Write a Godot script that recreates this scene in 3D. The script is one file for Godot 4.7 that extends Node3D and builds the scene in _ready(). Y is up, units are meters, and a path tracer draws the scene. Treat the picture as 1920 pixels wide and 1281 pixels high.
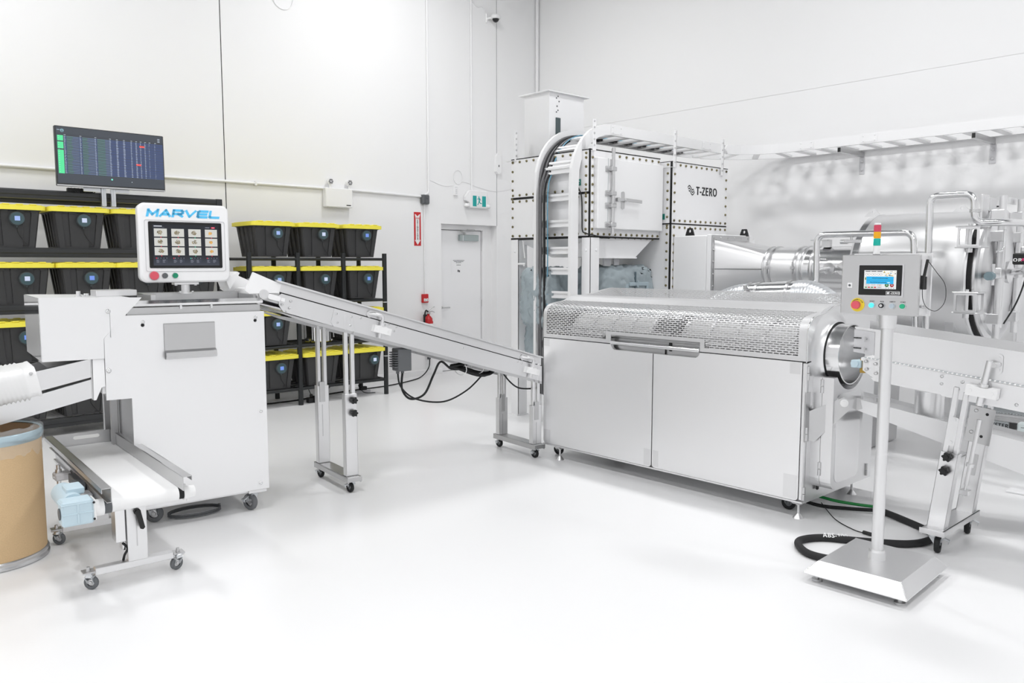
extends Node3D
# ---------------------------------------------------------------- helpers
var S: SurfaceTool
var X := Transform3D.IDENTITY
var M := {}
var used := {}

func _ready():
	setup()
	materials()
	room()
	wall_fittings()
	racks()
	sorter()
	low_belt()
	incline()
	trimmer()
	panel_stand()
	outfeed()
	plenum()
	tank()
	tray()
	floor_bits()

func st() -> void:
	S = SurfaceTool.new(); S.begin(Mesh.PRIMITIVE_TRIANGLES); X = Transform3D.IDENTITY

func tri(a: Vector3, b: Vector3, c: Vector3) -> void:
	S.add_vertex(X * a); S.add_vertex(X * c); S.add_vertex(X * b)

func quad(a: Vector3, b: Vector3, c: Vector3, d: Vector3) -> void:
	tri(a, b, c); tri(a, c, d)

func oquad(a: Vector3, b: Vector3, c: Vector3, d: Vector3, out: Vector3) -> void:
	if (b - a).cross(c - a).dot(out) < 0.0: quad(a, d, c, b)
	else: quad(a, b, c, d)

func otri(a: Vector3, b: Vector3, c: Vector3, out: Vector3) -> void:
	if (b - a).cross(c - a).dot(out) < 0.0: tri(a, c, b)
	else: tri(a, b, c)

func flat() -> void: S.set_smooth_group(-1)
func smooth(g := 0) -> void: S.set_smooth_group(g)

# box with chamfered edges: centre, size, chamfer
func bx(c: Vector3, s: Vector3, b := 0.0) -> void:
	flat()
	var h := s * 0.5
	b = minf(b, minf(h.x, minf(h.y, h.z)) * 0.8)
	var P := {}
	for sx in [-1, 1]:
		for sy in [-1, 1]:
			for sz in [-1, 1]:
				P[[0, sx, sy, sz]] = c + Vector3(sx * h.x, sy * (h.y - b), sz * (h.z - b))
				P[[1, sx, sy, sz]] = c + Vector3(sx * (h.x - b), sy * h.y, sz * (h.z - b))
				P[[2, sx, sy, sz]] = c + Vector3(sx * (h.x - b), sy * (h.y - b), sz * h.z)
	for s1 in [-1, 1]:
		oquad(P[[0, s1, -1, -1]], P[[0, s1, 1, -1]], P[[0, s1, 1, 1]], P[[0, s1, -1, 1]], Vector3(s1, 0, 0))
		oquad(P[[1, -1, s1, -1]], P[[1, 1, s1, -1]], P[[1, 1, s1, 1]], P[[1, -1, s1, 1]], Vector3(0, s1, 0))
		oquad(P[[2, -1, -1, s1]], P[[2, 1, -1, s1]], P[[2, 1, 1, s1]], P[[2, -1, 1, s1]], Vector3(0, 0, s1))
	if b <= 0.0: return
	for s1 in [-1, 1]:
		for s2 in [-1, 1]:
			oquad(P[[0, s1, s2, -1]], P[[0, s1, s2, 1]], P[[1, s1, s2, 1]], P[[1, s1, s2, -1]], Vector3(s1, s2, 0))
			oquad(P[[0, s1, -1, s2]], P[[0, s1, 1, s2]], P[[2, s1, 1, s2]], P[[2, s1, -1, s2]], Vector3(s1, 0, s2))
			oquad(P[[1, -1, s1, s2]], P[[1, 1, s1, s2]], P[[2, 1, s1, s2]], P[[2, -1, s1, s2]], Vector3(0, s1, s2))
			for s3 in [-1, 1]:
				otri(P[[0, s1, s2, s3]], P[[1, s1, s2, s3]], P[[2, s1, s2, s3]], Vector3(s1, s2, s3))

# box by its two corners
func bb(a: Vector3, b: Vector3, ch := 0.0) -> void:
	bx((a + b) * 0.5, (b - a).abs(), ch)

func frame_of(d: Vector3) -> Basis:
	d = d.normalized()
	var u := Vector3.UP if absf(d.y) < 0.9 else Vector3.RIGHT
	var x := u.cross(d).normalized()
	return Basis(x, d.cross(x), d)

# cylinder or cone between two points
func cyl(a: Vector3, b: Vector3, r1: float, r2 := -1.0, n := 16, caps := true, g := 1) -> void:
	if r2 < 0.0: r2 = r1
	var f := frame_of(b - a)
	for i in n:
		var t0 := TAU * i / n
		var t1 := TAU * (i + 1) / n
		var e0 := f.x * cos(t0) + f.y * sin(t0)
		var e1 := f.x * cos(t1) + f.y * sin(t1)
		smooth(g)
		quad(a + e0 * r1, a + e1 * r1, b + e1 * r2, b + e0 * r2)
		if caps:
			flat()
			if r1 > 0.0: tri(a, a + e1 * r1, a + e0 * r1)
			if r2 > 0.0: tri(b, b + e0 * r2, b + e1 * r2)

# round tube along points (already fine enough)
func tube(p: Array, r: float, n := 10, caps := true) -> void:
	var k := p.size()
	var f := frame_of(p[1] - p[0])
	var rings := []
	for i in k:
		var d: Vector3 = (p[mini(i + 1, k - 1)] - p[maxi(i - 1, 0)]).normalized()
		var x := (f.x - d * f.x.dot(d)).normalized()
		f = Basis(x, d.cross(x), d)
		var ring := []
		for j in n: ring.append(p[i] + (f.x * cos(TAU * j / n) + f.y * sin(TAU * j / n)) * r)
		rings.append(ring)
	for i in k - 1:
		for j in n:
			smooth(1)
			quad(rings[i][j], rings[i][(j + 1) % n], rings[i + 1][(j + 1) % n], rings[i + 1][j])
	if caps:
		flat()
		for j in n:
			tri(p[0], rings[0][(j + 1) % n], rings[0][j])
			tri(p[k - 1], rings[k - 1][j], rings[k - 1][(j + 1) % n])

# polyline with its corners rounded to radius rad
func bend(p: Array, rad: float, n := 6) -> Array:
	var o := [p[0]]
	for i in range(1, p.size() - 1):
		var a: Vector3 = p[i - 1]; var b: Vector3 = p[i]; var c: Vector3 = p[i + 1]
		var r := minf(rad, minf(a.distance_to(b), b.distance_to(c)) * 0.49)
		var s := b + (a - b).normalized() * r
		var e := b + (c - b).normalized() * r
		for j in n + 1:
			var t := float(j) / n
			o.append(s.lerp(b, t).lerp(b.lerp(e, t), t))
	o.append(p[-1])
	return o

# smooth curve through points
func spline(p: Array, n := 8) -> Array:
	var o := []
	for i in p.size() - 1:
		var a: Vector3 = p[maxi(i - 1, 0)]; var b: Vector3 = p[i]; var c: Vector3 = p[i + 1]; var d: Vector3 = p[mini(i + 2, p.size() - 1)]
		for j in n: o.append(b.cubic_interpolate(c, a, d, float(j) / n))
	o.append(p[-1])
	return o

# turned shape round the y axis of X: profile points (radius, height); round = smooth along the profile too
func lathe(p: Array, n := 24, rounded := false, from := 0.0, to := TAU) -> void:
	for i in p.size() - 1:
		var a: Vector2 = p[i]; var b: Vector2 = p[i + 1]
		for j in n:
			var t0 := from + (to - from) * j / n
			var t1 := from + (to - from) * (j + 1) / n
			smooth(1 if rounded else 2 + i)
			var a0 := Vector3(a.x * cos(t0), a.y, a.x * sin(t0)); var a1 := Vector3(a.x * cos(t1), a.y, a.x * sin(t1))
			var b0 := Vector3(b.x * cos(t0), b.y, b.x * sin(t0)); var b1 := Vector3(b.x * cos(t1), b.y, b.x * sin(t1))
			if a.x < 0.00001: tri(a0, b0, b1)
			elif b.x < 0.00001: tri(a0, b0, a1)
			else: quad(a0, b0, b1, a1)

# polygon in the xy plane of X pushed from z0 to z1; sm makes the sides smooth
func prism(poly: PackedVector2Array, z0: float, z1: float, sm := false, holes := []) -> void:
	if z1 < z0:
		var zz := z0; z0 = z1; z1 = zz
	if Geometry2D.is_polygon_clockwise(poly): poly.reverse()
	var full := poly
	for h0 in holes:
		var h: PackedVector2Array = h0
		if not Geometry2D.is_polygon_clockwise(h): h.reverse()
		var bi := 0; var bj := 0; var best := 1e9
		for i in full.size():
			for j in h.size():
				var dd := full[i].distance_squared_to(h[j])
				if dd < best: best = dd; bi = i; bj = j
		var o := PackedVector2Array()
		for i in bi + 1: o.append(full[i])
		for j in h.size() + 1: o.append(h[(bj + j) % h.size()])
		for i in range(bi, full.size()): o.append(full[i])
		full = o
	var ix := Geometry2D.triangulate_polygon(full)
	flat()
	for k in range(0, ix.size(), 3):
		var a := full[ix[k]]; var b := full[ix[k + 1]]; var c := full[ix[k + 2]]
		otri(Vector3(a.x, a.y, z1), Vector3(b.x, b.y, z1), Vector3(c.x, c.y, z1), Vector3(0, 0, 1))
		otri(Vector3(a.x, a.y, z0), Vector3(b.x, b.y, z0), Vector3(c.x, c.y, z0), Vector3(0, 0, -1))
	if sm: smooth(3)
	var loops := [poly]; loops.append_array(holes)
	for l in loops:
		for i in l.size():
			var a: Vector2 = l[i]; var b: Vector2 = l[(i + 1) % l.size()]
			quad(Vector3(a.x, a.y, z0), Vector3(b.x, b.y, z0), Vector3(b.x, b.y, z1), Vector3(a.x, a.y, z1))

func pv(a: Array) -> PackedVector2Array:
	var o := PackedVector2Array()
	for i in range(0, a.size(), 2): o.append(Vector2(a[i], a[i + 1]))
	return o

# rounded rectangle, centre and size
func rr(cx: float, cy: float, w: float, h: float, r: float, n := 5) -> PackedVector2Array:
	var o := PackedVector2Array()
	for q in 4:
		var c := Vector2(cx + (w * 0.5 - r) * [1, -1, -1, 1][q], cy + (h * 0.5 - r) * [1, 1, -1, -1][q])
		for j in n + 1: o.append(c + Vector2.from_angle(PI / 2 * (q + float(j) / n)) * r)
	return o

func circle(cx: float, cy: float, r: float, n := 24) -> PackedVector2Array:
	var o := PackedVector2Array()
	for j in n: o.append(Vector2(cx, cy) + Vector2.from_angle(TAU * j / n) * r)
	return o

# bent sheet: open profile in xy given a thickness (to its left), pushed from z0 to z1
func sheet(p: Array, t: float, z0: float, z1: float) -> void:
	var o := PackedVector2Array(); var q := PackedVector2Array()
	for i in p.size():
		var d1: Vector2 = (p[i] - p[maxi(i - 1, 0)]).normalized()
		var d2: Vector2 = (p[mini(i + 1, p.size() - 1)] - p[i]).normalized()
		if i == 0: d1 = d2
		if i == p.size() - 1: d2 = d1
		var nn := (d1 + d2).normalized().orthogonal() * -1.0
		var m := nn * (t / maxf(0.35, nn.dot(d1.orthogonal() * -1.0)))
		o.append(p[i]); q.append(p[i] + m)
	q.reverse(); o.append_array(q)
	prism(o, z0, z1)

# bolt head: dome on a surface at p facing n
func bolt(p: Vector3, n: Vector3, r := 0.008, h := 0.006, seg := 8) -> void:
	cyl(p - n * 0.001, p + n * h * 0.6, r, r, seg, false)
	cyl(p + n * h * 0.6, p + n * h, r, r * 0.55, seg, true)

func obj(called: String, m: Material, parent: Node = self) -> MeshInstance3D:
	S.generate_normals()
	return put(called, S.commit(), m, parent)

func put(called: String, mesh: Mesh, m: Material, parent: Node = self) -> MeshInstance3D:
	var o := MeshInstance3D.new()
	o.name = numbered(called) if parent == self else called
	o.mesh = mesh
	o.material_override = m
	parent.add_child(o, true)
	return o

func numbered(called: String) -> String:
	var n: int = used.get(called, 0)
	used[called] = n + 1
	return called if n == 0 else "%s_%03d" % [called, n]

func thing(called: String, label: String, cat: String, at := Vector3.ZERO, turn := 0.0, group := "") -> Node3D:
	var o := Node3D.new()
	o.name = numbered(called); add_child(o)
	o.position = at; o.rotation_degrees.y = turn
	return tag(o, label, cat, group)

func tag(o: Node3D, label: String, cat: String, group := "") -> Node3D:
	o.set_meta("label", label); o.set_meta("category", cat)
	if group: o.set_meta("group", group)
	return o

func struct(called: String, m: Material, parent: Node = self) -> MeshInstance3D:
	var o := obj(called, m, parent)
	if parent == self: o.set_meta("kind", "structure")
	return o

func stuff(o: Node3D) -> Node3D:
	o.set_meta("kind", "stuff"); return o

func copy(src: Node3D, at: Vector3, label := "") -> Node3D:
	var c: Node3D = src.duplicate()
	var base := String(src.name)
	c.name = numbered(base); add_child(c); c.position = at
	if label: c.set_meta("label", label)
	return c

# lettering: flat raised text, centred at p on a face; b gives right/up/out, h is the letter height
func text(called: String, s: String, h: float, p: Vector3, b: Basis, m: Material, parent: Node, wide := 1.0, bold := true, depth := 0.0015, face := "Droid Sans") -> MeshInstance3D:
	var f := SystemFont.new(); f.font_names = PackedStringArray([face])
	if bold: f.font_weight = 700
	var t := TextMesh.new()
	t.text = s; t.font = f; t.font_size = 64; t.pixel_size = h / 46.0; t.depth = depth / 1.0
	t.horizontal_alignment = HORIZONTAL_ALIGNMENT_CENTER; t.vertical_alignment = VERTICAL_ALIGNMENT_CENTER
	t.curve_step = 3.0
	var o := put(called, t, m, parent)
	o.transform = Transform3D(Basis(b.x * wide, b.y, b.z), p)
	return o

# ---------------------------------------------------------------- camera, light, sky
func setup() -> void:
	var cam := Camera3D.new(); cam.name = "camera"; add_child(cam)
	cam.position = Vector3(0, 1.6, 0)
	cam.rotation_order = EULER_ORDER_YXZ
	cam.rotation_degrees = Vector3(-5.551, -42.53, 0)
	cam.fov = 46.328; cam.near = 0.05; cam.far = 60.0; cam.current = true
	var we := WorldEnvironment.new(); we.name = "environment"; add_child(we)
	var e := Environment.new(); we.environment = e
	e.background_mode = Environment.BG_SKY
	var sk := Sky.new(); var sm := ProceduralSkyMaterial.new()
	sm.sky_top_color = Color(0.55, 0.68, 0.85); sm.sky_horizon_color = Color(0.85, 0.88, 0.92)
	sm.ground_bottom_color = Color(0.5, 0.5, 0.5); sm.ground_horizon_color = Color(0.7, 0.7, 0.7)
	sk.sky_material = sm; e.sky = sk
	e.tonemap_mode = Environment.TONE_MAPPER_LINEAR
	e.tonemap_exposure = 1.0
	e.sdfgi_enabled = true; e.ssao_enabled = true; e.ssil_enabled = true
	# high-bay luminaires hung under the ceiling: glowing panel + area light of its size
	var lamp := mat("lamp_white", Color(1, 1, 1), 0.6)
	var glow := mat("lamp_glow", Color(1, 1, 1), 0.6)
	glow.emission_enabled = true; glow.emission = Color(1, 1, 1); glow.emission_energy_multiplier = 3.0
	var spots := []
	for x in [-4.0, 0.9, 5.8]:
		for z in [4.6, 0.7, -3.2, -7.1]: spots.append(Vector3(x, 6.2, z))
	for k in spots.size():
		var o := thing("ceiling_light", "long white high-bay light hung under the ceiling, outside the picture", "light", spots[k], 0.0, "high-bay lights under the ceiling")
		st(); bx(Vector3(0, 0.06, 0), Vector3(0.44, 0.08, 1.24), 0.01); obj("housing", lamp, o)
		st(); bx(Vector3(0, 0.012, 0), Vector3(0.40, 0.016, 1.2), 0.003); obj("lamp_panel", glow, o)
		st(); cyl(Vector3(0, 0.09, 0.45), Vector3(0, 1.0, 0.45), 0.006); cyl(Vector3(0, 0.09, -0.45), Vector3(0, 1.0, -0.45), 0.006); obj("hanger", lamp, o)
		var a := AreaLight3D.new(); a.name = "lamp_area"
		a.area_size = Vector2(0.40, 1.2)
		a.light_energy = LAMP; a.light_color = Color(1, 1, 1); a.shadow_enabled = true
		a.area_range = 30.0; a.area_attenuation = 2.0
		o.add_child(a, true)
		a.position = Vector3(0, -0.01, 0); a.rotation_degrees = Vector3(-90, 0, 0)
const LAMP := 7.5

func mat(key: String, c: Color, rough := 0.5, metal := 0.0) -> StandardMaterial3D:
	if M.has(key): return M[key]
	var m := StandardMaterial3D.new()
	m.resource_name = key; m.albedo_color = c; m.roughness = rough; m.metallic = metal
	M[key] = m
	return m

func noise_tex(seed_: int, freq: float, lo: float, hi: float, normal := false, size := 512, bump := 2.0) -> NoiseTexture2D:
	var n := FastNoiseLite.new(); n.seed = seed_; n.frequency = freq; n.fractal_octaves = 4
	var t := NoiseTexture2D.new(); t.noise = n; t.width = size; t.height = size; t.seamless = true
	if normal: t.as_normal_map = true; t.bump_strength = bump
	else:
		var g := Gradient.new(); g.set_color(0, Color(lo, lo, lo)); g.set_color(1, Color(hi, hi, hi)); t.color_ramp = g
	return t

func materials() -> void:
	mat("wall", Color(0.958, 0.958, 0.96), 0.75)
	mat("ceiling", Color(0.50, 0.51, 0.52), 0.9)
	var fl := mat("floor", Color(0.945, 0.945, 0.948), 0.32)
	fl.roughness_texture = noise_tex(3, 0.006, 0.29, 0.33); fl.roughness = 1.0
	fl.uv1_triplanar = true; fl.uv1_world_triplanar = true; fl.uv1_scale = Vector3(0.4, 0.4, 0.4)
	fl.normal_enabled = true; fl.normal_texture = noise_tex(9, 0.01, 0, 1, true, 512, 1.0); fl.normal_scale = 0.04
	mat("joint", Color(0.16, 0.16, 0.16), 0.8)
	mat("paint", Color(0.955, 0.955, 0.96), 0.4)
	mat("paint_gloss", Color(0.96, 0.96, 0.963), 0.25)
	mat("paint_grey", Color(0.80, 0.80, 0.81), 0.45)
	for k in [["steel", 0.90, 0.36], ["steel_panel", 0.95, 0.42], ["steel_dark", 0.78, 0.34], ["steel_bright", 0.90, 0.18], ["steel_polished", 0.90, 0.08], ["zinc", 0.82, 0.28], ["steel_patch", 0.92, 0.28], ["steel_satin", 0.88, 0.45]]:
		mat(k[0], Color(k[1], k[1], k[1] * 1.003), k[2], 0.93 if k[0] == "steel_panel" else 1.0)
	mat("galv", Color(0.84, 0.85, 0.86), 0.28, 0.9)
	mat("brass", Color(0.50, 0.47, 0.35), 0.4, 0.8)
	mat("black", Color(0.075, 0.078, 0.08), 0.5)
	mat("rubber", Color(0.10, 0.105, 0.11), 0.75)
	mat("rubber_grey", Color(0.42, 0.43, 0.44), 0.7)
	mat("grey_light", Color(0.74, 0.76, 0.77), 0.5)
	mat("grey_plastic", Color(0.36, 0.37, 0.38), 0.55)
	mat("rack", Color(0.20, 0.205, 0.21), 0.5, 0.2)
	mat("rack_tube", Color(0.13, 0.14, 0.145), 0.4, 0.1)
	var to := mat("tote", Color(0.225, 0.225, 0.228), 0.5)
	to.normal_enabled = true; to.normal_texture = noise_tex(21, 0.25, 0, 1, true, 256, 3.0); to.normal_scale = 0.25
	to.uv1_triplanar = true; to.uv1_scale = Vector3(6, 6, 6)
	mat("lid", Color(0.97, 0.92, 0.32), 0.45)
	mat("belt", Color(0.95, 0.95, 0.95), 0.5)
	mat("white_plastic", Color(0.95, 0.95, 0.95), 0.4)
	mat("red", Color(0.78, 0.13, 0.15), 0.45)
	mat("sign_white", Color(0.94, 0.94, 0.94), 0.5)
	mat("ink", Color(0.12, 0.12, 0.13), 0.6)
	mat("ink_white", Color(0.93, 0.93, 0.93), 0.5)
	mat("gasket", Color(0.06, 0.06, 0.065), 0.7)
	mat("teal", Color(0.10, 0.50, 0.45), 0.5)

# ---------------------------------------------------------------- the room
const ZB := -9.26   # face of the back wall
const XR := 9.04    # face of the right wall
const HC := 7.2     # ceiling

func room() -> void:
	var w: Material = M.wall
	st(); bb(Vector3(-7.3, -0.2, -9.9), Vector3(9.5, 0, 8.3)); struct("floor", M.floor)
	st(); bb(Vector3(-7.3, HC, -9.9), Vector3(9.5, HC + 0.2, 8.3)); struct("ceiling", M.ceiling)
	st()
	bb(Vector3(-7.3, 0, -9.9), Vector3(3.935, HC, ZB))
	bb(Vector3(3.935, 0, -9.9), Vector3(3.947, HC, ZB - 0.02))
	bb(Vector3(3.947, 0, -9.9), Vector3(7.106, HC, ZB))
	bb(Vector3(7.106, 2.18, -9.9), Vector3(8.176, HC, ZB))
	bb(Vector3(8.176, 2.18, -9.9), Vector3(8.186, HC, ZB - 0.02))
	bb(Vector3(8.176, 0, -9.9), Vector3(8.186, 2.18, ZB))
	bb(Vector3(8.186, 0, -9.9), Vector3(9.5, HC, ZB))
	struct("wall_back", w)
	st(); bb(Vector3(3.934, 0, ZB - 0.02), Vector3(3.948, HC, ZB - 0.006)); struct("trim_1", M.joint)
	st(); bb(Vector3(8.175, 2.18, ZB - 0.02), Vector3(8.187, HC, ZB - 0.006)); struct("trim_2", M.joint)
	st()
	bb(Vector3(XR, 0, -9.26), Vector3(9.5, 3.635, 8.3))
	bb(Vector3(XR - 0.006, 3.635, -9.26), Vector3(9.5, HC, 8.3))
	struct("wall_right", w)
	st(); bb(Vector3(-7.3, 0, -9.26), Vector3(-7, HC, 8.3)); struct("wall_left", w)
	st(); bb(Vector3(-7, 0, 8), Vector3(XR, HC, 8.3)); struct("wall_front", w)
	st(); X = Transform3D(Basis(Vector3(0, 0, 1), Vector3(0, 1, 0), Vector3(-1, 0, 0)), Vector3(0, 0, ZB))
	prism(pv([0, 0, 0.014, 0, 0.014, 0.075, 0.005, 0.085, 0, 0.085]), -7.1, 7.0)
	prism(pv([0, 0, 0.014, 0, 0.014, 0.075, 0.005, 0.085, 0, 0.085]), -9.03, -8.19)
	struct("baseboard_back", M.wall)
	st(); bb(Vector3(XR - 0.014, 0, -9.25), Vector3(XR, 0.085, 7.9), 0.004); struct("baseboard_right", M.wall)
	# door in its recess
	var d := Node3D.new(); d.name = "door_1"; add_child(d); d.set_meta("kind", "structure")
	d.position = Vector3(7.106, 0, -9.42)
	st(); bb(Vector3(0.03, 0.008, -0.045), Vector3(0.885, 2.098, 0.0), 0.003); obj("door_leaf", mat("door_paint", Color(0.955, 0.955, 0.96), 0.45), d)
	st()
	bb(Vector3(-0.03, 0, -0.12), Vector3(0.022, 2.18, 0.04), 0.004)
	bb(Vector3(0.893, 0, -0.12), Vector3(0.945, 2.18, 0.04), 0.004)
	bb(Vector3(0.022, 2.106, -0.12), Vector3(0.893, 2.18, 0.04), 0.004)
	obj("door_frame", M.wall, d)
	st(); bb(Vector3(0.945, 0, -0.12), Vector3(1.072, 2.182, 0.03)); obj("reveal_panel", M.wall, d)
	st(); bb(Vector3(0.885, 0.0, -0.03), Vector3(0.893, 2.1, -0.01)); bb(Vector3(0.02, 2.098, -0.03), Vector3(0.893, 2.106, -0.01)); obj("gap_seal", M.joint, d)
	st(); bb(Vector3(0.02, 0, -0.2), Vector3(1.07, 2.18, -0.15)); obj("backing", M.wall, d)
	st()
	for y in [0.25, 1.0, 1.85]: cyl(Vector3(0.889, y - 0.05, 0.004), Vector3(0.889, y + 0.05, 0.004), 0.008)
	obj("hinge", M.zinc, d)
	# closer with its arm, lever handle, notice
	var c := Node3D.new(); c.name = "door_closer"; d.add_child(c, true)
	st(); bb(Vector3(0.44, 1.945, 0.001), Vector3(0.80, 2.035, 0.055), 0.006); obj("closer_body", mat("closer", Color(0.66, 0.70, 0.70), 0.4, 0.4), c)
	st(); bb(Vector3(0.488, 1.943, 0.0), Vector3(0.496, 2.037, 0.057), 0.002); obj("closer_seam", M.sign_white, c)
	st(); cyl(Vector3(0.55, 2.035, 0.03), Vector3(0.55, 2.06, 0.03), 0.014)
	tube([Vector3(0.55, 2.06, 0.03), Vector3(0.40, 2.085, 0.10)], 0.008, 8); tube([Vector3(0.40, 2.085, 0.10), Vector3(0.62, 2.11, 0.05)], 0.006, 8)
	bb(Vector3(0.58, 2.10, 0.03), Vector3(0.72, 2.118, 0.06), 0.003); obj("closer_arm", M.steel_dark, c)
	st(); cyl(Vector3(0.105, 0.955, 0), Vector3(0.105, 0.955, 0.01), 0.026, -1, 20); cyl(Vector3(0.105, 0.955, 0.01), Vector3(0.105, 0.955, 0.055), 0.01)
	tube(bend([Vector3(0.105, 0.955, 0.05), Vector3(0.18, 0.955, 0.055), Vector3(0.235, 0.955, 0.05)], 0.02), 0.011, 10); obj("lever_handle", M.steel_dark, d)
	var n := Node3D.new(); n.name = "door_notice"; d.add_child(n, true)
	st(); bb(Vector3(0.305, 1.44, 0.001), Vector3(0.585, 1.685, 0.003)); obj("paper", mat("paper", Color(0.955, 0.955, 0.96), 0.7), n)
	st()
	var rng := RandomNumberGenerator.new(); rng.seed = 5
	var yy := 1.648
	for L in [0.21, 0.17, 0.10, 0.0, 0.08]:
		var x0: float = 0.445 - L / 2
		while L > 0 and x0 < 0.445 + L / 2:
			var wd := rng.randf_range(0.008, 0.024)
			bb(Vector3(x0, yy, 0.003), Vector3(x0 + wd, yy + 0.008, 0.0035)); x0 += wd + 0.006
		yy -= 0.017
	bb(Vector3(0.425, 1.48, 0.003), Vector3(0.445, 1.512, 0.0035)); bb(Vector3(0.45, 1.476, 0.003), Vector3(0.468, 1.505, 0.0035))
	obj("print", M.ink, n)

func wall_fittings() -> void:
	var p: Material = M.paint
	# conduits
	st(); tube([Vector3(-6.9, 2.563, ZB + 0.022), Vector3(5.20, 2.563, ZB + 0.022)], 0.016, 12)
	for x in [-3.0, -0.5, 1.2, 2.7, 4.3]: bb(Vector3(x - 0.012, 2.535, ZB), Vector3(x + 0.012, 2.59, ZB + 0.042), 0.004)
	tag(obj("wall_conduit", p), "long white horizontal conduit left of the emergency light on the back wall", "conduit")
	st(); tube([Vector3(5.59, 2.563, ZB + 0.022), Vector3(6.735, 2.545, ZB + 0.022)], 0.016, 12)
	tag(obj("wall_conduit", p), "short white conduit between the emergency light and the small grey box", "conduit")
	st(); tube(bend([Vector3(6.80, 2.565, ZB + 0.022), Vector3(6.872, 2.6, ZB + 0.022), Vector3(6.872, 2.75, ZB + 0.022), Vector3(6.872, HC, ZB + 0.022)], 0.12), 0.016, 12)
	tag(obj("wall_conduit", p), "white conduit rising to the ceiling above the small grey box", "conduit")
	st(); tube([Vector3(6.795, 2.44, ZB + 0.018), Vector3(6.795, 1.17, ZB + 0.018)], 0.011, 10)
	tag(obj("wall_conduit", p), "thin white conduit dropping behind the red arrow sign to the fire alarm", "conduit")
	st(); tube([Vector3(7.668, HC, ZB + 0.02), Vector3(7.668, 2.68, ZB + 0.02)], 0.013, 10)
	tag(obj("wall_conduit", p), "white conduit coming down to the green exit sign", "conduit")
	st(); tube([Vector3(9.0, HC, ZB + 0.03), Vector3(9.0, 0.1, ZB + 0.03)], 0.028, 12)
	tag(obj("wall_conduit", p), "thick white pipe in the far corner behind the white chimney box", "conduit")
	# emergency light with two lamp heads
	var o := thing("emergency_light", "white emergency light box with two round lamp heads on the back wall", "emergency light", Vector3(5.40, 2.45, ZB))
	st(); bb(Vector3(-0.195, -0.125, 0), Vector3(0.195, 0.12, 0.09), 0.01); obj("housing", M.paint_gloss, o)
	st(); bb(Vector3(0.10, -0.10, 0.09), Vector3(0.165, -0.088, 0.0915)); obj("badge", M.ink, o)
	for x in [-0.115, 0.165]:
		var hd := Node3D.new(); hd.name = "lamp_head"; o.add_child(hd, true); hd.position = Vector3(x, 0.2, 0.06)
		st(); cyl(Vector3(0, -0.08, -0.005), Vector3(0, -0.03, 0), 0.012); cyl(Vector3(0, 0, -0.03), Vector3(0, 0, 0.02), 0.036, 0.042, 20); obj("shell", M.paint_gloss, hd)
		st(); cyl(Vector3(0, 0, 0.02), Vector3(0, 0, 0.024), 0.034, -1, 20); obj("reflector", M.zinc, hd)
		st()
		for k in 6: cyl(Vector3(cos(k * PI / 3), sin(k * PI / 3), 0) * 0.022 + Vector3(0, 0, 0.024), Vector3(cos(k * PI / 3), sin(k * PI / 3), 0) * 0.022 + Vector3(0, 0, 0.027), 0.007, -1, 8)
		obj("led_dots", M.ink, hd)
	o = thing("junction_box", "small grey electrical box at the end of the wall conduit", "junction box", Vector3(6.795, 2.503, ZB))
	st(); bb(Vector3(-0.062, -0.066, 0), Vector3(0.062, 0.066, 0.075), 0.014); obj("housing", M.grey_plastic, o)
	st(); X = Transform3D(Basis.IDENTITY, Vector3(0.012, 0, 0)); prism(rr(0, 0, 0.07, 0.10, 0.012), 0.075, 0.081); cyl(Vector3(0, 0.02, 0.08), Vector3(0, 0.02, 0.088), 0.012); obj("cover", M.grey_plastic, o)
	# red arrow sign, vertical letters
	o = thing("extinguisher_sign", "tall red and white arrow sign pointing down to the fire extinguisher", "sign", Vector3(6.686, 2.09, ZB))
	st(); bb(Vector3(-0.058, -0.235, 0), Vector3(0.058, 0.235, 0.004)); obj("plate", M.red, o)
	st(); prism(pv([-0.045, 0.205, -0.032, 0.205, 0, 0.175, 0.032, 0.205, 0.045, 0.205, 0.032, 0.15, 0.032, -0.155, 0.05, -0.155, 0, -0.222, -0.05, -0.155, -0.032, -0.155, -0.032, 0.15]), 0.004, 0.0055); obj("arrow", M.sign_white, o)
	var kk := 0
	text("lettering", "FIRE", 0.022, Vector3(0, 0.148, 0.0056), Basis.IDENTITY, M.red, o, 0.9)
	for ch in "EXTINGUISHER":
		text("lettering", ch, 0.022, Vector3(0, 0.118 - 0.0235 * kk, 0.0056), Basis.IDENTITY, M.ink, o, 1.2); kk += 1
	# alarm pull station
	o = thing("fire_alarm", "small red fire alarm pull station above the extinguisher", "fire alarm", Vector3(6.79, 1.11, ZB))
	st(); bb(Vector3(-0.052, -0.062, 0), Vector3(0.052, 0.062, 0.04), 0.006); obj("housing", M.red, o)
	st(); prism(pv([-0.034, -0.04, 0.034, -0.04, 0.034, 0.0, 0.012, 0.0, 0, -0.014, -0.012, 0.0, -0.034, 0.0]), 0.04, 0.05); obj("pull_bar", M.sign_white, o)
	st(); bb(Vector3(-0.024, -0.028, 0.05), Vector3(-0.01, -0.018, 0.0515)); bb(Vector3(0.01, -0.028, 0.05), Vector3(0.024, -0.018, 0.0515)); obj("pull_mark", M.ink, o)
	# extinguisher
	o = thing("fire_extinguisher", "red fire extinguisher hanging on the back wall below the alarm", "fire extinguisher", Vector3(6.80, 0.42, ZB + 0.085))
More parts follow.
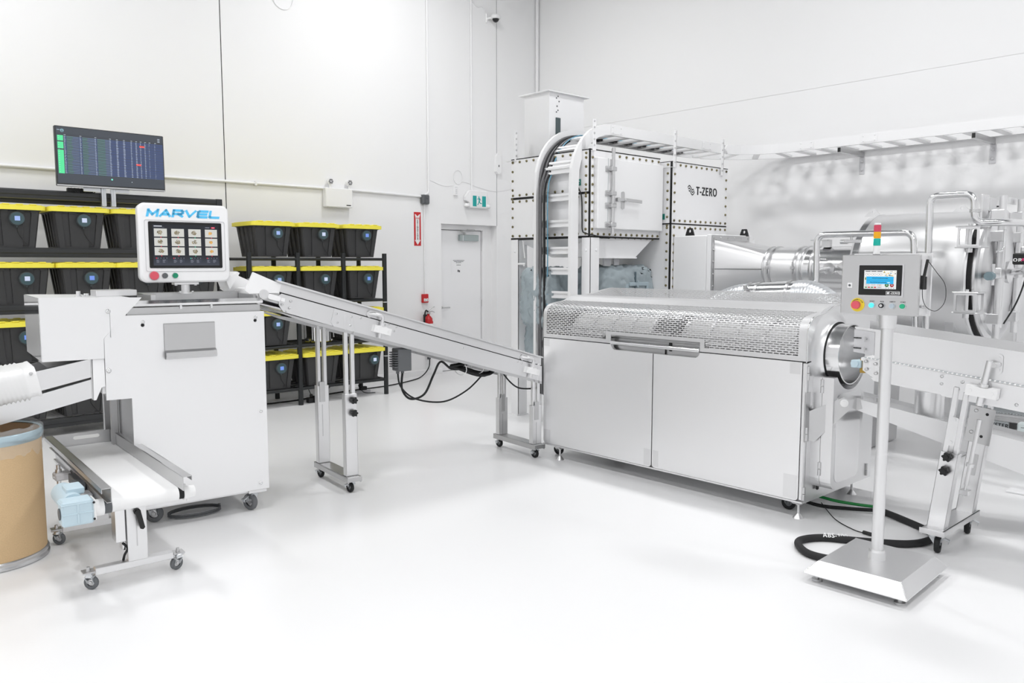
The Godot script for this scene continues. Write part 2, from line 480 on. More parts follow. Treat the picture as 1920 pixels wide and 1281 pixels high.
	st(); lathe([Vector2(0, 0), Vector2(0.055, 0), Vector2(0.065, 0.012), Vector2(0.067, 0.36), Vector2(0.06, 0.40), Vector2(0.035, 0.435), Vector2(0.018, 0.45), Vector2(0.018, 0.475), Vector2(0, 0.475)], 24, false); obj("cylinder", M.red, o)
	st(); lathe([Vector2(0.0675, 0.2), Vector2(0.0682, 0.205), Vector2(0.0682, 0.33), Vector2(0.0675, 0.335)], 16, false, 0.4, 2.7); obj("label", M.sign_white, o)
	st(); bb(Vector3(-0.022, 0.47, -0.022), Vector3(0.022, 0.51, 0.022), 0.005); tube([Vector3(0, 0.515, 0), Vector3(0.055, 0.56, 0.01), Vector3(0.10, 0.57, 0.01)], 0.008, 8); tube([Vector3(0.01, 0.495, 0), Vector3(0.06, 0.51, 0.01), Vector3(0.10, 0.49, 0.01)], 0.007, 8); obj("valve_handle", M.steel_dark, o)
	st(); tube(spline([Vector3(-0.01, 0.50, 0.01), Vector3(-0.06, 0.52, 0.02), Vector3(-0.082, 0.42, 0.02), Vector3(-0.08, 0.22, 0.02), Vector3(-0.076, 0.12, 0.02)]), 0.011, 8); obj("hose", M.black, o)
	st(); bb(Vector3(-0.03, 0.3, -0.085), Vector3(0.03, 0.46, -0.06), 0.004); tube([Vector3(0.0, 0.45, -0.07), Vector3(0.0, 0.46, -0.02)], 0.006, 6); obj("bracket", M.black, o)
	st(); bb(Vector3(0.03, 0.37, 0.055), Vector3(0.075, 0.45, 0.057)); obj("tag", M.sign_white, o)
	# exit sign
	o = thing("exit_sign", "green running man exit sign with two small lamps above the door", "exit sign", Vector3(7.77, 2.555, ZB))
	st(); bb(Vector3(-0.175, -0.13, 0.0), Vector3(0.165, 0.13, 0.07), 0.012); prism(pv([-0.175, 0.12, -0.175, -0.05, -0.25, -0.02, -0.25, 0.03]), 0.01, 0.06); prism(pv([0.165, 0.09, 0.165, -0.05, 0.215, -0.03, 0.215, 0.0]), 0.01, 0.06); obj("housing", M.paint_gloss, o)
	st(); bb(Vector3(-0.125, -0.105, 0.07), Vector3(0.127, 0.05, 0.073)); var eg := mat("exit_green", Color(0.05, 0.64, 0.63), 0.4); obj("sign_panel", eg, o)
	st(); bb(Vector3(-0.055, -0.105, 0.073), Vector3(0.052, 0.05, 0.0745)); obj("doorway", M.sign_white, o)
	st()
	prism(circle(-0.012, 0.032, 0.011, 14), 0.0745, 0.076)
	prism(pv([-0.022, 0.018, 0.008, 0.02, 0.02, -0.004, 0.028, -0.012, 0.022, -0.018, 0.008, -0.008, 0.004, 0.0, 0.006, -0.028, 0.014, -0.05, 0.045, -0.054, 0.046, -0.066, 0.006, -0.062, -0.006, -0.04, -0.018, -0.07, -0.034, -0.088, -0.044, -0.08, -0.03, -0.064, -0.016, -0.03, -0.014, 0.002, -0.024, 0.004, -0.038, -0.006, -0.044, 0.0, -0.03, 0.014]), 0.0745, 0.076)
	obj("running_man", eg, o)
	for s in [-1, 1]:
		var hd := Node3D.new(); hd.name = "lamp_head"; o.add_child(hd, true); hd.position = Vector3(-0.02 + s * 0.20, -0.085, 0.05)
		st(); lathe([Vector2(0, 0.02), Vector2(0.03, 0.02), Vector2(0.045, -0.01), Vector2(0.042, -0.03), Vector2(0, -0.03)], 18); obj("shell", M.paint_gloss, hd)
		st(); cyl(Vector3(-0.012, -0.028, 0.022), Vector3(-0.012, -0.034, 0.022), 0.012); cyl(Vector3(0.014, -0.028, 0.02), Vector3(0.014, -0.034, 0.02), 0.012); obj("lamp_lens", M.zinc, hd)
	o = thing("wall_sensor", "small white slotted sensor box left of the exit sign", "sensor", Vector3(7.365, 2.66, ZB))
	st(); bb(Vector3(-0.038, -0.068, 0), Vector3(0.038, 0.068, 0.03), 0.005); obj("housing", M.paint_gloss, o)
	st()
	for k in 5: bb(Vector3(-0.012, -0.045 + k * 0.015, 0.03), Vector3(0.018, -0.039 + k * 0.015, 0.031))
	bb(Vector3(-0.02, 0.05, 0.03), Vector3(0.02, 0.056, 0.031)); obj("grille", M.paint_grey, o)
	st(); var cc := []
	for k in 33: cc.append(Vector3(7.416 + 0.082 * cos(TAU * k / 32), 2.86 + 0.10 * sin(TAU * k / 32), ZB + 0.006))
	tube(cc, 0.0035, 6); tag(obj("cable_loop", p), "thin white cable loop on the wall above the small sensor", "cable")
	st(); tube(spline([Vector3(6.89, 2.79, ZB + 0.005), Vector3(7.15, 2.72, ZB + 0.005), Vector3(7.34, 2.74, ZB + 0.005)]), 0.003, 6); tube(spline([Vector3(7.48, 2.80, ZB + 0.005), Vector3(7.6, 2.79, ZB + 0.005), Vector3(7.85, 2.73, ZB + 0.005), Vector3(8.2, 2.70, ZB + 0.005), Vector3(8.6, 2.80, ZB + 0.005)]), 0.003, 6)
	tag(obj("sensor_wire", p), "thin white wire sagging along the wall over the exit sign", "cable")
	o = thing("security_camera", "small white dome camera high on the back wall", "camera", Vector3(8.02, 5.21, ZB))
	st(); bb(Vector3(-0.06, -0.06, 0), Vector3(-0.03, 0.07, 0.02), 0.004); cyl(Vector3(-0.045, 0.0, 0.01), Vector3(0.045, 0.02, 0.09), 0.018); obj("bracket", M.paint_gloss, o)
	st(); X.origin = Vector3(0.055, 0, 0.10); lathe([Vector2(0, 0.06), Vector2(0.055, 0.055), Vector2(0.068, 0.035), Vector2(0.07, 0), Vector2(0.058, -0.005), Vector2(0, -0.005)], 22); obj("camera_body", M.paint_gloss, o)
	st(); X.origin = Vector3(0.055, 0, 0.10)
	var dm := []
	for k in 7: dm.append(Vector2(0.05 * cos(PI / 2 * k / 6), -0.005 - 0.05 * sin(PI / 2 * k / 6)))
	lathe(dm, 20, true); obj("smoked_dome", mat("dome", Color(0.12, 0.12, 0.13), 0.12), o)
	st(); tube(spline([Vector3(7.67, 5.42, ZB + 0.006), Vector3(7.80, 5.34, ZB + 0.006), Vector3(7.90, 5.36, ZB + 0.006), Vector3(7.975, 5.27, ZB + 0.01)]), 0.005, 6); tag(obj("camera_wire", p), "short white wire running to the dome camera", "cable")
	st(); prism(pv([-0.05, -0.12, -0.05, 0.1, 0, 0.16, 0.05, 0.1, 0.05, -0.12, 0, -0.16]), 0, 0.05); o = obj("cable_cover", M.paint_gloss); o.position = Vector3(8.18, 3.115, ZB)
	tag(o, "small white cover with pointed ends over the wall joint", "cover")
	st(); bb(Vector3(-0.008, -0.05, 0.0), Vector3(0.008, -0.02, 0.052)); obj("slot", M.ink, o); 
	o = thing("wall_outlet", "white power outlet low on the back wall under the sloping conveyor", "outlet", Vector3(6.843, 0.28, ZB))
	st(); bb(Vector3(-0.037, -0.062, 0), Vector3(0.037, 0.062, 0.012), 0.004); obj("plate", M.paint_gloss, o)
	st(); bb(Vector3(-0.022, -0.05, 0.012), Vector3(0.026, 0.0, 0.045), 0.006); bb(Vector3(-0.014, 0.012, 0.012), Vector3(0.014, 0.05, 0.014), 0.002); obj("plug", M.grey_plastic, o)
	st(); var ci := []
	for k in 33: ci.append(Vector3(4.725 + 0.13 * cos(TAU * k / 32), 4.80 + 0.13 * sin(TAU * k / 32), ZB + 0.006))
	tube(ci, 0.006, 6); tag(obj("wall_ring", p), "thin white ring high on the back wall at the picture's top edge", "ring")

# ---------------------------------------------------------------- racks and totes
func tote_proto(label: String, grp_: String) -> Node3D:
	# base centre of the box bottom at the origin, front towards +z
	var o := thing("storage_tote", label, "tote", Vector3.ZERO, 0.0, grp_)
	st()
	var hb := Vector2(0.178, 0.20); var ht := Vector2(0.215, 0.235); var H := 0.345
	var sec := func(h: Vector2, y: float, ins: float) -> Array:
		var r := []
		# front face: rib-groove-panel-groove-rib, then sides with ribs
		var f := [-1.0, -0.74, -0.72, -0.46, -0.44, 0.44, 0.46, 0.72, 0.74, 1.0]
		var dz := [0.0, 0.0, -ins, -ins, 0.0, 0.0, -ins, -ins, 0.0, 0.0]
		for k in 10: r.append(Vector3(f[k] * (h.x - 0.012), y, h.y + dz[k]))
		for k in 9:
			var t := -1.0 + 2.0 * (k + 0.5) / 9.0
			var e := 0.0 if k % 2 == 0 else -ins
			r.append(Vector3(h.x + e, y, -(t - 0.09) * (h.y - 0.012))); r.append(Vector3(h.x + e, y, -(t + 0.09) * (h.y - 0.012)))
		for k in 10: r.append(Vector3(-f[k] * (h.x - 0.012), y, -h.y - dz[k]))
		for k in 9:
			var t := 1.0 - 2.0 * (k + 0.5) / 9.0
			var e := 0.0 if k % 2 == 0 else -ins
			r.append(Vector3(-h.x - e, y, -(t + 0.09) * (h.y - 0.012))); r.append(Vector3(-h.x - e, y, -(t - 0.09) * (h.y - 0.012)))
		return r
	var a0: Array = sec.call(hb, 0.0, 0.0); var a1: Array = sec.call(hb + Vector2(0.001, 0.001), 0.012, 0.0); var a2: Array = sec.call(hb + Vector2(0.002, 0.002), 0.02, 0.012); var a3: Array = sec.call(ht, H - 0.03, 0.012); var a4: Array = sec.call(ht + Vector2(0.001, 0.001), H - 0.02, 0.0); var a5: Array = sec.call(ht + Vector2(0.012, 0.012), H - 0.016, 0.0); var a6: Array = sec.call(ht + Vector2(0.013, 0.013), H, 0.0)
	var all := [a0, a1, a2, a3, a4, a5, a6]
	flat()
	for i in 6:
		for j in a0.size():
			var k := (j + 1) % a0.size()
			quad(all[i][j], all[i][k], all[i + 1][k], all[i + 1][j])
	for j in a0.size():
		tri(Vector3.ZERO, a0[(j + 1) % a0.size()], a0[j]); tri(Vector3(0, H, 0), a6[j], a6[(j + 1) % a0.size()])
	for x in [-0.17, -0.06, 0.06, 0.17]: bb(Vector3(x - 0.03, H - 0.034, ht.y - 0.004), Vector3(x + 0.03, H - 0.017, ht.y + 0.01), 0.002)
	obj("bin", M.tote, o)
	st()
	X = Transform3D(Basis(Vector3(1, 0, 0), Vector3(0, 0, -1), Vector3(0, 1, 0)), Vector3(0, H, 0))
	prism(rr(0, 0, 0.525, 0.545, 0.05), -0.012, 0.028, true)
	prism(rr(0, 0, 0.48, 0.50, 0.04), 0.028, 0.034, true)
	X = Transform3D.IDENTITY
	for k in 4: bb(Vector3(-0.18 + 0.105 * k, H + 0.03, 0.20), Vector3(-0.125 + 0.105 * k, H + 0.041, 0.262), 0.004)
	for k in 4: bb(Vector3(-0.18 + 0.105 * k, H + 0.03, -0.262), Vector3(-0.125 + 0.105 * k, H + 0.041, -0.20), 0.004)
	for k in 3:
		for q in 3: bb(Vector3(-0.19 + 0.135 * k, H + 0.032, -0.17 + 0.12 * q), Vector3(-0.085 + 0.135 * k, H + 0.040, -0.08 + 0.12 * q), 0.004)
	obj("lid", M.lid, o)
	return o

func add_gauge(o: Node3D, dx: float, dy: float, v: int) -> void:
	var g := Node3D.new(); g.name = "gauge"; o.add_child(g, true); g.position = Vector3(dx, 0.235 + dy, 0.218)
	st(); cyl(Vector3(0, 0, 0), Vector3(0, 0, 0.045), 0.062, 0.062, 28); cyl(Vector3(0, 0, 0.045), Vector3(0, 0, 0.05), 0.062, 0.057, 28)
	cyl(Vector3(0, -0.055, 0.02), Vector3(0, -0.078, 0.02), 0.014, 0.008, 8); cyl(Vector3(-0.018, -0.056, 0.03), Vector3(-0.018, -0.066, 0.03), 0.005, -1, 6); cyl(Vector3(0.018, -0.056, 0.03), Vector3(0.018, -0.066, 0.03), 0.005, -1, 6)
	obj("gauge_case", mat("gauge_case", Color(0.26, 0.29, 0.30), 0.45), g)
	st(); cyl(Vector3(0, 0, 0.049), Vector3(0, 0, 0.0515), 0.054, -1, 28); obj("gauge_face", mat("gauge_face", Color(0.25, 0.34, 0.36), 0.3), g)
	st(); bb(Vector3(-0.02, -0.018, 0.0515), Vector3(0.022, 0.022, 0.0525))
	var d := obj("gauge_display", gauge_mat(v), g)
	st(); tube(spline([Vector3(0, -0.078, 0.02), Vector3(0.01, -0.13, 0.008), Vector3(0.05, -0.19, 0.0), Vector3(0.085, -0.235, 0.002)], 5), 0.0025, 5); obj("gauge_wire", M.black, g)

func gauge_mat(v: int) -> StandardMaterial3D:
	var key := "gauge_display_%d" % v
	if M.has(key): return M[key]
	var m := mat(key, Color(0.1, 0.1, 0.12), 0.3)
	m.emission_enabled = true
	m.emission = [Color(0.66, 0.76, 0.98), Color(0.84, 0.88, 0.98), Color(0.48, 0.62, 0.96)][v]
	m.emission_energy_multiplier = 0.9
	return m

func racks() -> void:
	# left rack: heavy beams, wire decks
	var R: Material = M.rack
	var ox := thing("storage_rack", "heavy dark grey storage rack with wide beams on the left, under the wall display", "rack", Vector3(0, 0, 0))
	var xl := 0.30; var xr := 3.47
	for z in [-8.28, -8.92]:
		for x in [xl, xr - 0.065]:
			st()
			bb(Vector3(x, 0.0, z - 0.03), Vector3(x + 0.065, 2.235 if z < -8.5 else 2.27, z + 0.03), 0.004)
			obj("upright", R, ox)
	st()
	for x in [xr - 0.04]:
		for k in 40: bb(Vector3(x - 0.003, 0.15 + k * 0.052, -8.2505), Vector3(x + 0.006, 0.172 + k * 0.052, -8.2495))
	stuff(obj("slot_row", M.joint, ox))
	for y in [2.185, 1.665, 1.15, 0.62, 0.085]:
		for z in [-8.265, -8.93]:
			st()
			X = Transform3D(Basis(Vector3(0, 0, 1), Vector3(0, 1, 0), Vector3(-1, 0, 0)), Vector3(0, y, z))
			prism(pv([0.015, 0, 0.015, 0.03, 0.022, 0.036, 0.022, 0.068, 0.006, 0.082, -0.03, 0.082, -0.03, 0.0]), -xr + 0.07, -xl - 0.06)
			obj("beam", R, ox)
	for y in [1.70, 1.185, 0.66, 0.125]:
		st()
		for k in 31: cyl(Vector3(xl + 0.08 + k * 0.1, y + 0.03, -8.92), Vector3(xl + 0.08 + k * 0.1, y + 0.03, -8.27), 0.0035, -1, 6, false)
		for k in 15: cyl(Vector3(xl + 0.07, y + 0.036, -8.9 + k * 0.045), Vector3(xr - 0.07, y + 0.036, -8.9 + k * 0.045), 0.003, -1, 6, false)
		stuff(obj("wire_deck", M.steel_dark, ox))
	# right rack of black tube
	var T: Material = M.rack_tube
	var orr := thing("storage_rack", "black tube frame storage rack right of the white touch screen console", "rack")
	var px := [3.735, 4.303, 4.885, 5.455]
	for x in px:
		for z in [-8.245, -8.83]:
			st(); cyl(Vector3(x, 0, z), Vector3(x, 1.725, z), 0.028, -1, 16); obj("post", T, orr)
	for y in [1.655, 1.165, 0.675, 0.185]:
		st()
		for z in [-8.245, -8.83]: cyl(Vector3(px[0], y, z), Vector3(px[3], y, z), 0.017, -1, 10)
		obj("rail", T, orr)
		st()
		for x in px: cyl(Vector3(x, y, -8.245), Vector3(x, y, -8.83), 0.014, -1, 10)
		for z in [-8.40, -8.53, -8.66]: cyl(Vector3(px[0], y, z), Vector3(px[3], y, z), 0.010, -1, 8)
		obj("cross_rail", T, orr)
	st()
	for y in [1.13, 0.62, 0.47]: cyl(Vector3(px[3], y, -8.245), Vector3(px[3], y + 0.012, -8.245), 0.03, -1, 16)
	obj("collar", M.paint_grey, orr)
	# totes
	var gA := "yellow-lidded black totes on the left rack"
	var gB := "yellow-lidded black totes on the black tube rack"
	var rows := ["top", "second", "third", "lowest"]
	var A := [[[1.565, 1.745], [2.105, 1.745], [2.635, 1.745], [3.165, 1.745]], [[1.615, 1.232], [2.145, 1.232], [2.655, 1.232], [3.165, 1.232]], [[1.585, 0.706]], [[1.57, 0.175], [2.085, 0.175], [2.62, 0.175]]]
	var posA := [["cut by the picture's edge", "second from the picture's edge", "third, partly behind the console", "fourth, behind the touch screen console"], ["cut by the picture's edge", "above the steel side box", "just left of the touch screen", "seen below the touch screen"], ["behind the steel side box"], ["just above the cardboard drum", "under the steel chute", "seen past the steel machine's leg"]]
	var B := [[[4.02, 1.68, 0], [4.575, 1.68, 0], [5.15, 1.68, 0]], [[4.02, 1.19, 0], [4.59, 1.19, 0], [5.165, 1.19, 0]], [[3.99, 0.70, 0], [5.165, 0.70, 0]], [[4.02, 0.21, 0], [4.59, 0.21, 1], [5.175, 0.21, 0]]]
	var posB := [["nearest the touch screen", "middle of three", "at the right end"], ["behind the conveyor head", "middle of three", "at the right end"], ["beside the pot", "right of the pot"], ["nearest the steel machine", "the middle one without gauge", "at the right end"]]
	var proto: Node3D = null
	var bare: Node3D = null
	var v := 0
	for side in 2:
		var L: Array = A if side == 0 else B
		var Q: Array = posA if side == 0 else posB
		for r in 4:
			for k in L[r].size():
				var rk := "left rack" if side == 0 else "black tube rack"
				var lab := "yellow-lidded black tote on the %s's %s shelf, %s" % [rk, rows[r], Q[r][k]]
				var g := gA if side == 0 else gB
				var o: Node3D
				if bare == null:
					o = tote_proto(lab, g); bare = o.duplicate()
				else:
					o = bare.duplicate(); o.name = numbered("storage_tote"); add_child(o)
				tag(o, lab, "tote", g)
				o.position = Vector3(L[r][k][0], L[r][k][1], -8.47)
				if not (side == 1 and r == 3 and k == 1):
					var dx := 0.03
					if side == 1 and r == 3 and k == 2: dx = 0.085
					add_gauge(o, dx if side == 0 else dx + 0.01, 0.02 if r == 0 else 0.0, v % 3)
				v += 1
	bare.free()
	# steel stock pot in the tube rack
	var po := thing("stock_pot", "shiny stainless steel pot standing in the middle of the black tube rack", "pot", Vector3(4.66, 0.695, -8.47))
	st(); lathe([Vector2(0, 0), Vector2(0.165, 0), Vector2(0.175, 0.008), Vector2(0.175, 0.34), Vector2(0.18, 0.345), Vector2(0.18, 0.35), Vector2(0.17, 0.35), Vector2(0.168, 0.02), Vector2(0, 0.02)], 40); obj("pot", M.steel_polished, po)
	for s in [-1, 1]:
		st(); tube(bend([Vector3(s * 0.172, 0.27, -0.05), Vector3(s * 0.215, 0.27, -0.05), Vector3(s * 0.215, 0.27, 0.05), Vector3(s * 0.172, 0.27, 0.05)], 0.02), 0.006, 8); obj("handle", M.steel, po)
	# wall display on two profiles
	var d := thing("wall_display", "large flat display with a blue data table on two aluminium posts above the rack", "display", Vector3(2.39, 2.24, -8.16))
	st(); bb(Vector3(-0.475, 0.065, -0.045), Vector3(0.475, 0.60, 0.0), 0.006); obj("case", mat("case_grey", Color(0.20, 0.205, 0.21), 0.4), d)
	st(); X.origin = Vector3(0, 0, 0.0015); bb(Vector3(-0.475, 0.066, -0.001), Vector3(0.475, 0.078, 0.001)); obj("chin_strip", M.zinc, d)
	screen_quad("screen", d, Vector3(-0.465, 0.09, 0.0015), Vector3(0.465, 0.09, 0.0015), Vector3(0.465, 0.592, 0.0015), Vector3(-0.465, 0.592, 0.0015), table_screen(), 1.05)
	for s in [-1, 1]:
		st(); var x: float = -0.035 + s * 0.042
		for q in [-1, 1]: bb(Vector3(x + q * 0.012 - 0.008, -0.10, -0.07), Vector3(x + q * 0.012 + 0.008, 0.3, -0.03), 0.003)
		bb(Vector3(x - 0.014, -0.10, -0.066), Vector3(x + 0.014, 0.3, -0.036)); obj("profile_post", M.galv, d)
		st(); bb(Vector3(x + s * 0.02 if s > 0 else x - 0.17, 0.03, -0.068), Vector3(x + 0.15 if s > 0 else x - 0.02, 0.075, -0.048), 0.003); obj("mount_arm", M.galv, d)
	st()
	for k in 4: tube(spline([Vector3(-0.34 + 0.03 * k, 0.06, -0.1), Vector3(-0.28 + 0.03 * k, 0.01, -0.09), Vector3(-0.2 + 0.02 * k, 0.03, -0.09), Vector3(-0.16, 0.05, -0.1)], 5), 0.005, 6)
	bb(Vector3(-0.37, 0.02, -0.14), Vector3(-0.15, 0.06, -0.1), 0.006); obj("cable_bundle", M.black, d)

# a flat textured quad that glows with its picture
func screen_quad(called: String, parent: Node, a: Vector3, b: Vector3, c: Vector3, d: Vector3, im: Image, energy: float) -> MeshInstance3D:
	st(); flat()
	var P := [a, b, c, d]; var U := [Vector2(0, 1), Vector2(1, 1), Vector2(1, 0), Vector2(0, 0)]
	for k in [0, 2, 1, 0, 3, 2]:
		S.set_uv(U[k]); S.add_vertex(P[k])
	var m := StandardMaterial3D.new(); m.resource_name = called + "_picture"
	var t := ImageTexture.create_from_image(im)
	m.albedo_color = Color(0.02, 0.02, 0.02); m.roughness = 0.25
	m.emission_enabled = true; m.emission = Color.WHITE; m.emission_texture = t; m.emission_operator = BaseMaterial3D.EMISSION_OP_MULTIPLY
	m.emission_energy_multiplier = energy
	return obj(called, m, parent)

func fr(im: Image, x: float, y: float, w: float, h: float, c: Color) -> void:
	im.fill_rect(Rect2i(int(x), int(y), maxi(1, int(w)), maxi(1, int(h))), c)

func table_screen() -> Image:
	var W := 960; var H := 520
	var im := Image.create(W, H, false, Image.FORMAT_RGB8)
	im.fill(Color(0.27, 0.29, 0.32))
	var rng := RandomNumberGenerator.new(); rng.seed = 11
	for y in range(60, 82): fr(im, 0, y, W, 1, Color(0.25, 0.27, 0.30))
	for k in 2: fr(im, 10, 26 + 4 * k, 24, 2, Color(0.8, 0.9, 0.95))
	for k in 40:
		var t := TAU * k / 40
		fr(im, 52 + 13 * cos(t), 32 + 13 * sin(t), 3, 3, Color(0.6, 0.85, 0.9))
	fr(im, 42, 29, 22, 5, Color(0.7, 0.85, 0.9))
	fr(im, 10, 78, 50, 50, Color(0.36, 0.90, 0.62)); fr(im, 10, 138, 50, 62, Color(0.36, 0.90, 0.62)); fr(im, 10, 212, 50, 218, Color(0.36, 0.90, 0.62))
	for k in 17: fr(im, 16, 84 + k * 20.5, 10, 2, Color(0.8, 1, 0.9))
	var cols := [66, 200, 330, 460, 522, 586, 655, 700, 742, 784, 826, 880]
	for r in 26:
		var y := 84 + r * 13.4
		fr(im, 66, y, W - 66, 6.5, Color(0.25, 0.34, 0.56) if r % 1 == 0 else Color(0.26, 0.27, 0.3))
		for c in 3:
			var x0: float = cols[c] + 22
			fr(im, x0, y, 105, 2.2, Color(0.62, 0.70, 0.74))
			fr(im, x0, y + 3, rng.randf_range(36, 58) if c < 2 else 70.0, 3.5, Color(0.12, 0.47, 0.32))
		for c in cols.size():
			var n := 3 if c < 10 else 1
			fr(im, cols[c], y + 1, [12, 12, 12, 14, 16, 16, 10, 12, 9, 9, 4, 4][c] + rng.randi_range(-2, 2), 4.5, Color(0.80, 0.86, 0.95))
	for c in cols.size(): fr(im, cols[c], 70 , 16, 4, Color(0.8, 0.84, 0.88))
	fr(im, 736, 110, 48, 17, Color(0.93, 0.35, 0.33)); fr(im, 700, 290, 46, 17, Color(0.93, 0.35, 0.33))
	fr(im, 462, 452, 16, 14, Color(0.5, 0.93, 0.85)); fr(im, 650, 468, 5, 8, Color(0.9, 0.95, 1))
	for k in 3: fr(im, 910, 26 + 14 * k, 22, 5, Color(0.8, 0.85, 0.9))
	return im

# ---------------------------------------------------------------- casters
# swivel caster whose wheel rests on y = 0; top plate at y = h
func caster(parent: Node, at: Vector3, turn: float, r: float, h: float, tyre: Material, brake := true) -> void:
	var c := Node3D.new(); c.name = "caster"; parent.add_child(c, true)
	c.position = at; c.rotation_degrees.y = turn
	var off := r * 0.55
	st()
	X = Transform3D(Basis(Vector3(0, 0, 1), Vector3(1, 0, 0), Vector3(0, 1, 0)), Vector3(off, r, 0))
	var w := r * 0.3
	lathe([Vector2(r * 0.5, -w * 0.8), Vector2(r * 0.9, -w), Vector2(r, -w * 0.55), Vector2(r, w * 0.55), Vector2(r * 0.9, w), Vector2(r * 0.5, w * 0.8)], 28, true)
	obj("wheel", tyre, c)
	st()
	X = Transform3D(Basis(Vector3(0, 0, 1), Vector3(1, 0, 0), Vector3(0, 1, 0)), Vector3(off, r, 0))
	lathe([Vector2(0, -w * 0.9), Vector2(r * 0.22, -w * 0.9), Vector2(r * 0.25, -w * 0.6), Vector2(r * 0.52, -w * 0.5), Vector2(r * 0.52, w * 0.5), Vector2(r * 0.25, w * 0.6), Vector2(r * 0.22, w * 0.9), Vector2(0, w * 0.9)], 20)
	obj("wheel_hub", M.rubber_grey if tyre == M.rubber else M.zinc, c)
	st()
	var yt := h - 0.022
	for s in [-1, 1]:
		var z0: float = s * (w + 0.006)
		prism(pv([-r * 0.35, yt, r * 0.75, yt, off + r * 0.28, r * 1.0, off + r * 0.1, r * 0.72, off - r * 0.2, r * 0.8]), z0 - 0.002, z0 + 0.002)
		cyl(Vector3(off, r, z0), Vector3(off, r, z0 + s * 0.008), 0.009, -1, 10)
	bb(Vector3(-r * 0.35, yt - 0.003, -w - 0.008), Vector3(r * 0.75, yt + 0.003, w + 0.008), 0.001)
	cyl(Vector3(0, yt, 0), Vector3(0, yt + 0.014, 0), r * 0.5, r * 0.45, 18)
	bb(Vector3(-r * 0.62, h - 0.008, -r * 0.62), Vector3(r * 0.62, h, r * 0.62), 0.002)
	obj("fork", M.galv, c)
	if brake:
		st()
		X = Transform3D(Basis(Vector3(0, 0, 1), -0.35), Vector3(off + r * 0.45, r * 1.75, 0))
		bb(Vector3(-0.005, -0.004, -w * 0.9), Vector3(r * 0.75, 0.004, w * 0.9), 0.002)
		bb(Vector3(r * 0.72, -0.018, -w * 0.9), Vector3(r * 0.78, 0.006, w * 0.9), 0.002)
		bb(Vector3(-0.005, -r * 0.6, -w * 0.5), Vector3(0.006, 0.0, w * 0.5), 0.001)
		obj("brake_pedal", M.galv, c)

func bent_letters(parent: Node, h: float, c: Vector3, m: Material) -> void:
	# wide slanted capitals M A R V E L drawn from strokes, total width about 4.4 h x 1
	var w := 1.08; var t := 0.29
	var G := {
		"M": [[0, 0, 0, 1], [0, 1, 0.5, 0.25], [0.5, 0.25, 1, 1], [1, 1, 1, 0]],
		"A": [[0, 0, 0.5, 1], [0.5, 1, 1, 0], [0.22, 0.3, 0.78, 0.3]],
		"R": [[0, 0, 0, 1], [0, 1, 0.85, 1], [0.85, 1, 1, 0.82], [1, 0.82, 1, 0.6], [1, 0.6, 0.85, 0.42], [0.85, 0.42, 0, 0.42], [0.5, 0.42, 1, 0]],
		"V": [[0, 1, 0.45, 0], [0.45, 0, 1, 1]],
		"E": [[0.12, 0, 1, 0], [0, 0.12, 0, 0.88], [0.12, 1, 1, 1], [0, 0.5, 0.92, 0.5], [0.12, 0, 0, 0.12], [0, 0.88, 0.12, 1]],
		"L": [[0, 1, 0, 0.1], [0, 0.1, 0.1, 0], [0.1, 0, 1, 0]]}
	var s := "MARVEL"
	var pitch := w + 0.36
	for k in s.length():
		st()
		var x0 := (k - 2.5) * pitch - w * 0.5
		for e in G[s[k]]:
			var a := Vector2(e[0] * w, e[1] * (1 - t) + t * 0.5); var b := Vector2(e[2] * w, e[3] * (1 - t) + t * 0.5)
			var d := (b - a).normalized(); var n := d.orthogonal() * t * 0.5
			var e0 := a - d * t * 0.42; var e1 := b + d * t * 0.42
			var q := PackedVector2Array()
			for pt in [e0 + n, e0 - n, e1 - n, e1 + n]:
				var p2: Vector2 = pt
				p2.y = clampf(p2.y, 0.0, 1.0)
				q.append(Vector2((p2.x + x0 + p2.y * 0.22 - 0.1) * h, (p2.y - 0.5) * h))
			if q.size() > 2: prism(q, 0, 0.0015)
		X = Transform3D.IDENTITY
		var o := obj("letter", m, parent)
		o.position = c

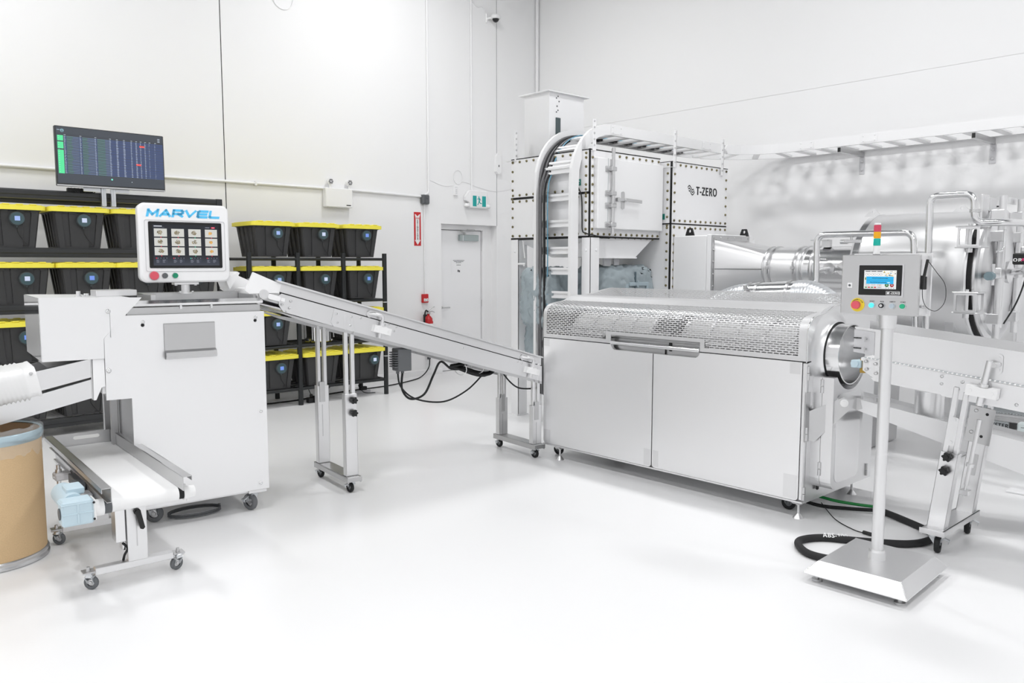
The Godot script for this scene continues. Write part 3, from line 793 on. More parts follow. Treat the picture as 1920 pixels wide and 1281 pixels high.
# ---------------------------------------------------------------- tall steel machine on the left
func sorter() -> void:
	var o := thing("sorting_machine", "tall brushed steel machine with a white touch screen console on top", "machine", Vector3(2.278, 0, -4.829), -5.5)
	var F: Material = M.steel_panel
	# body behind, front sheet proud of it
	var P := pv([0, 0.145, 0, 1.30, -0.819, 1.302, -0.931, 1.176, -0.933, 0.818, -0.798, 0.817, -0.798, 0.145])
	st(); prism(pv([-0.012, 0.16, -0.012, 1.29, -0.80, 1.29, -0.92, 1.17, -0.92, 0.83, -0.786, 0.83, -0.786, 0.16]), -0.74, -0.014); obj("body", M.steel_dark, o)
	st()
	prism(P, -0.014, -0.001, false, [circle(-0.723, 1.243, 0.011, 12), circle(-0.058, 1.243, 0.011, 12)])
	obj("front_panel", F, o)
	st(); prism(circle(-0.723, 1.243, 0.0105, 12), -0.016, -0.013); prism(circle(-0.058, 1.243, 0.0105, 12), -0.016, -0.013); obj("keyhole", M.ink, o)
	for b in [[-0.721, 1.262], [-0.056, 1.262], [-0.915, 0.985], [-0.04, 0.655], [-0.745, 0.47], [-0.055, 0.185]]:
		st(); bolt(Vector3(b[0], b[1], -0.001), Vector3(0, 0, 1), 0.011, 0.007, 12); obj("bolt", M.steel_bright, o)
	# pull handle plate: sheet leaning out over a lip
	st(); X = Transform3D(Basis(Vector3(0, 0, 1), Vector3(0, 1, 0), Vector3(-1, 0, 0)), Vector3.ZERO)
	sheet([Vector2(0.0, 1.247), Vector2(0.004, 1.24), Vector2(0.006, 1.085), Vector2(0.03, 1.072), Vector2(0.036, 1.05), Vector2(0.030, 1.036), Vector2(0.0, 1.034)], 0.002, 0.312, 0.608); obj("pull_handle", M.steel_dark, o)
	# top: sunk tray with lips and ribs
	st()
	bb(Vector3(-0.80, 1.29, -0.06), Vector3(-0.012, 1.345, -0.035), 0.002)
	obj("rim_band", M.steel_dark, o)
	st(); X = Transform3D(Basis(Vector3(0, 0, 1), Vector3(0, 1, 0), Vector3(-1, 0, 0)), Vector3.ZERO)
	sheet([Vector2(-0.06, 1.352), Vector2(-0.02, 1.352), Vector2(-0.012, 1.366), Vector2(-0.06, 1.384), Vector2(-0.15, 1.372), Vector2(-0.34, 1.36)], 0.003, 0.0, 0.775); obj("tray_lip", M.steel_bright, o)
	for x in [-0.50, -0.32]:
		st(); bb(Vector3(x - 0.006, 1.33, -0.06), Vector3(x + 0.006, 1.366, -0.018)); obj("rib", M.steel, o)
	st(); bb(Vector3(-0.62, 1.352, -0.42), Vector3(-0.03, 1.418, -0.40), 0.002); bb(Vector3(-0.62, 1.406, -0.46), Vector3(-0.03, 1.418, -0.42), 0.002); bb(Vector3(-0.65, 1.29, -0.46), Vector3(-0.62, 1.418, -0.10), 0.002); bb(Vector3(-0.03, 1.29, -0.46), Vector3(-0.012, 1.405, -0.10), 0.002); obj("tray_back", M.steel_dark, o)
	st(); bb(Vector3(-0.74, 1.28, -0.74), Vector3(-0.012, 1.345, -0.46), 0.003); bb(Vector3(-0.56, 1.34, -0.5), Vector3(-0.18, 1.405, -0.46), 0.003); obj("top_shelf", M.steel, o)
	st(); X = Transform3D(Basis.IDENTITY, Vector3.ZERO)
	sheet([Vector2(-0.03, 1.345), Vector2(0.04, 1.33), Vector2(0.12, 1.305)], 0.003, -0.44, -0.02); obj("discharge_lip", M.steel_bright, o)
	# side box with mirror-bright end
	st(); prism(pv([-1.243, 1.063, -0.937, 1.063, -0.937, 1.409, -1.243, 1.415]), -0.66, -0.002); bb(Vector3(-0.94, 1.29, -0.66), Vector3(-0.76, 1.402, -0.05)); obj("side_box", F, o)
	st(); prism(pv([-1.2435, 1.063, -0.935, 1.061, -0.933, 1.1765, -0.7225, 1.4055, -1.2435, 1.416]), 0.0005, 0.004); obj("side_box_front", F, o)
	st(); bb(Vector3(-1.2465, 1.064, -0.662), Vector3(-1.2435, 1.414, 0.002), 0.001); obj("side_box_end", M.steel_polished, o)
	for b in [[-0.905, 1.33, 0.004], [-0.915, 0.99, 0.0]]:
		st(); bolt(Vector3(b[0], b[1], b[2]), Vector3(0, 0, 1), 0.014, 0.008, 12); obj("bolt", M.steel_bright, o)
	st(); bb(Vector3(-0.897, 1.18, 0.004), Vector3(-0.8955, 1.32, 0.0045)); obj("side_box_seam", M.joint, o)
	for q in [[-1.02, 0.030, -0.2, 0.012], [-0.97, 0.014, -0.25, 0.014]]:
		st(); cyl(Vector3(q[0], 1.411, q[2]), Vector3(q[0], 1.413 + q[1], q[2]), q[3], -1, 12); cyl(Vector3(q[0], 1.411, q[2]), Vector3(q[0], 1.416, q[2]), q[3] * 1.5, -1, 12); obj("top_knob", M.steel_bright, o)
	st(); bb(Vector3(-0.90, 1.402, -0.55), Vector3(-0.67, 1.44, -0.36), 0.003); obj("top_cover", M.steel, o)
	# outlet bracket and two stacked chutes slanting away to the left
	st(); prism(pv([-0.995, 1.06, -0.935, 1.06, -0.935, 0.90, -0.955, 0.895, -0.985, 0.825, -0.998, 0.825]), -0.10, -0.005); bb(Vector3(-0.95, 0.855, -0.30), Vector3(-0.93, 0.905, -0.02), 0.002); obj("outlet_bracket", M.paint_gloss, o)
	st(); bb(Vector3(-1.006, 0.83, -0.42), Vector3(-0.998, 1.062, -0.008), 0.001); obj("outlet_flange", M.steel_dark, o)
	for y in [0.86, 0.93, 1.0]:
		st(); cyl(Vector3(-1.03, y, -0.03), Vector3(-0.995, y, -0.03), 0.006, -1, 8); cyl(Vector3(-1.016, y, -0.03), Vector3(-1.006, y, -0.03), 0.011, -1, 6); obj("stud", M.steel_dark, o)
	for q in [[1.062, 0.958, -1.42, 0.985, 0.868, 0.0], [0.945, 0.838, -1.62, 0.80, 0.70, 0.0]]:
		st()
		var x0 := -1.006; var x1: float = q[2]
		for z in [-0.012, -0.40]:
			prism(pv([x0, q[0], x0, q[1], x1, q[4], x1, q[3]]), z - 0.0015, z + 0.0015)
		X = Transform3D.IDENTITY
		quad(Vector3(x0, q[1], -0.40), Vector3(x0, q[1], -0.012), Vector3(x1, q[4], -0.012), Vector3(x1, q[4], -0.40))
		if q[2] > -1.5:
			flat(); quad(Vector3(x0, q[0], -0.012), Vector3(x0, q[0], -0.40), Vector3(-1.22, 1.03, -0.40), Vector3(-1.22, 1.03, -0.012))
		obj("chute", M.steel, o)
	# ribbed white sleeve clipped round the upper chute's mouth
	st()
	var prev := []
	for k in 40:
		var t := k / 39.0
		var c := Vector3(-1.262 - 0.42 * t, 0.945 - 0.10 * t * 0.55 + 0.0, -0.206)
		var hh := 0.088 + (0.007 if k % 2 == 0 and k > 5 else 0.0) + (0.004 if k < 2 else 0.0); var dd := 0.205 + (0.007 if k % 2 == 0 and k > 5 else 0.0)
		var ring := []
		for p in rr(0, 0, dd * 2, hh * 2, 0.05, 4): ring.append(c + Vector3(0.05 * (-p.y / hh) * 0.35, p.y, p.x))
		if k:
			for j in ring.size():
				smooth(1); quad(prev[j], prev[(j + 1) % ring.size()], ring[(j + 1) % ring.size()], ring[j])
		prev = ring
	obj("ribbed_sleeve", M.white_plastic, o)
	st(); bolt(Vector3(-1.30, 1.005, -0.0), Vector3(0, 0, 1), 0.009, 0.004, 10); obj("sleeve_rivet", M.zinc, o)
	# frame legs and casters
	for p in [[-0.815, -0.46], [-0.815, -0.70]]:
		st(); bb(Vector3(p[0] - 0.02, 0.11, p[1] - 0.02), Vector3(p[0] + 0.02, 0.83, p[1] + 0.02), 0.003); obj("leg", M.steel_dark, o)
	st(); bb(Vector3(-0.79, 0.125, -0.72), Vector3(-0.02, 0.16, -0.03), 0.003); bb(Vector3(-0.13, 0.122, -0.12), Vector3(-0.012, 0.142, -0.01), 0.002); bb(Vector3(-0.84, 0.105, -0.73), Vector3(-0.76, 0.125, -0.42), 0.002); obj("base_frame", M.steel, o)
	for p in [[-0.075, -0.085, 205.0], [-0.68, -0.16, 60.0], [-0.08, -0.64, 150.0], [-0.70, -0.64, 200.0]]:
		caster(o, Vector3(p[0], 0, p[1]), p[2], 0.054, 0.124, M.rubber_grey)
	# cable loop on the floor behind the casters
	st(); var cl := []
	for k in 41: cl.append(Vector3(-0.42 + 0.16 * cos(TAU * k / 20), 0.012 + 0.012 * (k / 20), -0.2 + 0.10 * sin(TAU * k / 20)))
	tube(cl, 0.006, 8); obj("coiled_cable", M.grey_plastic, o)
	# console
	var con := Node3D.new(); con.name = "console"; o.add_child(con, true); con.position = Vector3(-0.382, 1.73, -0.30)
	st()
	var hw := 0.274; var hh2 := 0.247
	var rings := []
	for e in [[-0.10, 0.012], [-0.094, 0.004], [-0.02, 0.0], [-0.006, 0.003], [0.0, 0.012]]:
		var ring := []
		for p in rr(0, 0, (hw - e[1]) * 2, (hh2 - e[1]) * 2, 0.04 - e[1] * 0.5, 6): ring.append(Vector3(p.x, p.y, e[0]))
		rings.append(ring)
	for i in 4:
		for j in rings[0].size():
			var k: int = (j + 1) % rings[0].size()
			smooth(1); quad(rings[i][j], rings[i][k], rings[i + 1][k], rings[i + 1][j])
	flat()
	for j in rings[0].size():
		var k: int = (j + 1) % rings[0].size()
		tri(Vector3(0, 0, 0), rings[4][j], rings[4][k]); tri(Vector3(0, 0, -0.10), rings[0][k], rings[0][j])
	obj("console_shell", M.paint_gloss, con)
	st(); prism(rr(0.001, -0.017, 0.488, 0.320, 0.012), 0.0, 0.003, false, [rr(0.001, -0.017, 0.482, 0.314, 0.011)]); obj("bezel_line", M.paint_grey, con)
	st(); prism(rr(0.001, -0.012, 0.444, 0.288, 0.008), 0.0, 0.004); obj("screen_glass", mat("screen_black", Color(0.015, 0.015, 0.02), 0.12), con)
	screen_quad("screen", con, Vector3(-0.198, -0.140, 0.0045), Vector3(0.204, -0.140, 0.0045), Vector3(0.204, 0.116, 0.0045), Vector3(-0.198, 0.116, 0.0045), picker_screen(), 0.95)
	bent_letters(con, 0.052, Vector3(-0.004, 0.186, 0.0), mat("sky_blue", Color(0.35, 0.78, 0.97), 0.4))
	for b in [[-0.198, 0.027, M.red, "red push button"], [-0.135, 0.0165, M.grey_plastic, "grey push button"], [-0.074, 0.0165, mat("green", Color(0.05, 0.55, 0.40), 0.4), "green push button"]]:
		st(); cyl(Vector3(b[0], -0.203, 0.0), Vector3(b[0], -0.203, 0.006), b[1] * 1.15, -1, 22); obj("button_ring", M.paint_grey, con)
		st(); cyl(Vector3(b[0], -0.203, 0.006), Vector3(b[0], -0.203, 0.018), b[1], b[1] * 0.94, 22)
		var bm: Material = b[2]
		if b[1] > 0.02: bm = mat("button_red", Color(0.86, 0.34, 0.40), 0.4)
		obj("push_button", bm, con).set_meta("label", b[3])
	st(); cyl(Vector3(0.0, -0.315, -0.05), Vector3(0.0, -0.262, -0.05), 0.026, -1, 20); cyl(Vector3(0, -0.32, -0.05), Vector3(0, -0.311, -0.05), 0.045, -1, 20); bb(Vector3(-0.075, -0.262, -0.085), Vector3(0.075, -0.247, -0.015), 0.002)
	for s in [-1, 1]: cyl(Vector3(s * 0.06, -0.268, -0.04), Vector3(s * 0.06, -0.26, -0.04), 0.009, -1, 6); cyl(Vector3(s * 0.038, -0.312, -0.03), Vector3(s * 0.038, -0.302, -0.03), 0.007, -1, 6)
	obj("neck", M.steel, con)

func picker_screen() -> Image:
	var W := 640; var H := 408
	var im := Image.create(W, H, false, Image.FORMAT_RGB8)
	im.fill(Color(0.07, 0.09, 0.13))
	for y in range(300, H): fr(im, 0, y, W, 1, Color(0.07, 0.09, 0.13).lerp(Color(0.24, 0.26, 0.31), (y - 300) / 108.0))
	var rng := RandomNumberGenerator.new(); rng.seed = 4
	fr(im, 14, 14, 76, 8, Color(0.9, 0.92, 0.95)); fr(im, 14, 27, 100, 3, Color(0.4, 0.42, 0.47))
	fr(im, 502, 16, 54, 15, Color(0.22, 0.24, 0.29)); fr(im, 510, 21, 38, 5, Color(0.6, 0.62, 0.66)); fr(im, 566, 16, 38, 15, Color(0.90, 0.12, 0.28)); fr(im, 574, 21, 22, 5, Color(1, 0.85, 0.88))
	for c in 4:
		var x := 14 + c * 163
		var dot := Color(0.1, 0.75, 0.55) if c == 2 else Color(0.92, 0.15, 0.28)
		for r in 3:
			var y := 42 + r * 92
			fr(im, x, y, 122, 80, Color(0.84, 0.84, 0.82))
			for k in 46:
				var a := rng.randf() * TAU; var d := sqrt(rng.randf()) * (24 if c < 3 else 16)
				var sh := rng.randf_range(0.55, 1.1)
				var col := Color(0.62, 0.57, 0.45) * sh if c < 3 else Color(0.88, 0.68, 0.38) * rng.randf_range(0.85, 1.12)
				col.a = 1
				fr(im, x + 58 + cos(a) * d - 4 + (r - 1) * 4, y + 40 + sin(a) * d * 0.85 - 4, rng.randi_range(5, 10), rng.randi_range(5, 9), col)
			fr(im, x + 60, y + 81, 8, 10, dot)
		fr(im, x + 10, 330, 10, 10, Color(0.1, 0.8, 0.7) if c == 2 else Color(0.92, 0.15, 0.28)); fr(im, x + 24, 333, 10, 4, Color(0.8, 0.8, 0.85))
		for k in 3: fr(im, x + 52 + k * 28, 330, 7, 9, Color(0.45, 0.47, 0.52))
		fr(im, x + 8, 346, 52, 40, Color(0.21, 0.23, 0.28)); fr(im, x + 66, 346, 52, 40, Color(0.21, 0.23, 0.28))
		for k in 3:
			fr(im, x + 14, 352 + k * 11, rng.randi_range(18, 30), 4, Color(0.55, 0.57, 0.62)); fr(im, x + 72, 352 + k * 11, rng.randi_range(18, 30), 4, Color(0.55, 0.57, 0.62))
	return im

# ---------------------------------------------------------------- low belt conveyor, cardboard drum
func c_rail(x_in: float, x_out: float, y0: float, y1: float, z0: float, z1: float) -> void:
	# channel rail along z: web at x_in, flanges to x_out, lip on the top one
	var s := signf(x_out - x_in)
	bb(Vector3(x_in, y0, z0), Vector3(x_in + s * 0.003, y1, z1))
	bb(Vector3(x_in, y1 - 0.003, z0), Vector3(x_out, y1, z1))
	bb(Vector3(x_out - s * 0.003, y1 - 0.024, z0), Vector3(x_out, y1, z1))

func low_belt() -> void:
	var o := thing("belt_conveyor", "low white belt conveyor with steel side rails standing on casters under the tall machine", "conveyor", Vector3(1.267, 0, -4.602), -3.3)
	# belt loop round two rollers
	st()
	var pr := PackedVector2Array()
	var yc := 0.432; var R := 0.034
	for k in 13: pr.append(Vector2(0.50 + R * 1.0 * sin(PI * k / 12), yc + R * cos(PI * k / 12)))
	for k in 13: pr.append(Vector2(-0.86 - R * sin(PI * k / 12), yc - R * cos(PI * k / 12)))
	X = Transform3D(Basis(Vector3(0, 0, 1), Vector3(0, 1, 0), Vector3(-1, 0, 0)), Vector3.ZERO)
	prism(pr, -0.196, 0.116, true); obj("belt", M.belt, o)
	st(); bb(Vector3(-0.128, 0.405, -0.84), Vector3(-0.118, 0.462, 0.47)); bb(Vector3(0.198, 0.405, -0.84), Vector3(0.208, 0.462, 0.47)); bb(Vector3(-0.14, 0.40, -0.83), Vector3(-0.118, 0.41, 0.44)); obj("bed_frame", M.steel_dark, o)
	st(); c_rail(-0.128, -0.172, 0.468, 0.540, -0.90, 0.585); bb(Vector3(-0.150, 0.468, -0.9), Vector3(-0.128, 0.471, 0.585)); obj("side_rail", M.steel_dark, o)
	st(); c_rail(0.196, 0.241, 0.468, 0.540, -0.88, 0.60); obj("side_rail", M.steel_dark, o)
	st(); prism(rr(0.03, 0.50, 0.33, 0.08, 0.002), -0.90, -0.897, false, [rr(0.06, 0.51, 0.15, 0.022, 0.011)]); obj("end_plate", M.steel, o)
	for z in [-0.38, 0.15]:
		st(); cyl(Vector3(-0.19, 0.36, z), Vector3(-0.19, 0.47, z), 0.011); cyl(Vector3(-0.19, 0.425, z), Vector3(-0.19, 0.445, z), 0.017); obj("rail_rod", M.steel, o)
		st(); bb(Vector3(-0.215, 0.385, z - 0.045), Vector3(-0.13, 0.425, z + 0.045), 0.008); cyl(Vector3(-0.215, 0.405, z + 0.025), Vector3(-0.222, 0.405, z + 0.025), 0.008, -1, 8); obj("rod_clamp", M.paint_grey, o)
	st(); bb(Vector3(-0.17, 0.40, -0.22), Vector3(-0.13, 0.45, 0.02), 0.003); bb(Vector3(-0.20, 0.405, -0.02), Vector3(-0.13, 0.46, 0.03), 0.006); obj("side_bracket", M.grey_plastic, o)
	# end bearings and motor
	st(); cyl(Vector3(0.20, 0.432, 0.50), Vector3(0.222, 0.432, 0.50), 0.03, -1, 22); obj("bearing_ring", M.gasket, o)
	st(); cyl(Vector3(0.222, 0.432, 0.50), Vector3(0.278, 0.432, 0.50), 0.036, 0.030, 22); bb(Vector3(0.225, 0.455, 0.485), Vector3(0.24, 0.475, 0.50), 0.002); bb(Vector3(0.24, 0.385, 0.495), Vector3(0.25, 0.40, 0.505)); obj("bearing_cap", M.white_plastic, o)
	st(); cyl(Vector3(-0.15, 0.432, 0.50), Vector3(-0.118, 0.432, 0.50), 0.036, -1, 22); obj("bearing_ring", M.grey_plastic, o)
	st(); cyl(Vector3(-0.195, 0.432, 0.50), Vector3(-0.15, 0.432, 0.50), 0.04, -1, 20); bb(Vector3(-0.20, 0.385, 0.455), Vector3(-0.188, 0.485, 0.545), 0.003); obj("motor_flange", M.white_plastic, o)
	var mot := Node3D.new(); mot.name = "gear_motor"; o.add_child(mot, true)
	var mc := mat("motor_paint", Color(0.76, 0.84, 0.88), 0.4)
	st(); bb(Vector3(-0.335, 0.375, 0.455), Vector3(-0.20, 0.495, 0.55), 0.008); bb(Vector3(-0.338, 0.475, 0.452), Vector3(-0.20, 0.483, 0.553), 0.002); bb(Vector3(-0.272, 0.385, 0.549), Vector3(-0.262, 0.478, 0.553), 0.002); bb(Vector3(-0.335, 0.43, 0.549), Vector3(-0.2, 0.436, 0.553), 0.001); obj("gearbox", mc, mot)
	st(); cyl(Vector3(-0.27, 0.455, 0.20), Vector3(-0.27, 0.455, 0.46), 0.052, -1, 28); cyl(Vector3(-0.27, 0.455, 0.18), Vector3(-0.27, 0.455, 0.2), 0.046, 0.052, 28); bb(Vector3(-0.29, 0.49, 0.30), Vector3(-0.21, 0.525, 0.42), 0.006); obj("motor_barrel", mc, mot)
	st(); cyl(Vector3(-0.3365, 0.43, 0.50), Vector3(-0.34, 0.43, 0.50), 0.028, -1, 18); obj("shaft_hole", M.grey_plastic, mot)
	for y in [0.395, 0.475]:
		st(); bolt(Vector3(-0.2, y, 0.553), Vector3(0, 0, 1), 0.006, 0.004, 6); obj("bolt", M.ink, mot)
	# telescopic column
	st(); bb(Vector3(-0.032, 0.095, 0.385), Vector3(0.062, 0.415, 0.43), 0.003); prism(rr(0.012, 0.26, 0.012, 0.17, 0.006), 0.4301, 0.4312); obj("column", M.steel, o)
	st(); prism(rr(0.012, 0.26, 0.006, 0.16, 0.003), 0.4312, 0.4317); obj("column_slot", M.steel_dark, o)
	st(); bb(Vector3(-0.082, 0.21, 0.33), Vector3(-0.036, 0.41, 0.42), 0.003); bb(Vector3(-0.05, 0.16, 0.34), Vector3(-0.036, 0.41, 0.40), 0.002); obj("column_sleeve", M.steel_bright, o)
	st(); bb(Vector3(-0.03, 0.095, -0.43), Vector3(0.06, 0.415, -0.385), 0.003); obj("column", M.steel, o)
	st(); cyl(Vector3(0.015, 0.36, 0.43), Vector3(0.015, 0.36, 0.452), 0.016, -1, 16)
	X = Transform3D(Basis(Vector3(0, 0, 1), 0.22), Vector3(0.015, 0.36, 0.455)); prism(pv([-0.013, 0.006, 0.0, 0.014, 0.013, 0.006, 0.011, -0.085, 0, -0.092, -0.011, -0.085]), -0.006, 0.010); obj("clamp_lever", M.black, o)
	st(); tube(spline([Vector3(-0.05, 0.2, 0.40), Vector3(-0.032, 0.175, 0.42), Vector3(-0.045, 0.14, 0.41), Vector3(-0.05, 0.11, 0.40)]), 0.006, 6); obj("column_cable", M.rubber, o)
	for z in [0.408, -0.408]:
		st(); bb(Vector3(-0.185, 0.072, z - 0.024), Vector3(0.185, 0.108, z + 0.024), 0.003); obj("base_bar", M.steel, o)
		for s in [-1, 1]:
			st(); bb(Vector3(s * 0.185, 0.092, z - 0.03), Vector3(s * 0.24, 0.098, z + 0.03)); cyl(Vector3(s * 0.212, 0.095, z), Vector3(s * 0.212, 0.118, z), 0.011, 0.008, 8); obj("caster_plate", M.steel_dark, o)
			caster(o, Vector3(s * 0.212, 0, z + 0.01), 80 + 30 * s, 0.035, 0.092, M.rubber_grey, false)
	# drum
	var d := thing("cardboard_drum", "brown cardboard drum with a steel rim and a clear plastic liner at the left edge", "drum", Vector3(0.76, 0, -5.03))
	var kr := mat("kraft", Color(0.87, 0.745, 0.575), 0.8)
	kr.roughness = 0.85
	kr.albedo_texture = noise_tex(14, 0.08, 0.93, 1.0); kr.uv1_triplanar = true; kr.uv1_scale = Vector3(3, 3, 3)
	st(); lathe([Vector2(0.268, 0.02), Vector2(0.268, 0.70), Vector2(0.262, 0.70), Vector2(0.262, 0.02)], 64); cyl(Vector3(0, 0.012, 0), Vector3(0, 0.03, 0), 0.262, -1, 64); obj("drum_wall", kr, d)
	st(); lathe([Vector2(0.266, 0.0), Vector2(0.278, 0.002), Vector2(0.28, 0.012), Vector2(0.273, 0.018), Vector2(0.273, 0.028), Vector2(0.278, 0.034), Vector2(0.274, 0.044), Vector2(0.268, 0.046)], 64, true); obj("bottom_rim", M.zinc, d)
	st(); lathe([Vector2(0.268, 0.655), Vector2(0.274, 0.66), Vector2(0.274, 0.676), Vector2(0.279, 0.684), Vector2(0.274, 0.693), Vector2(0.276, 0.705), Vector2(0.27, 0.712), Vector2(0.262, 0.705)], 64, true); obj("top_rim", mat("rim_blue", Color(0.72, 0.82, 0.86), 0.25, 0.6), d)
	# liner: wrinkled clear film draped over the rim, outside down, inside down
	var film := mat("clear_film", Color(0.95, 0.97, 0.98, 0.16), 0.22); film.transparency = BaseMaterial3D.TRANSPARENCY_ALPHA
	film.roughness = 0.3; film.albedo_texture = null
	st()
	var nz := FastNoiseLite.new(); nz.seed = 8; nz.frequency = 1.0
	var prof := [Vector2(0.272, 0.60), Vector2(0.276, 0.64), Vector2(0.281, 0.685), Vector2(0.279, 0.72), Vector2(0.262, 0.735), Vector2(0.235, 0.715), Vector2(0.24, 0.66), Vector2(0.245, 0.58), Vector2(0.23, 0.46), Vector2(0.2, 0.34), Vector2(0.1, 0.28), Vector2(0, 0.27)]
	var pg := []
	var N := 90
	for k in N + 1:
		var t := TAU * k / N
		var row := []
		for i in prof.size():
			var f: float = [1.0, 0.3, 0.12, 0.5, 0.9, 1.6, 1.6, 1.5, 1.6, 2.0, 1.0, 0][i]
			var nn := nz.get_noise_3d(cos(t) * 5.5, sin(t) * 5.5, i * 0.7) * 0.016 * f
			var dy := nz.get_noise_3d(cos(t) * 4.0, sin(t) * 4.0, 30.0 + i * 0.3) * 0.05 * (1.0 if i == 0 else 0.3 if i > 3 else 0.1)
			var rr_: float = prof[i].x + (absf(nn) if i < 4 else -absf(nn) * 1.5)
			row.append(Vector3(cos(t) * rr_, prof[i].y + dy, sin(t) * rr_))
		pg.append(row)
	for k in N:
		for i in prof.size() - 1: smooth(1); quad(pg[k][i], pg[k][i + 1], pg[k + 1][i + 1], pg[k + 1][i])
	obj("plastic_liner", film, d)

# ---------------------------------------------------------------- sloping conveyor from the tall machine to the trimmer
func knob(parent: Node, p: Vector3, n: Vector3, r := 0.026) -> void:
	st()
	var f := frame_of(n)
	X = Transform3D(f, p)
	var q := PackedVector2Array()
	for k in 42:
		var t := TAU * k / 42
		q.append(Vector2.from_angle(t) * (r * (0.86 + 0.14 * cos(6 * t))))
	prism(q, 0.012, 0.034)
	X = Transform3D.IDENTITY
	cyl(p, p + n * 0.014, r * 0.5, -1, 12); cyl(p + n * 0.034, p + n * 0.038, r * 0.4, -1, 12)
	obj("knob", M.black, parent)

func incline() -> void:
	# same frame as the tall machine: x along the conveyor, z towards the viewer
	var o := thing("incline_conveyor", "long sloping steel belt conveyor rising from the perforated machine to the tall machine", "conveyor", Vector3(2.278, 0, -4.829), -5.5)
	var sl := -0.2957
	var ln := func(x: float, y0: float) -> float: return y0 + sl * x   # y on a line that is y0 at x = 0
	var zf := -0.05; var zb := -0.55
	for z in [zf, zb]:
		var d := 0.003
		# lower bed side: upper section, and the lower one overlapping it
		st(); prism(pv([0.12, 1.395, 0.14, ln.call(0.14, 1.448), 0.52, ln.call(0.52, 1.448), 0.49, ln.call(0.49, 1.323), 0.15, ln.call(0.15, 1.330), 0.12, 1.33]), z - 0.012, z - 0.004); bb(Vector3(0.16, ln.call(0.16, 1.33), z - 0.012), Vector3(0.17, ln.call(0.16, 1.33) + 0.01, z - 0.004)); obj("bed_side", M.steel, o)
		st(); prism(pv([0.505, ln.call(0.505, 1.448), 2.33, ln.call(2.33, 1.448), 2.33, ln.call(2.33, 1.315), 0.50, ln.call(0.50, 1.315), 0.478, ln.call(0.478, 1.345)]), z - 0.004, z + 0.003)
		obj("bed_side", M.steel, o)
		# guard rail: wall with a flange on top
		st()
		prism(pv([0.125, ln.call(0.125, 1.456), 0.10, ln.call(0.10, 1.528), 2.33, ln.call(2.33, 1.528), 2.33, ln.call(2.33, 1.456)]), z - 0.010, z - 0.007)
		var zo: float = z + 0.022 if z == zf else z - 0.039
		var y0: float = ln.call(0.10, 1.528); var y1: float = ln.call(2.33, 1.528)
		X = Transform3D.IDENTITY; flat()
		quad(Vector3(0.10, y0, zo), Vector3(2.33, y1, zo), Vector3(2.33, y1, z - 0.008), Vector3(0.10, y0, z - 0.008))
		quad(Vector3(0.10, y0 - 0.012, zo), Vector3(2.33, y1 - 0.012, zo), Vector3(2.33, y1, zo), Vector3(0.10, y0, zo))
		obj("guard_rail", M.steel, o)
		# white guard plate at the head
		st(); prism(pv([-0.045, 1.548, 0.137, 1.468, 0.12, 1.412, -0.075, 1.412, -0.10, 1.43]), z - 0.016, z + 0.004); obj("head_guard", M.paint_gloss, o)
	st(); X = Transform3D(Basis.IDENTITY, Vector3.ZERO); prism(pv([-0.125, 1.50, -0.045, 1.548, -0.03, 1.54, -0.10, 1.43]), zb, zf - 0.30); obj("head_cover", M.paint_gloss, o)
	st(); prism(pv([0.13, ln.call(0.13, 1.44), 2.32, ln.call(2.32, 1.44), 2.32, ln.call(2.32, 1.462), 0.13, ln.call(0.13, 1.462)]), zf - 0.016, zf - 0.0125); obj("belt_shadow_gap", M.joint, o)
	# belt: a loop between head and tail
	st()
	var q := PackedVector2Array()
	var up := Vector2(-sl, 1).normalized(); var hc := Vector2(0.02, 1.405); var tc := Vector2(2.29, ln.call(2.29, 1.41))
	var r := 0.034
	var a0 := up.angle()
	for k in 11: q.append(hc + Vector2.from_angle(a0 + PI * k / 10) * r)
	for k in 11: q.append(tc + Vector2.from_angle(a0 + PI + PI * k / 10) * r)
	prism(q, zb + 0.015, zf - 0.02, true); obj("belt", M.belt, o)
	st(); cyl(Vector3(0.02, 1.405, zf - 0.02), Vector3(0.02, 1.405, zf + 0.008), 0.032, -1, 24); cyl(Vector3(0.02, 1.405, zf + 0.008), Vector3(0.02, 1.405, zf + 0.012), 0.024, -1, 24); obj("roller_cap", M.steel, o)
	st(); X = Transform3D(Basis(Vector3(0, 0, 1), atan(sl)), Vector3(0.085, 1.383, zf + 0.006)); prism(rr(0, 0, 0.085, 0.034, 0.012), 0, 0.008); bb(Vector3(0.045, -0.012, -0.004), Vector3(0.075, 0.012, 0.006), 0.002); obj("tension_bracket", M.paint_gloss, o)
	st(); cyl(Vector3(0.0, 1.405, zb), Vector3(0.0, 1.405, zf), 0.012, -1, 12); bb(Vector3(0.05, 1.36, zb), Vector3(0.07, 1.385, zf - 0.03)); obj("roller_axle", M.steel_dark, o)
	# undertray
	st()
	for z in [zf - 0.008, zb + 0.008]:
		prism(pv([0.09, ln.call(0.09, 1.322), 2.33, ln.call(2.33, 1.322), 2.33, ln.call(2.33, 1.30), 0.30, ln.call(0.30, 1.30)]), z - 0.012, z + 0.012)
	X = Transform3D.IDENTITY; flat(); oquad(Vector3(0.3, ln.call(0.3, 1.318), zb), Vector3(0.3, ln.call(0.3, 1.318), zf), Vector3(2.33, ln.call(2.33, 1.318), zf), Vector3(2.33, ln.call(2.33, 1.318), zb), Vector3.UP)
	obj("under_frame", M.steel_dark, o)
	st(); prism(pv([-0.02, 1.352, 0.30, 1.27, 0.34, 1.235, 0.30, 1.245, 0.05, 1.325, -0.02, 1.345]), zb + 0.03, zf - 0.02); obj("drip_pan", M.steel_bright, o)
	# bolts of the near side
	st()
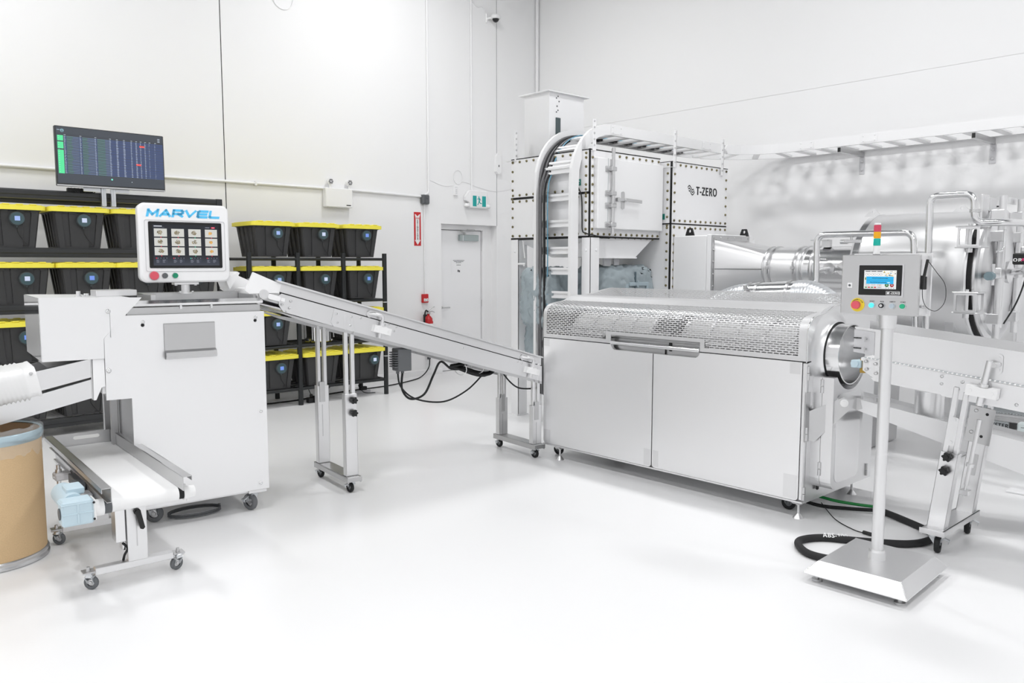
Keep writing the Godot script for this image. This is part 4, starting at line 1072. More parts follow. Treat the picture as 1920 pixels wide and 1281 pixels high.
	for b in [[0.13, 1.37], [0.14, 1.335], [0.20, 1.355], [0.19, 1.31], [0.52, 1.26], [0.525, 1.20], [0.63, 1.235], [0.62, 1.175], [0.70, 1.225], [0.84, 1.19], [0.92, 1.17], [0.98, 1.15], [0.90, 1.14], [0.96, 1.12], [1.55, 0.96], [2.08, 0.815], [2.12, 0.80]]:
		bolt(Vector3(b[0], b[1], zf + 0.002), Vector3(0, 0, 1), 0.008, 0.004, 8)
	stuff(obj("bolt_row", M.zinc, o))
	# rods that carry the guard, with white clamps
	for x in [0.80, 2.16]:
		st()
		var yb: float = ln.call(x, 1.40)
		cyl(Vector3(x - 0.03, yb + 0.085, zf - 0.006), Vector3(x - 0.03, yb + 0.085, zf + 0.006), 0.024, -1, 16)
		tube(bend([Vector3(x - 0.03, yb + 0.085, zf), Vector3(x + 0.0, yb + 0.085, zf + 0.035), Vector3(x + 0.06, yb + 0.07, zf + 0.035), Vector3(x + 0.03, yb - 0.085, zf + 0.03)], 0.02), 0.012, 10)
		cyl(Vector3(x + 0.052, yb + 0.0, zf + 0.035), Vector3(x + 0.055, yb + 0.02, zf + 0.035), 0.019, -1, 12)
		obj("guard_rod", M.steel, o)
		st(); X = Transform3D(Basis(Vector3(0, 0, 1), atan(sl)), Vector3(x + 0.05, yb - 0.03, zf + 0.02)); prism(pv([-0.068, -0.024, 0.068, -0.024, 0.068, 0.024, 0.03, 0.024, 0.022, 0.03, -0.022, 0.03, -0.03, 0.024, -0.068, 0.024]), -0.018, 0.026)
		for s in [-1, 1]: cyl(Vector3(s * 0.045, 0, 0.026), Vector3(s * 0.045, 0, 0.030), 0.008, -1, 10)
		obj("rod_clamp", M.white_plastic, o)
	# the two leg frames
	for L in [[0.61, 1.13, 0.70], [2.275, 0.675, 0.44]]:
		var x: float = L[0]
		for z in [zf - 0.01, zb + 0.02]:
			var lg := Node3D.new(); lg.name = "leg"; o.add_child(lg, true)
			st()
			for s in [-1, 1]: bb(Vector3(x + s * 0.024 - 0.014, 0.35, z - 0.018), Vector3(x + s * 0.024 + 0.014, L[1] + 0.12 - s * 0.012, z + 0.014), 0.004)
			obj("inner_post", M.steel, lg)
			st()
			bb(Vector3(x - 0.045, 0.118, z - 0.026), Vector3(x + 0.045, L[2], z - 0.022))
			bb(Vector3(x - 0.046, 0.118, z - 0.026), Vector3(x - 0.040, L[2], z + 0.022), 0.002); bb(Vector3(x + 0.040, 0.118, z - 0.026), Vector3(x + 0.046, L[2], z + 0.022), 0.002)
			bb(Vector3(x - 0.045, 0.118, z + 0.018), Vector3(x + 0.045, L[2], z + 0.022), 0.001)
			obj("outer_post", M.steel, lg)
			if z > -0.3 and x < 1.0:
				knob(lg, Vector3(x + 0.012, L[2] - 0.045, z + 0.022), Vector3(0, 0, 1)); knob(lg, Vector3(x + 0.012, L[2] - 0.135, z + 0.022), Vector3(0, 0, 1))
			else:
				st(); bb(Vector3(x - 0.028, L[2] - 0.12, z + 0.022), Vector3(x + 0.014, L[2] + 0.03, z + 0.027), 0.001); prism(rr(x - 0.008, L[2] - 0.26, 0.006, 0.24, 0.003), z + 0.0222, z + 0.0232); obj("slot_plate", M.steel_dark, lg)
		st(); bb(Vector3(x - 0.05, 0.108, zb - 0.04), Vector3(x + 0.05, 0.116, zf + 0.05), 0.001); bb(Vector3(x - 0.05, 0.075, zb - 0.04), Vector3(x - 0.044, 0.116, zf + 0.05)); bb(Vector3(x + 0.044, 0.075, zb - 0.04), Vector3(x + 0.05, 0.116, zf + 0.05)); bb(Vector3(x - 0.055, 0.082, zf + 0.046), Vector3(x + 0.055, 0.116, zf + 0.052), 0.001); obj("base_bar", M.steel_dark, o)
		for z in [zf, zb]: caster(o, Vector3(x + 0.005, 0, z), 188, 0.037, 0.082, M.rubber)
	# drive control box and its cables under the bed
	st(); bb(Vector3(1.00, 0.82, -0.16), Vector3(1.11, 0.985, -0.06), 0.005)
	for k in 7: bb(Vector3(0.975, 0.85 + k * 0.017, -0.155), Vector3(1.0, 0.858 + k * 0.017, -0.065), 0.001)
	cyl(Vector3(1.02, 0.80, -0.11), Vector3(1.02, 0.82, -0.11), 0.012); cyl(Vector3(1.06, 0.80, -0.11), Vector3(1.06, 0.82, -0.11), 0.012); obj("control_box", M.grey_plastic, o)
	st()
	tube(spline([Vector3(1.02, 0.81, -0.11), Vector3(1.04, 0.70, -0.10), Vector3(1.16, 0.60, -0.09), Vector3(1.40, 0.555, -0.09), Vector3(1.62, 0.62, -0.10), Vector3(1.78, 0.73, -0.11)]), 0.0065, 8)
	tube(spline([Vector3(1.06, 0.81, -0.11), Vector3(1.06, 0.68, -0.12), Vector3(1.13, 0.60, -0.12), Vector3(1.25, 0.625, -0.12), Vector3(1.33, 0.76, -0.12), Vector3(1.39, 0.86, -0.11), Vector3(1.48, 0.80, -0.1), Vector3(1.60, 0.79, -0.1)]), 0.0085, 8)
	tube(spline([Vector3(1.93, 0.80, -0.1), Vector3(2.0, 0.69, -0.1), Vector3(2.12, 0.595, -0.1), Vector3(2.28, 0.57, -0.1)]), 0.0065, 8)
	var rng := RandomNumberGenerator.new(); rng.seed = 2
	for k in 7:
		var pts := []
		var w := rng.randf_range(0.17, 0.23); var hgt := rng.randf_range(0.028, 0.055)
		for j in 29:
			var t := TAU * j / 28
			pts.append(Vector3(1.66 + w * cos(t) + 0.012 * k, 0.795 + hgt * sin(t) - 0.12 * (w * cos(t)) + 0.02 * sin(2.0 * t), -0.08 - 0.014 * k))
		tube(pts, 0.0075, 8)
	obj("cable_bundle", M.rubber, o)
	st()
	for x in [1.58, 1.74]:
		var pts := []
		for j in 17: pts.append(Vector3(x + 0.01 * cos(TAU * j / 16), 0.79 + 0.05 * sin(TAU * j / 16), -0.125 + 0.07 * cos(TAU * j / 16)))
		tube(pts, 0.003, 6)
	obj("cable_tie", M.sign_white, o)

# ---------------------------------------------------------------- big perforated machine
const TX := 4.62       # front face
const TZ0 := -4.655    # far end
const TZ1 := -2.36     # near end

func hood_profile() -> Array:
	# (x from the front face, y), front edge over the top to the back
	var p := [Vector3(0.0, 1.002, 0), Vector3(0.0, 1.10, 0), Vector3(0.002, 1.19, 0), Vector3(0.018, 1.235, 0), Vector3(0.06, 1.268, 0), Vector3(0.13, 1.283, 0), Vector3(0.22, 1.294, 0), Vector3(0.28, 1.312, 0), Vector3(0.335, 1.331, 0), Vector3(0.39, 1.338, 0), Vector3(0.50, 1.338, 0), Vector3(0.60, 1.352, 0), Vector3(0.72, 1.375, 0), Vector3(0.86, 1.390, 0), Vector3(0.93, 1.37, 0), Vector3(0.975, 1.30, 0), Vector3(0.98, 1.15, 0), Vector3(0.98, 1.002, 0)]
	var o := []
	for v in spline(p, 6): o.append(Vector2(v.x, v.y))
	return o

func trimmer() -> void:
	var o := thing("trimming_machine", "wide steel machine with a curved perforated hood and two plain front doors", "machine", Vector3(TX, 0, 0))
	var LZ := TZ1 - TZ0
	# cabinet: end plates, back, floor, with doors on the front
	st(); bb(Vector3(0.03, 0.105, TZ0), Vector3(0.98, 0.125, TZ1)); bb(Vector3(0.03, 0.125, TZ0), Vector3(0.98, 0.995, TZ0 + 0.012)); bb(Vector3(0.965, 0.125, TZ0), Vector3(0.98, 0.995, TZ1)); obj("cabinet", M.steel, o)
	st()
	prism(pv([0.03, 0.11, 0.98, 0.11, 0.98, 0.995, 0.03, 0.995]), TZ1 - 0.012, TZ1); obj("end_panel", M.steel, o)
	# doors with a shared handle pocket cut out of their top edges
	var zm := -3.53; var hz0 := -3.93; var hz1 := -3.135; var yb := 0.955
	for k in 2:
		var za := TZ0 + 0.006 if k == 0 else zm + 0.004
		var zb := zm - 0.004 if k == 0 else TZ1 - 0.03
		st()
		X = Transform3D(Basis(Vector3(0, 0, 1), Vector3(0, 1, 0), Vector3(-1, 0, 0)), Vector3.ZERO)
		# profile in (z, y), pushed in -x
		var q := PackedVector2Array()
		var r := 0.025
		for j in 5: q.append(Vector2(za + r - r * cos(PI / 2 * j / 4), 0.12 + r - r * sin(PI / 2 * j / 4)))
		for j in 5: q.append(Vector2(zb - r + r * sin(PI / 2 * j / 4), 0.12 + r - r * cos(PI / 2 * j / 4)))
		if k == 0:
			q.append(Vector2(zb, yb))
			for j in 7: q.append(Vector2(hz0 + 0.045 - 0.045 * sin(PI / 2 * j / 6), yb + 0.045 - 0.045 * cos(PI / 2 * j / 6)))
			q.append(Vector2(hz0, 0.995)); q.append(Vector2(za, 0.995))
		else:
			q.append(Vector2(zb, 0.995)); q.append(Vector2(hz1, 0.995))
			for j in 7: q.append(Vector2(hz1 - 0.045 + 0.045 * cos(PI / 2 * j / 6), yb + 0.045 - 0.045 * sin(PI / 2 * j / 6)))
			q.append(Vector2(za, yb))
		prism(q, -0.028, 0.0); obj("front_door", M.steel_panel, o)
	st(); bb(Vector3(0.0, 0.125, TZ1 - 0.028), Vector3(0.028, 0.995, TZ1), 0.006); bb(Vector3(0.0, 0.105, TZ0), Vector3(0.03, 0.117, TZ1), 0.003); obj("corner_post", M.steel, o)
	for s in [[TZ0 + 0.012, 0.135, 0.075, 0.10], [TZ0 + 0.012, 0.93, 0.06, 0.06], [zm - 0.07, 0.13, 0.06, 0.12], [zm + 0.012, 0.13, 0.05, 0.12], [TZ1 - 0.13, 0.13, 0.09, 0.15], [TZ1 - 0.11, 0.92, 0.07, 0.07]]:
		st(); bb(Vector3(-0.0012, s[1], s[0]), Vector3(0.0, s[1] + s[3], s[0] + s[2])); obj("corner_patch", M.steel, o)
	# handle pocket: back, bar across
	st()
	bb(Vector3(0.055, 0.93, hz0 - 0.01), Vector3(0.06, 1.075, hz1 + 0.01))
	bb(Vector3(0.028, 0.945, hz0), Vector3(0.06, 0.952, hz1)); bb(Vector3(0.006, 1.062, hz0), Vector3(0.06, 1.068, hz1)); obj("handle_pocket", M.steel_dark, o)
	st(); cyl(Vector3(0.004, 1.008, hz0 + 0.002), Vector3(0.004, 1.008, hz1 - 0.002), 0.015, -1, 16); obj("handle_bar", M.steel_bright, o)
	st(); bb(Vector3(0.045, 0.95, zm + 0.07), Vector3(0.056, 1.0, zm + 0.075)); obj("pocket_seam", M.joint, o)
	st(); bb(Vector3(0.004, 0.992, TZ0), Vector3(0.04, 1.001, hz0)); bb(Vector3(0.004, 0.992, hz1), Vector3(0.04, 1.001, TZ1)); bb(Vector3(0.01, 0.13, zm - 0.004), Vector3(0.02, 0.95, zm + 0.004)); obj("door_gap", M.joint, o)
	hood(o)
	# tumblers that show through the slots
	for k in 2:
		var z0 := TZ0 + 0.25 if k == 0 else -3.35
		var z1 := -3.60 if k == 0 else TZ1 - 0.12
		st(); X = Transform3D(Basis(Vector3(1, 0, 0), Vector3(0, 0, 1), Vector3(0, -1, 0)), Vector3(0.26, 1.02, 0))
		lathe([Vector2(0.185, z0), Vector2(0.185, z1)], 40); obj("tumbler", M.white_plastic, o)
		st(); X = Transform3D(Basis(Vector3(1, 0, 0), Vector3(0, 0, 1), Vector3(0, -1, 0)), Vector3(0.26, 1.02, 0))
		for q in 5:
			var z := lerpf(z0 + 0.01, z1 - 0.03, q / 4.0)
			lathe([Vector2(0.186, z), Vector2(0.20, z), Vector2(0.20, z + 0.02), Vector2(0.186, z + 0.02)], 40)
		obj("tumbler_ring", M.steel, o)
		st(); X = Transform3D(Basis(Vector3(1, 0, 0), Vector3(0, 0, 1), Vector3(0, -1, 0)), Vector3(0.26, 1.02, 0))
		lathe([Vector2(0.13, z0 - 0.08), Vector2(0.21, z0 - 0.08), Vector2(0.21, z0 - 0.055), Vector2(0.13, z0 - 0.055)], 40); obj("drive_ring", M.black, o)
	st(); cyl(Vector3(0.08, 1.09, TZ0 + 0.05), Vector3(0.08, 1.09, TZ1 - 0.05), 0.012, -1, 8); cyl(Vector3(0.06, 1.05, TZ0 + 0.05), Vector3(0.06, 1.05, TZ1 - 0.05), 0.014, -1, 8); obj("blade_bar", M.steel_dark, o)
	st(); prism(pv([0.47, 1.318, 0.475, 1.322, 0.93, 1.27, 0.93, 1.262]), TZ0 + 0.05, TZ1 - 0.06); obj("inner_cover", M.paint_grey, o)
	st(); bb(Vector3(0.07, 0.97, TZ0 + 0.03), Vector3(0.95, 0.98, TZ1 - 0.03)); obj("deck", M.white_plastic, o)
	end_fittings(o)
	# casters and levelling feet
	for p in [[0.07, TZ0 + 0.12], [0.09, TZ1 - 0.10], [0.86, TZ1 - 0.11], [0.86, TZ0 + 0.12]]:
		caster(o, Vector3(p[0] + 0.05, 0, p[1] - 0.07), 10, 0.045, 0.107, M.rubber, false)
		st(); cyl(Vector3(p[0] - 0.045, 0.012, p[1] + 0.055), Vector3(p[0] - 0.045, 0.105, p[1] + 0.055), 0.008, -1, 10); cyl(Vector3(p[0] - 0.045, 0.0, p[1] + 0.055), Vector3(p[0] - 0.045, 0.014, p[1] + 0.055), 0.034, 0.024, 22); cyl(Vector3(p[0] - 0.045, 0.014, p[1] + 0.055), Vector3(p[0] - 0.045, 0.03, p[1] + 0.055), 0.024, 0.010, 22); cyl(Vector3(p[0] - 0.045, 0.085, p[1] + 0.055), Vector3(p[0] - 0.045, 0.10, p[1] + 0.055), 0.016, -1, 6)
		prism(pv([p[0] - 0.08, 0.107, p[0] + 0.02, 0.107, p[0] - 0.03, 0.088, p[0] - 0.06, 0.088]), p[1] + 0.02, p[1] + 0.075); obj("levelling_foot", M.steel, o)
	st(); bb(Vector3(0.12, 0.075, -4.12), Vector3(0.3, 0.107, -3.98), 0.004); obj("drain_box", M.black, o)

func hood(o: Node3D) -> void:
	var P := hood_profile()
	# arc length along the profile
	var s := [0.0]
	for i in range(1, P.size()): s.append(s[-1] + P[i].distance_to(P[i - 1]))
	var at := func(t: float) -> Array:
		var i := 0
		while i < P.size() - 2 and s[i + 1] < t: i += 1
		var k: float = clampf((t - s[i]) / maxf(1e-6, s[i + 1] - s[i]), 0, 1)
		var d: Vector2 = (P[i + 1] - P[i]).normalized()
		return [P[i].lerp(P[i + 1], k), Vector2(-d.y, d.x)]
	var total: float = s[-1]
	var pt := func(t: float, z: float, off: float) -> Vector3:
		var a: Array = at.call(t)
		return Vector3(a[0].x + a[1].x * off, a[0].y + a[1].y * off, z)
	# where along the arc the spine band lies (x 0.37..0.52)
	var s1 := 0.0; var s2 := 0.0
	for i in P.size():
		if P[i].x < 0.235: s1 = s[i]
		if P[i].x < 0.475: s2 = s[i]
	# unperforated bands: front bottom, ends, spine, round the handle
	st()
	var band := func(t0: float, t1: float, z0: float, z1: float, th: float) -> void:
		var n := maxi(1, int((t1 - t0) / 0.012))
		for k in n:
			var a := t0 + (t1 - t0) * k / n; var b := t0 + (t1 - t0) * (k + 1) / n
			smooth(1)
			quad(pt.call(a, z0, th), pt.call(a, z1, th), pt.call(b, z1, th), pt.call(b, z0, th))
		flat()
		for k in n:
			var a := t0 + (t1 - t0) * k / n; var b := t0 + (t1 - t0) * (k + 1) / n
			for z in [z0, z1]:
				oquad(pt.call(a, z, th), pt.call(b, z, th), pt.call(b, z, th - 0.004), pt.call(a, z, th - 0.004), Vector3(0, 0, 1 if z == z1 else -1))
	var zA := TZ0 + 0.035; var zB := TZ1 - 0.055
	band.call(0.0, total, TZ0, zA, 0.0)
	band.call(0.0, total, zB, TZ1, 0.0)
	band.call(0.0, 0.028, zA, -3.98, 0.0); band.call(0.0, 0.028, -3.10, zB, 0.0)
	band.call(s1, s2, zA, zB, 0.0)
	band.call(total - 0.08, total, zA, zB, 0.0)
	# frame round the handle pocket
	band.call(0.066, 0.085, -3.98, -3.10, 0.0); band.call(0.0, 0.066, -3.98, -3.93, 0.0); band.call(0.0, 0.066, -3.135, -3.10, 0.0)
	obj("hood_frame", M.steel_satin, o)
	# perforated sheets
	for part in 2:
		st(); smooth(1)
		var ta := 0.028 if part == 0 else s2; var tb := s1 if part == 0 else total - 0.08
		var rows := int((tb - ta) / 0.0145)
		var dt := (tb - ta) / rows
		var cols := int((zB - zA) / 0.0425)
		var dz := (zB - zA) / cols
		for r in rows:
			var t0 := ta + r * dt; var t1 := t0 + dt
			var A0: Array = at.call(t0); var A1: Array = at.call(t0 + dt * 0.26); var A2: Array = at.call(t1 - dt * 0.26); var A3: Array = at.call(t1)
			var y0 := Vector3(A0[0].x, A0[0].y, 0); var y1 := Vector3(A1[0].x, A1[0].y, 0); var y2 := Vector3(A2[0].x, A2[0].y, 0); var y3 := Vector3(A3[0].x, A3[0].y, 0)
			var n: int = cols + (1 if r % 2 else 0)
			for c in n:
				var z0 := zA + (c - (0.5 if r % 2 else 0.0)) * dz
				var z1 := z0 + dz
				z0 = maxf(z0, zA); z1 = minf(z1, zB)
				if part == 0 and t1 < 0.086 and z1 > -3.98 and z0 < -3.10: continue
				var a := Vector3(0, 0, z0); var b := Vector3(0, 0, z1); var e := Vector3(0, 0, minf(0.0045, (z1 - z0) * 0.2))
				if z1 - z0 < 0.012:
					quad(y0 + a, y0 + b, y3 + b, y3 + a); continue
				quad(y0 + a, y0 + b, y1 + b, y1 + a); quad(y2 + a, y2 + b, y3 + b, y3 + a)
				quad(y1 + a, y1 + a + e, y2 + a + e, y2 + a); quad(y1 + b - e, y1 + b, y2 + b, y2 + b - e)
		obj("perforated_sheet", M.steel_satin, o)
	# end walls of the hood and the bright edge round the near one
	for k in 2:
		st(); var q := PackedVector2Array()
		for p in P: q.append(p)
		q.append(Vector2(0.98, 0.995)); q.append(Vector2(0.0, 0.995))
		prism(q, TZ0 if k == 0 else TZ1 - 0.006, TZ0 + 0.004 if k == 0 else TZ1); obj("hood_end", M.steel, o)
	st(); var e := []
	for p in P: e.append(Vector3(p.x, p.y, TZ1))
	tube(e, 0.005, 8); obj("hood_edge", M.steel_bright, o)

func end_fittings(o: Node3D) -> void:
	# near end: outlet ring with a curved fairing, protruding door, hinges, folding arm
	var c := Vector3(0.31, 1.036, 0)
	var B := Basis(Vector3(1, 0, 0), Vector3(0, 0, 1), Vector3(0, -1, 0))   # lathe axis along +z
	st(); X = Transform3D(B, c); var fp := []
	for k in 9: fp.append(Vector2(0.30 - 0.10 * sin(PI / 2 * k / 8), TZ1 - 0.002 + 0.05 * (1 - cos(PI / 2 * k / 8))))
	lathe(fp, 48, true); obj("ring_fairing", M.steel, o)
	st(); X = Transform3D(B, c); lathe([Vector2(0.199, TZ1 + 0.045), Vector2(0.199, TZ1 + 0.052), Vector2(0.19, TZ1 + 0.052)], 48); obj("ring_gap", M.gasket, o)
	st(); X = Transform3D(B, c); lathe([Vector2(0.19, TZ1 - 0.05), Vector2(0.19, -2.222), Vector2(0.183, -2.222), Vector2(0.183, TZ1 - 0.05)], 64); obj("outlet_ring", M.steel_bright, o)
	st(); X = Transform3D(Basis.IDENTITY, c); prism(pv([-0.18, -0.0, -0.05, 0.0, -0.04, 0.015, -0.04, 0.13, 0.12, 0.13, 0.17, 0.0, 0.12, -0.12, 0.02, -0.17, -0.06, -0.16, -0.14, -0.10]), TZ1 - 0.01, TZ1 - 0.004); obj("outlet_plate", M.paint_grey, o)
	st(); bb(Vector3(0.0, 0.996, TZ1), Vector3(0.13, 1.002, TZ1 + 0.002)); obj("end_seam", M.joint, o)
	# protruding door box (two halves with hinges)
	var q := PackedVector2Array()
	var x0 := 0.085; var x1 := 0.505; var y0 := 0.20; var y1 := 0.905; var r := 0.07
	for j in 6: q.append(Vector2(x0 + r - r * cos(PI / 2 * j / 5), y0 + r - r * sin(PI / 2 * j / 5)))
	for j in 6: q.append(Vector2(x1 - r + r * sin(PI / 2 * j / 5), y0 + r - r * cos(PI / 2 * j / 5)))
	q.append(Vector2(x1, y1))
	for j in 13:
		var t := -0.62 - (PI - 1.24) * j / 12.0
		q.append(Vector2(c.x + 0.222 * cos(t), c.y + 0.222 * sin(t)))
	q.append(Vector2(x0, y1))
	st(); prism(q, TZ1, TZ1 + 0.062); obj("service_box", M.steel, o)
	st(); prism(q, TZ1 + 0.064, TZ1 + 0.135); obj("service_door", M.steel, o)
	var inner := PackedVector2Array(); 
	for p in rr(0.295, 0.52, 0.33, 0.56, 0.05): inner.append(p)
	st(); prism(inner, TZ1 + 0.135, TZ1 + 0.1385); obj("service_door_panel", M.steel_bright, o)
	for h in [[0.082, 0.85, TZ1 + 0.063], [0.082, 0.33, TZ1 + 0.063], [0.014, 0.93, TZ1 + 0.004], [0.014, 0.55, TZ1 + 0.004], [0.014, 0.17, TZ1 + 0.004], [0.90, 0.17, TZ1 + 0.004]]:
		st(); cyl(Vector3(h[0], h[1] - 0.042, h[2]), Vector3(h[0], h[1] - 0.002, h[2]), 0.010, -1, 12); cyl(Vector3(h[0], h[1] + 0.002, h[2]), Vector3(h[0], h[1] + 0.042, h[2]), 0.010, -1, 12); obj("hinge", M.zinc, o)
	st(); bb(Vector3(0.16, 0.17, TZ1 + 0.004), Vector3(0.18, 0.205, TZ1 + 0.02), 0.004); obj("rubber_stop", M.black, o)
	# folded arm bracket with its bolt
	st()
	bb(Vector3(-0.004, 0.50, TZ1 + 0.001), Vector3(0.055, 0.81, TZ1 + 0.004))
	X = Transform3D(Basis(Vector3(0.40, 0, 0.91).normalized(), Vector3.UP, Vector3(-0.91, 0, 0.40).normalized()), Vector3(0.05, 0, TZ1 + 0.002))
	prism(pv([0.0, 0.505, 0.035, 0.50, 0.225, 0.71, 0.225, 0.765, 0.195, 0.79, 0.0, 0.69]), -0.002, 0.003); obj("folding_arm", M.steel_dark, o)
	st(); var bp := Vector3(0.05, 0, TZ1) + Vector3(0.40, 0, 0.91).normalized() * 0.20 + Vector3(0, 0.755, 0)
	var bn := Vector3(-0.91, 0, 0.40).normalized()
	cyl(bp - bn * 0.02, bp + bn * 0.012, 0.024, -1, 18); cyl(bp + bn * 0.012, bp + bn * 0.02, 0.015, -1, 6); obj("arm_bolt", M.white_plastic, o)

# ---------------------------------------------------------------- operator panel on its pedestal
func panel_stand() -> void:
	var o := thing("control_panel", "steel operator panel with touch screen and red amber green stack light on a pedestal", "control panel", Vector3(4.037, 0, -1.65), 2.5)
	st()
	var bt := [Vector2(0.235, 0.198), Vector2(0.297, 0.247)]
	flat()
	var T: Array = []; var Bm: Array = []; var B2: Array = []
	for s in [[-1, -1], [1, -1], [1, 1], [-1, 1]]:
		T.append(Vector3(s[0] * bt[0].x, 0.105, s[1] * bt[0].y)); Bm.append(Vector3(s[0] * bt[1].x, 0.047, s[1] * bt[1].y)); B2.append(Vector3(s[0] * bt[1].x, 0.042, s[1] * bt[1].y))
	oquad(T[0], T[1], T[2], T[3], Vector3.UP); oquad(B2[0], B2[1], B2[2], B2[3], Vector3.DOWN)
	for k in 4:
		var m: Vector3 = (T[k] + T[(k + 1) % 4]) * Vector3(1, 0, 1)
		oquad(T[k], T[(k + 1) % 4], Bm[(k + 1) % 4], Bm[k], m); oquad(Bm[k], Bm[(k + 1) % 4], B2[(k + 1) % 4], B2[k], m)
	obj("base", M.steel, o)
	st()
	for s in [[-1, -1], [1, -1], [1, 1], [-1, 1]]:
		tube([T[[[-1, -1], [1, -1], [1, 1], [-1, 1]].find(s)], Bm[[[-1, -1], [1, -1], [1, 1], [-1, 1]].find(s)]], 0.0022, 6)
	obj("weld_edge", M.steel_bright, o)
	for s in [[-1, -1], [1, -1], [1, 1], [-1, 1]]:
		st(); cyl(Vector3(s[0] * 0.24, 0, s[1] * 0.20), Vector3(s[0] * 0.24, 0.012, s[1] * 0.20), 0.026, -1, 18); cyl(Vector3(s[0] * 0.24, 0.012, s[1] * 0.20), Vector3(s[0] * 0.24, 0.05, s[1] * 0.20), 0.010, -1, 10); obj("foot", M.steel_dark, o)
	st(); X = Transform3D.IDENTITY
	lathe([Vector2(0.0285, 0.105), Vector2(0.0285, 1.30)], 36); obj("pole", M.steel, o)
	st(); lathe([Vector2(0.042, 0.105), Vector2(0.041, 0.145), Vector2(0.037, 0.155), Vector2(0.0285, 0.156)], 36); obj("collar", M.steel, o)
	st(); lathe([Vector2(0.0285, 1.282), Vector2(0.04, 1.284), Vector2(0.043, 1.352)], 36); obj("collar", M.steel, o)
	# enclosure: body behind a thick door, faces -x
	var e := Node3D.new(); e.name = "enclosure"; o.add_child(e, true)
	st(); bb(Vector3(-0.035, 1.352, -0.205), Vector3(0.095, 1.643, 0.152), 0.004); bb(Vector3(0.08, 1.346, -0.21), Vector3(0.095, 1.652, 0.166), 0.002); obj("housing", M.steel, e)
	st(); bb(Vector3(-0.060, 1.350, -0.212), Vector3(-0.038, 1.645, 0.158), 0.004); obj("panel_door", M.steel_dark, e)
	var F := Basis(Vector3(0, 0, 1), Vector3(0, 1, 0), Vector3(-1, 0, 0))
	var fx := 0.060
	st(); X = Transform3D(F, Vector3.ZERO); prism(rr(-0.019, 1.519, 0.215, 0.158, 0.003), fx, fx + 0.004); obj("screen_bezel", M.paint_grey, e)
	st(); X = Transform3D(F, Vector3.ZERO); prism(rr(-0.021, 1.5205, 0.203, 0.146, 0.002), fx + 0.004, fx + 0.006); obj("screen_glass", M.screen_black, e)
	screen_quad("screen", e, Vector3(-fx - 0.0064, 1.478, -0.097), Vector3(-fx - 0.0064, 1.478, 0.056), Vector3(-fx - 0.0064, 1.569, 0.056), Vector3(-fx - 0.0064, 1.569, -0.097), hmi_screen(), 1.0)
	st(); X = Transform3D(F, Vector3.ZERO); prism(rr(0.042, 1.459, 0.064, 0.018, 0.002), fx + 0.006, fx + 0.0068, false, [rr(0.042, 1.459, 0.0615, 0.0155, 0.001)]); prism(circle(0.019, 1.459, 0.005, 12), fx + 0.006, fx + 0.0068); obj("badge_frame", M.ink_white, e)
	text("lettering", "T-ZERO", 0.009, Vector3(-fx - 0.0065, 1.459, 0.047), F, M.ink_white, e, 1.25, true, 0.0006)
	# e-stop, buttons, key switch
	st(); X = Transform3D(F, Vector3.ZERO); prism(circle(-0.126, 1.397, 0.034, 36), fx, fx + 0.002, true); obj("stop_disc", mat("yellow", Color(0.95, 0.86, 0.25), 0.5), e)
	st(); cyl(Vector3(-fx, 1.397, -0.126), Vector3(-fx - 0.016, 1.397, -0.126), 0.015, -1, 20); cyl(Vector3(-fx - 0.016, 1.397, -0.126), Vector3(-fx - 0.034, 1.397, -0.126), 0.021, 0.0195, 24); obj("stop_button", M.button_red, e)
	var w := "EMERGENCY STOP"
	for k in w.length():
		if w[k] == " ": continue
		var t := deg_to_rad(155 - 130.0 * k / (w.length() - 1))
		var ub := Basis(Vector3(0, sin(t - PI / 2), cos(t - PI / 2)), Vector3(0, sin(t), cos(t)), Vector3(-1, 0, 0))
		text("lettering", w[k], 0.0058, Vector3(-fx - 0.0022, 1.397 + 0.0268 * sin(t), -0.126 + 0.0268 * cos(t)), ub, M.ink, e, 0.85, true, 0.0005)
	var bl := [["RESET", -0.056, mat("cyan_glow", Color(0.35, 0.93, 0.97), 0.3), "lit blue push button"], ["RUN", -0.009, M.black, "black selector switch"], ["EMPTY", 0.041, mat("pale_button", Color(0.70, 0.75, 0.79), 0.35), "grey push button"], ["START", 0.089, mat("green_button", Color(0.13, 0.68, 0.50), 0.35), "green push button"]]
	var cg: StandardMaterial3D = M.cyan_glow
	cg.emission_enabled = true; cg.emission = Color(0.3, 0.9, 0.95); cg.emission_energy_multiplier = 0.35
	for b in bl:
		st(); cyl(Vector3(-fx, 1.397, b[1]), Vector3(-fx - 0.006, 1.397, b[1]), 0.0155, 0.0148, 24); obj("button_ring", M.galv, e)
		st(); cyl(Vector3(-fx - 0.004, 1.397, b[1]), Vector3(-fx - 0.014, 1.397, b[1]), 0.0125, 0.0115, 24); obj("push_button", b[2], e).set_meta("label", b[3])
		if b[0] == "RUN":
			st(); X = Transform3D(F, Vector3(-fx - 0.0142, 1.397, b[1])); prism(circle(0, 0, 0.0065, 18), 0, 0.001, false, [circle(0, 0, 0.0042, 18)]); bb(Vector3(-0.0012, -0.0035, 0), Vector3(0.0012, 0.0035, 0.001)); obj("switch_mark", M.ink_white, e)
		text("lettering", b[0], 0.0062, Vector3(-fx - 0.0002, 1.4165, b[1]), F, M.ink, e, 1.0, true, 0.0005)
	st(); X = Transform3D(F, Vector3.ZERO); prism(rr(-0.168, 1.4935, 0.023, 0.025, 0.001), fx, fx + 0.003); obj("lock_plate", M.paint_gloss, e)
	st(); cyl(Vector3(-fx - 0.003, 1.4935, -0.168), Vector3(-fx - 0.007, 1.4935, -0.168), 0.0055, -1, 14); obj("lock", M.grey_plastic, e)
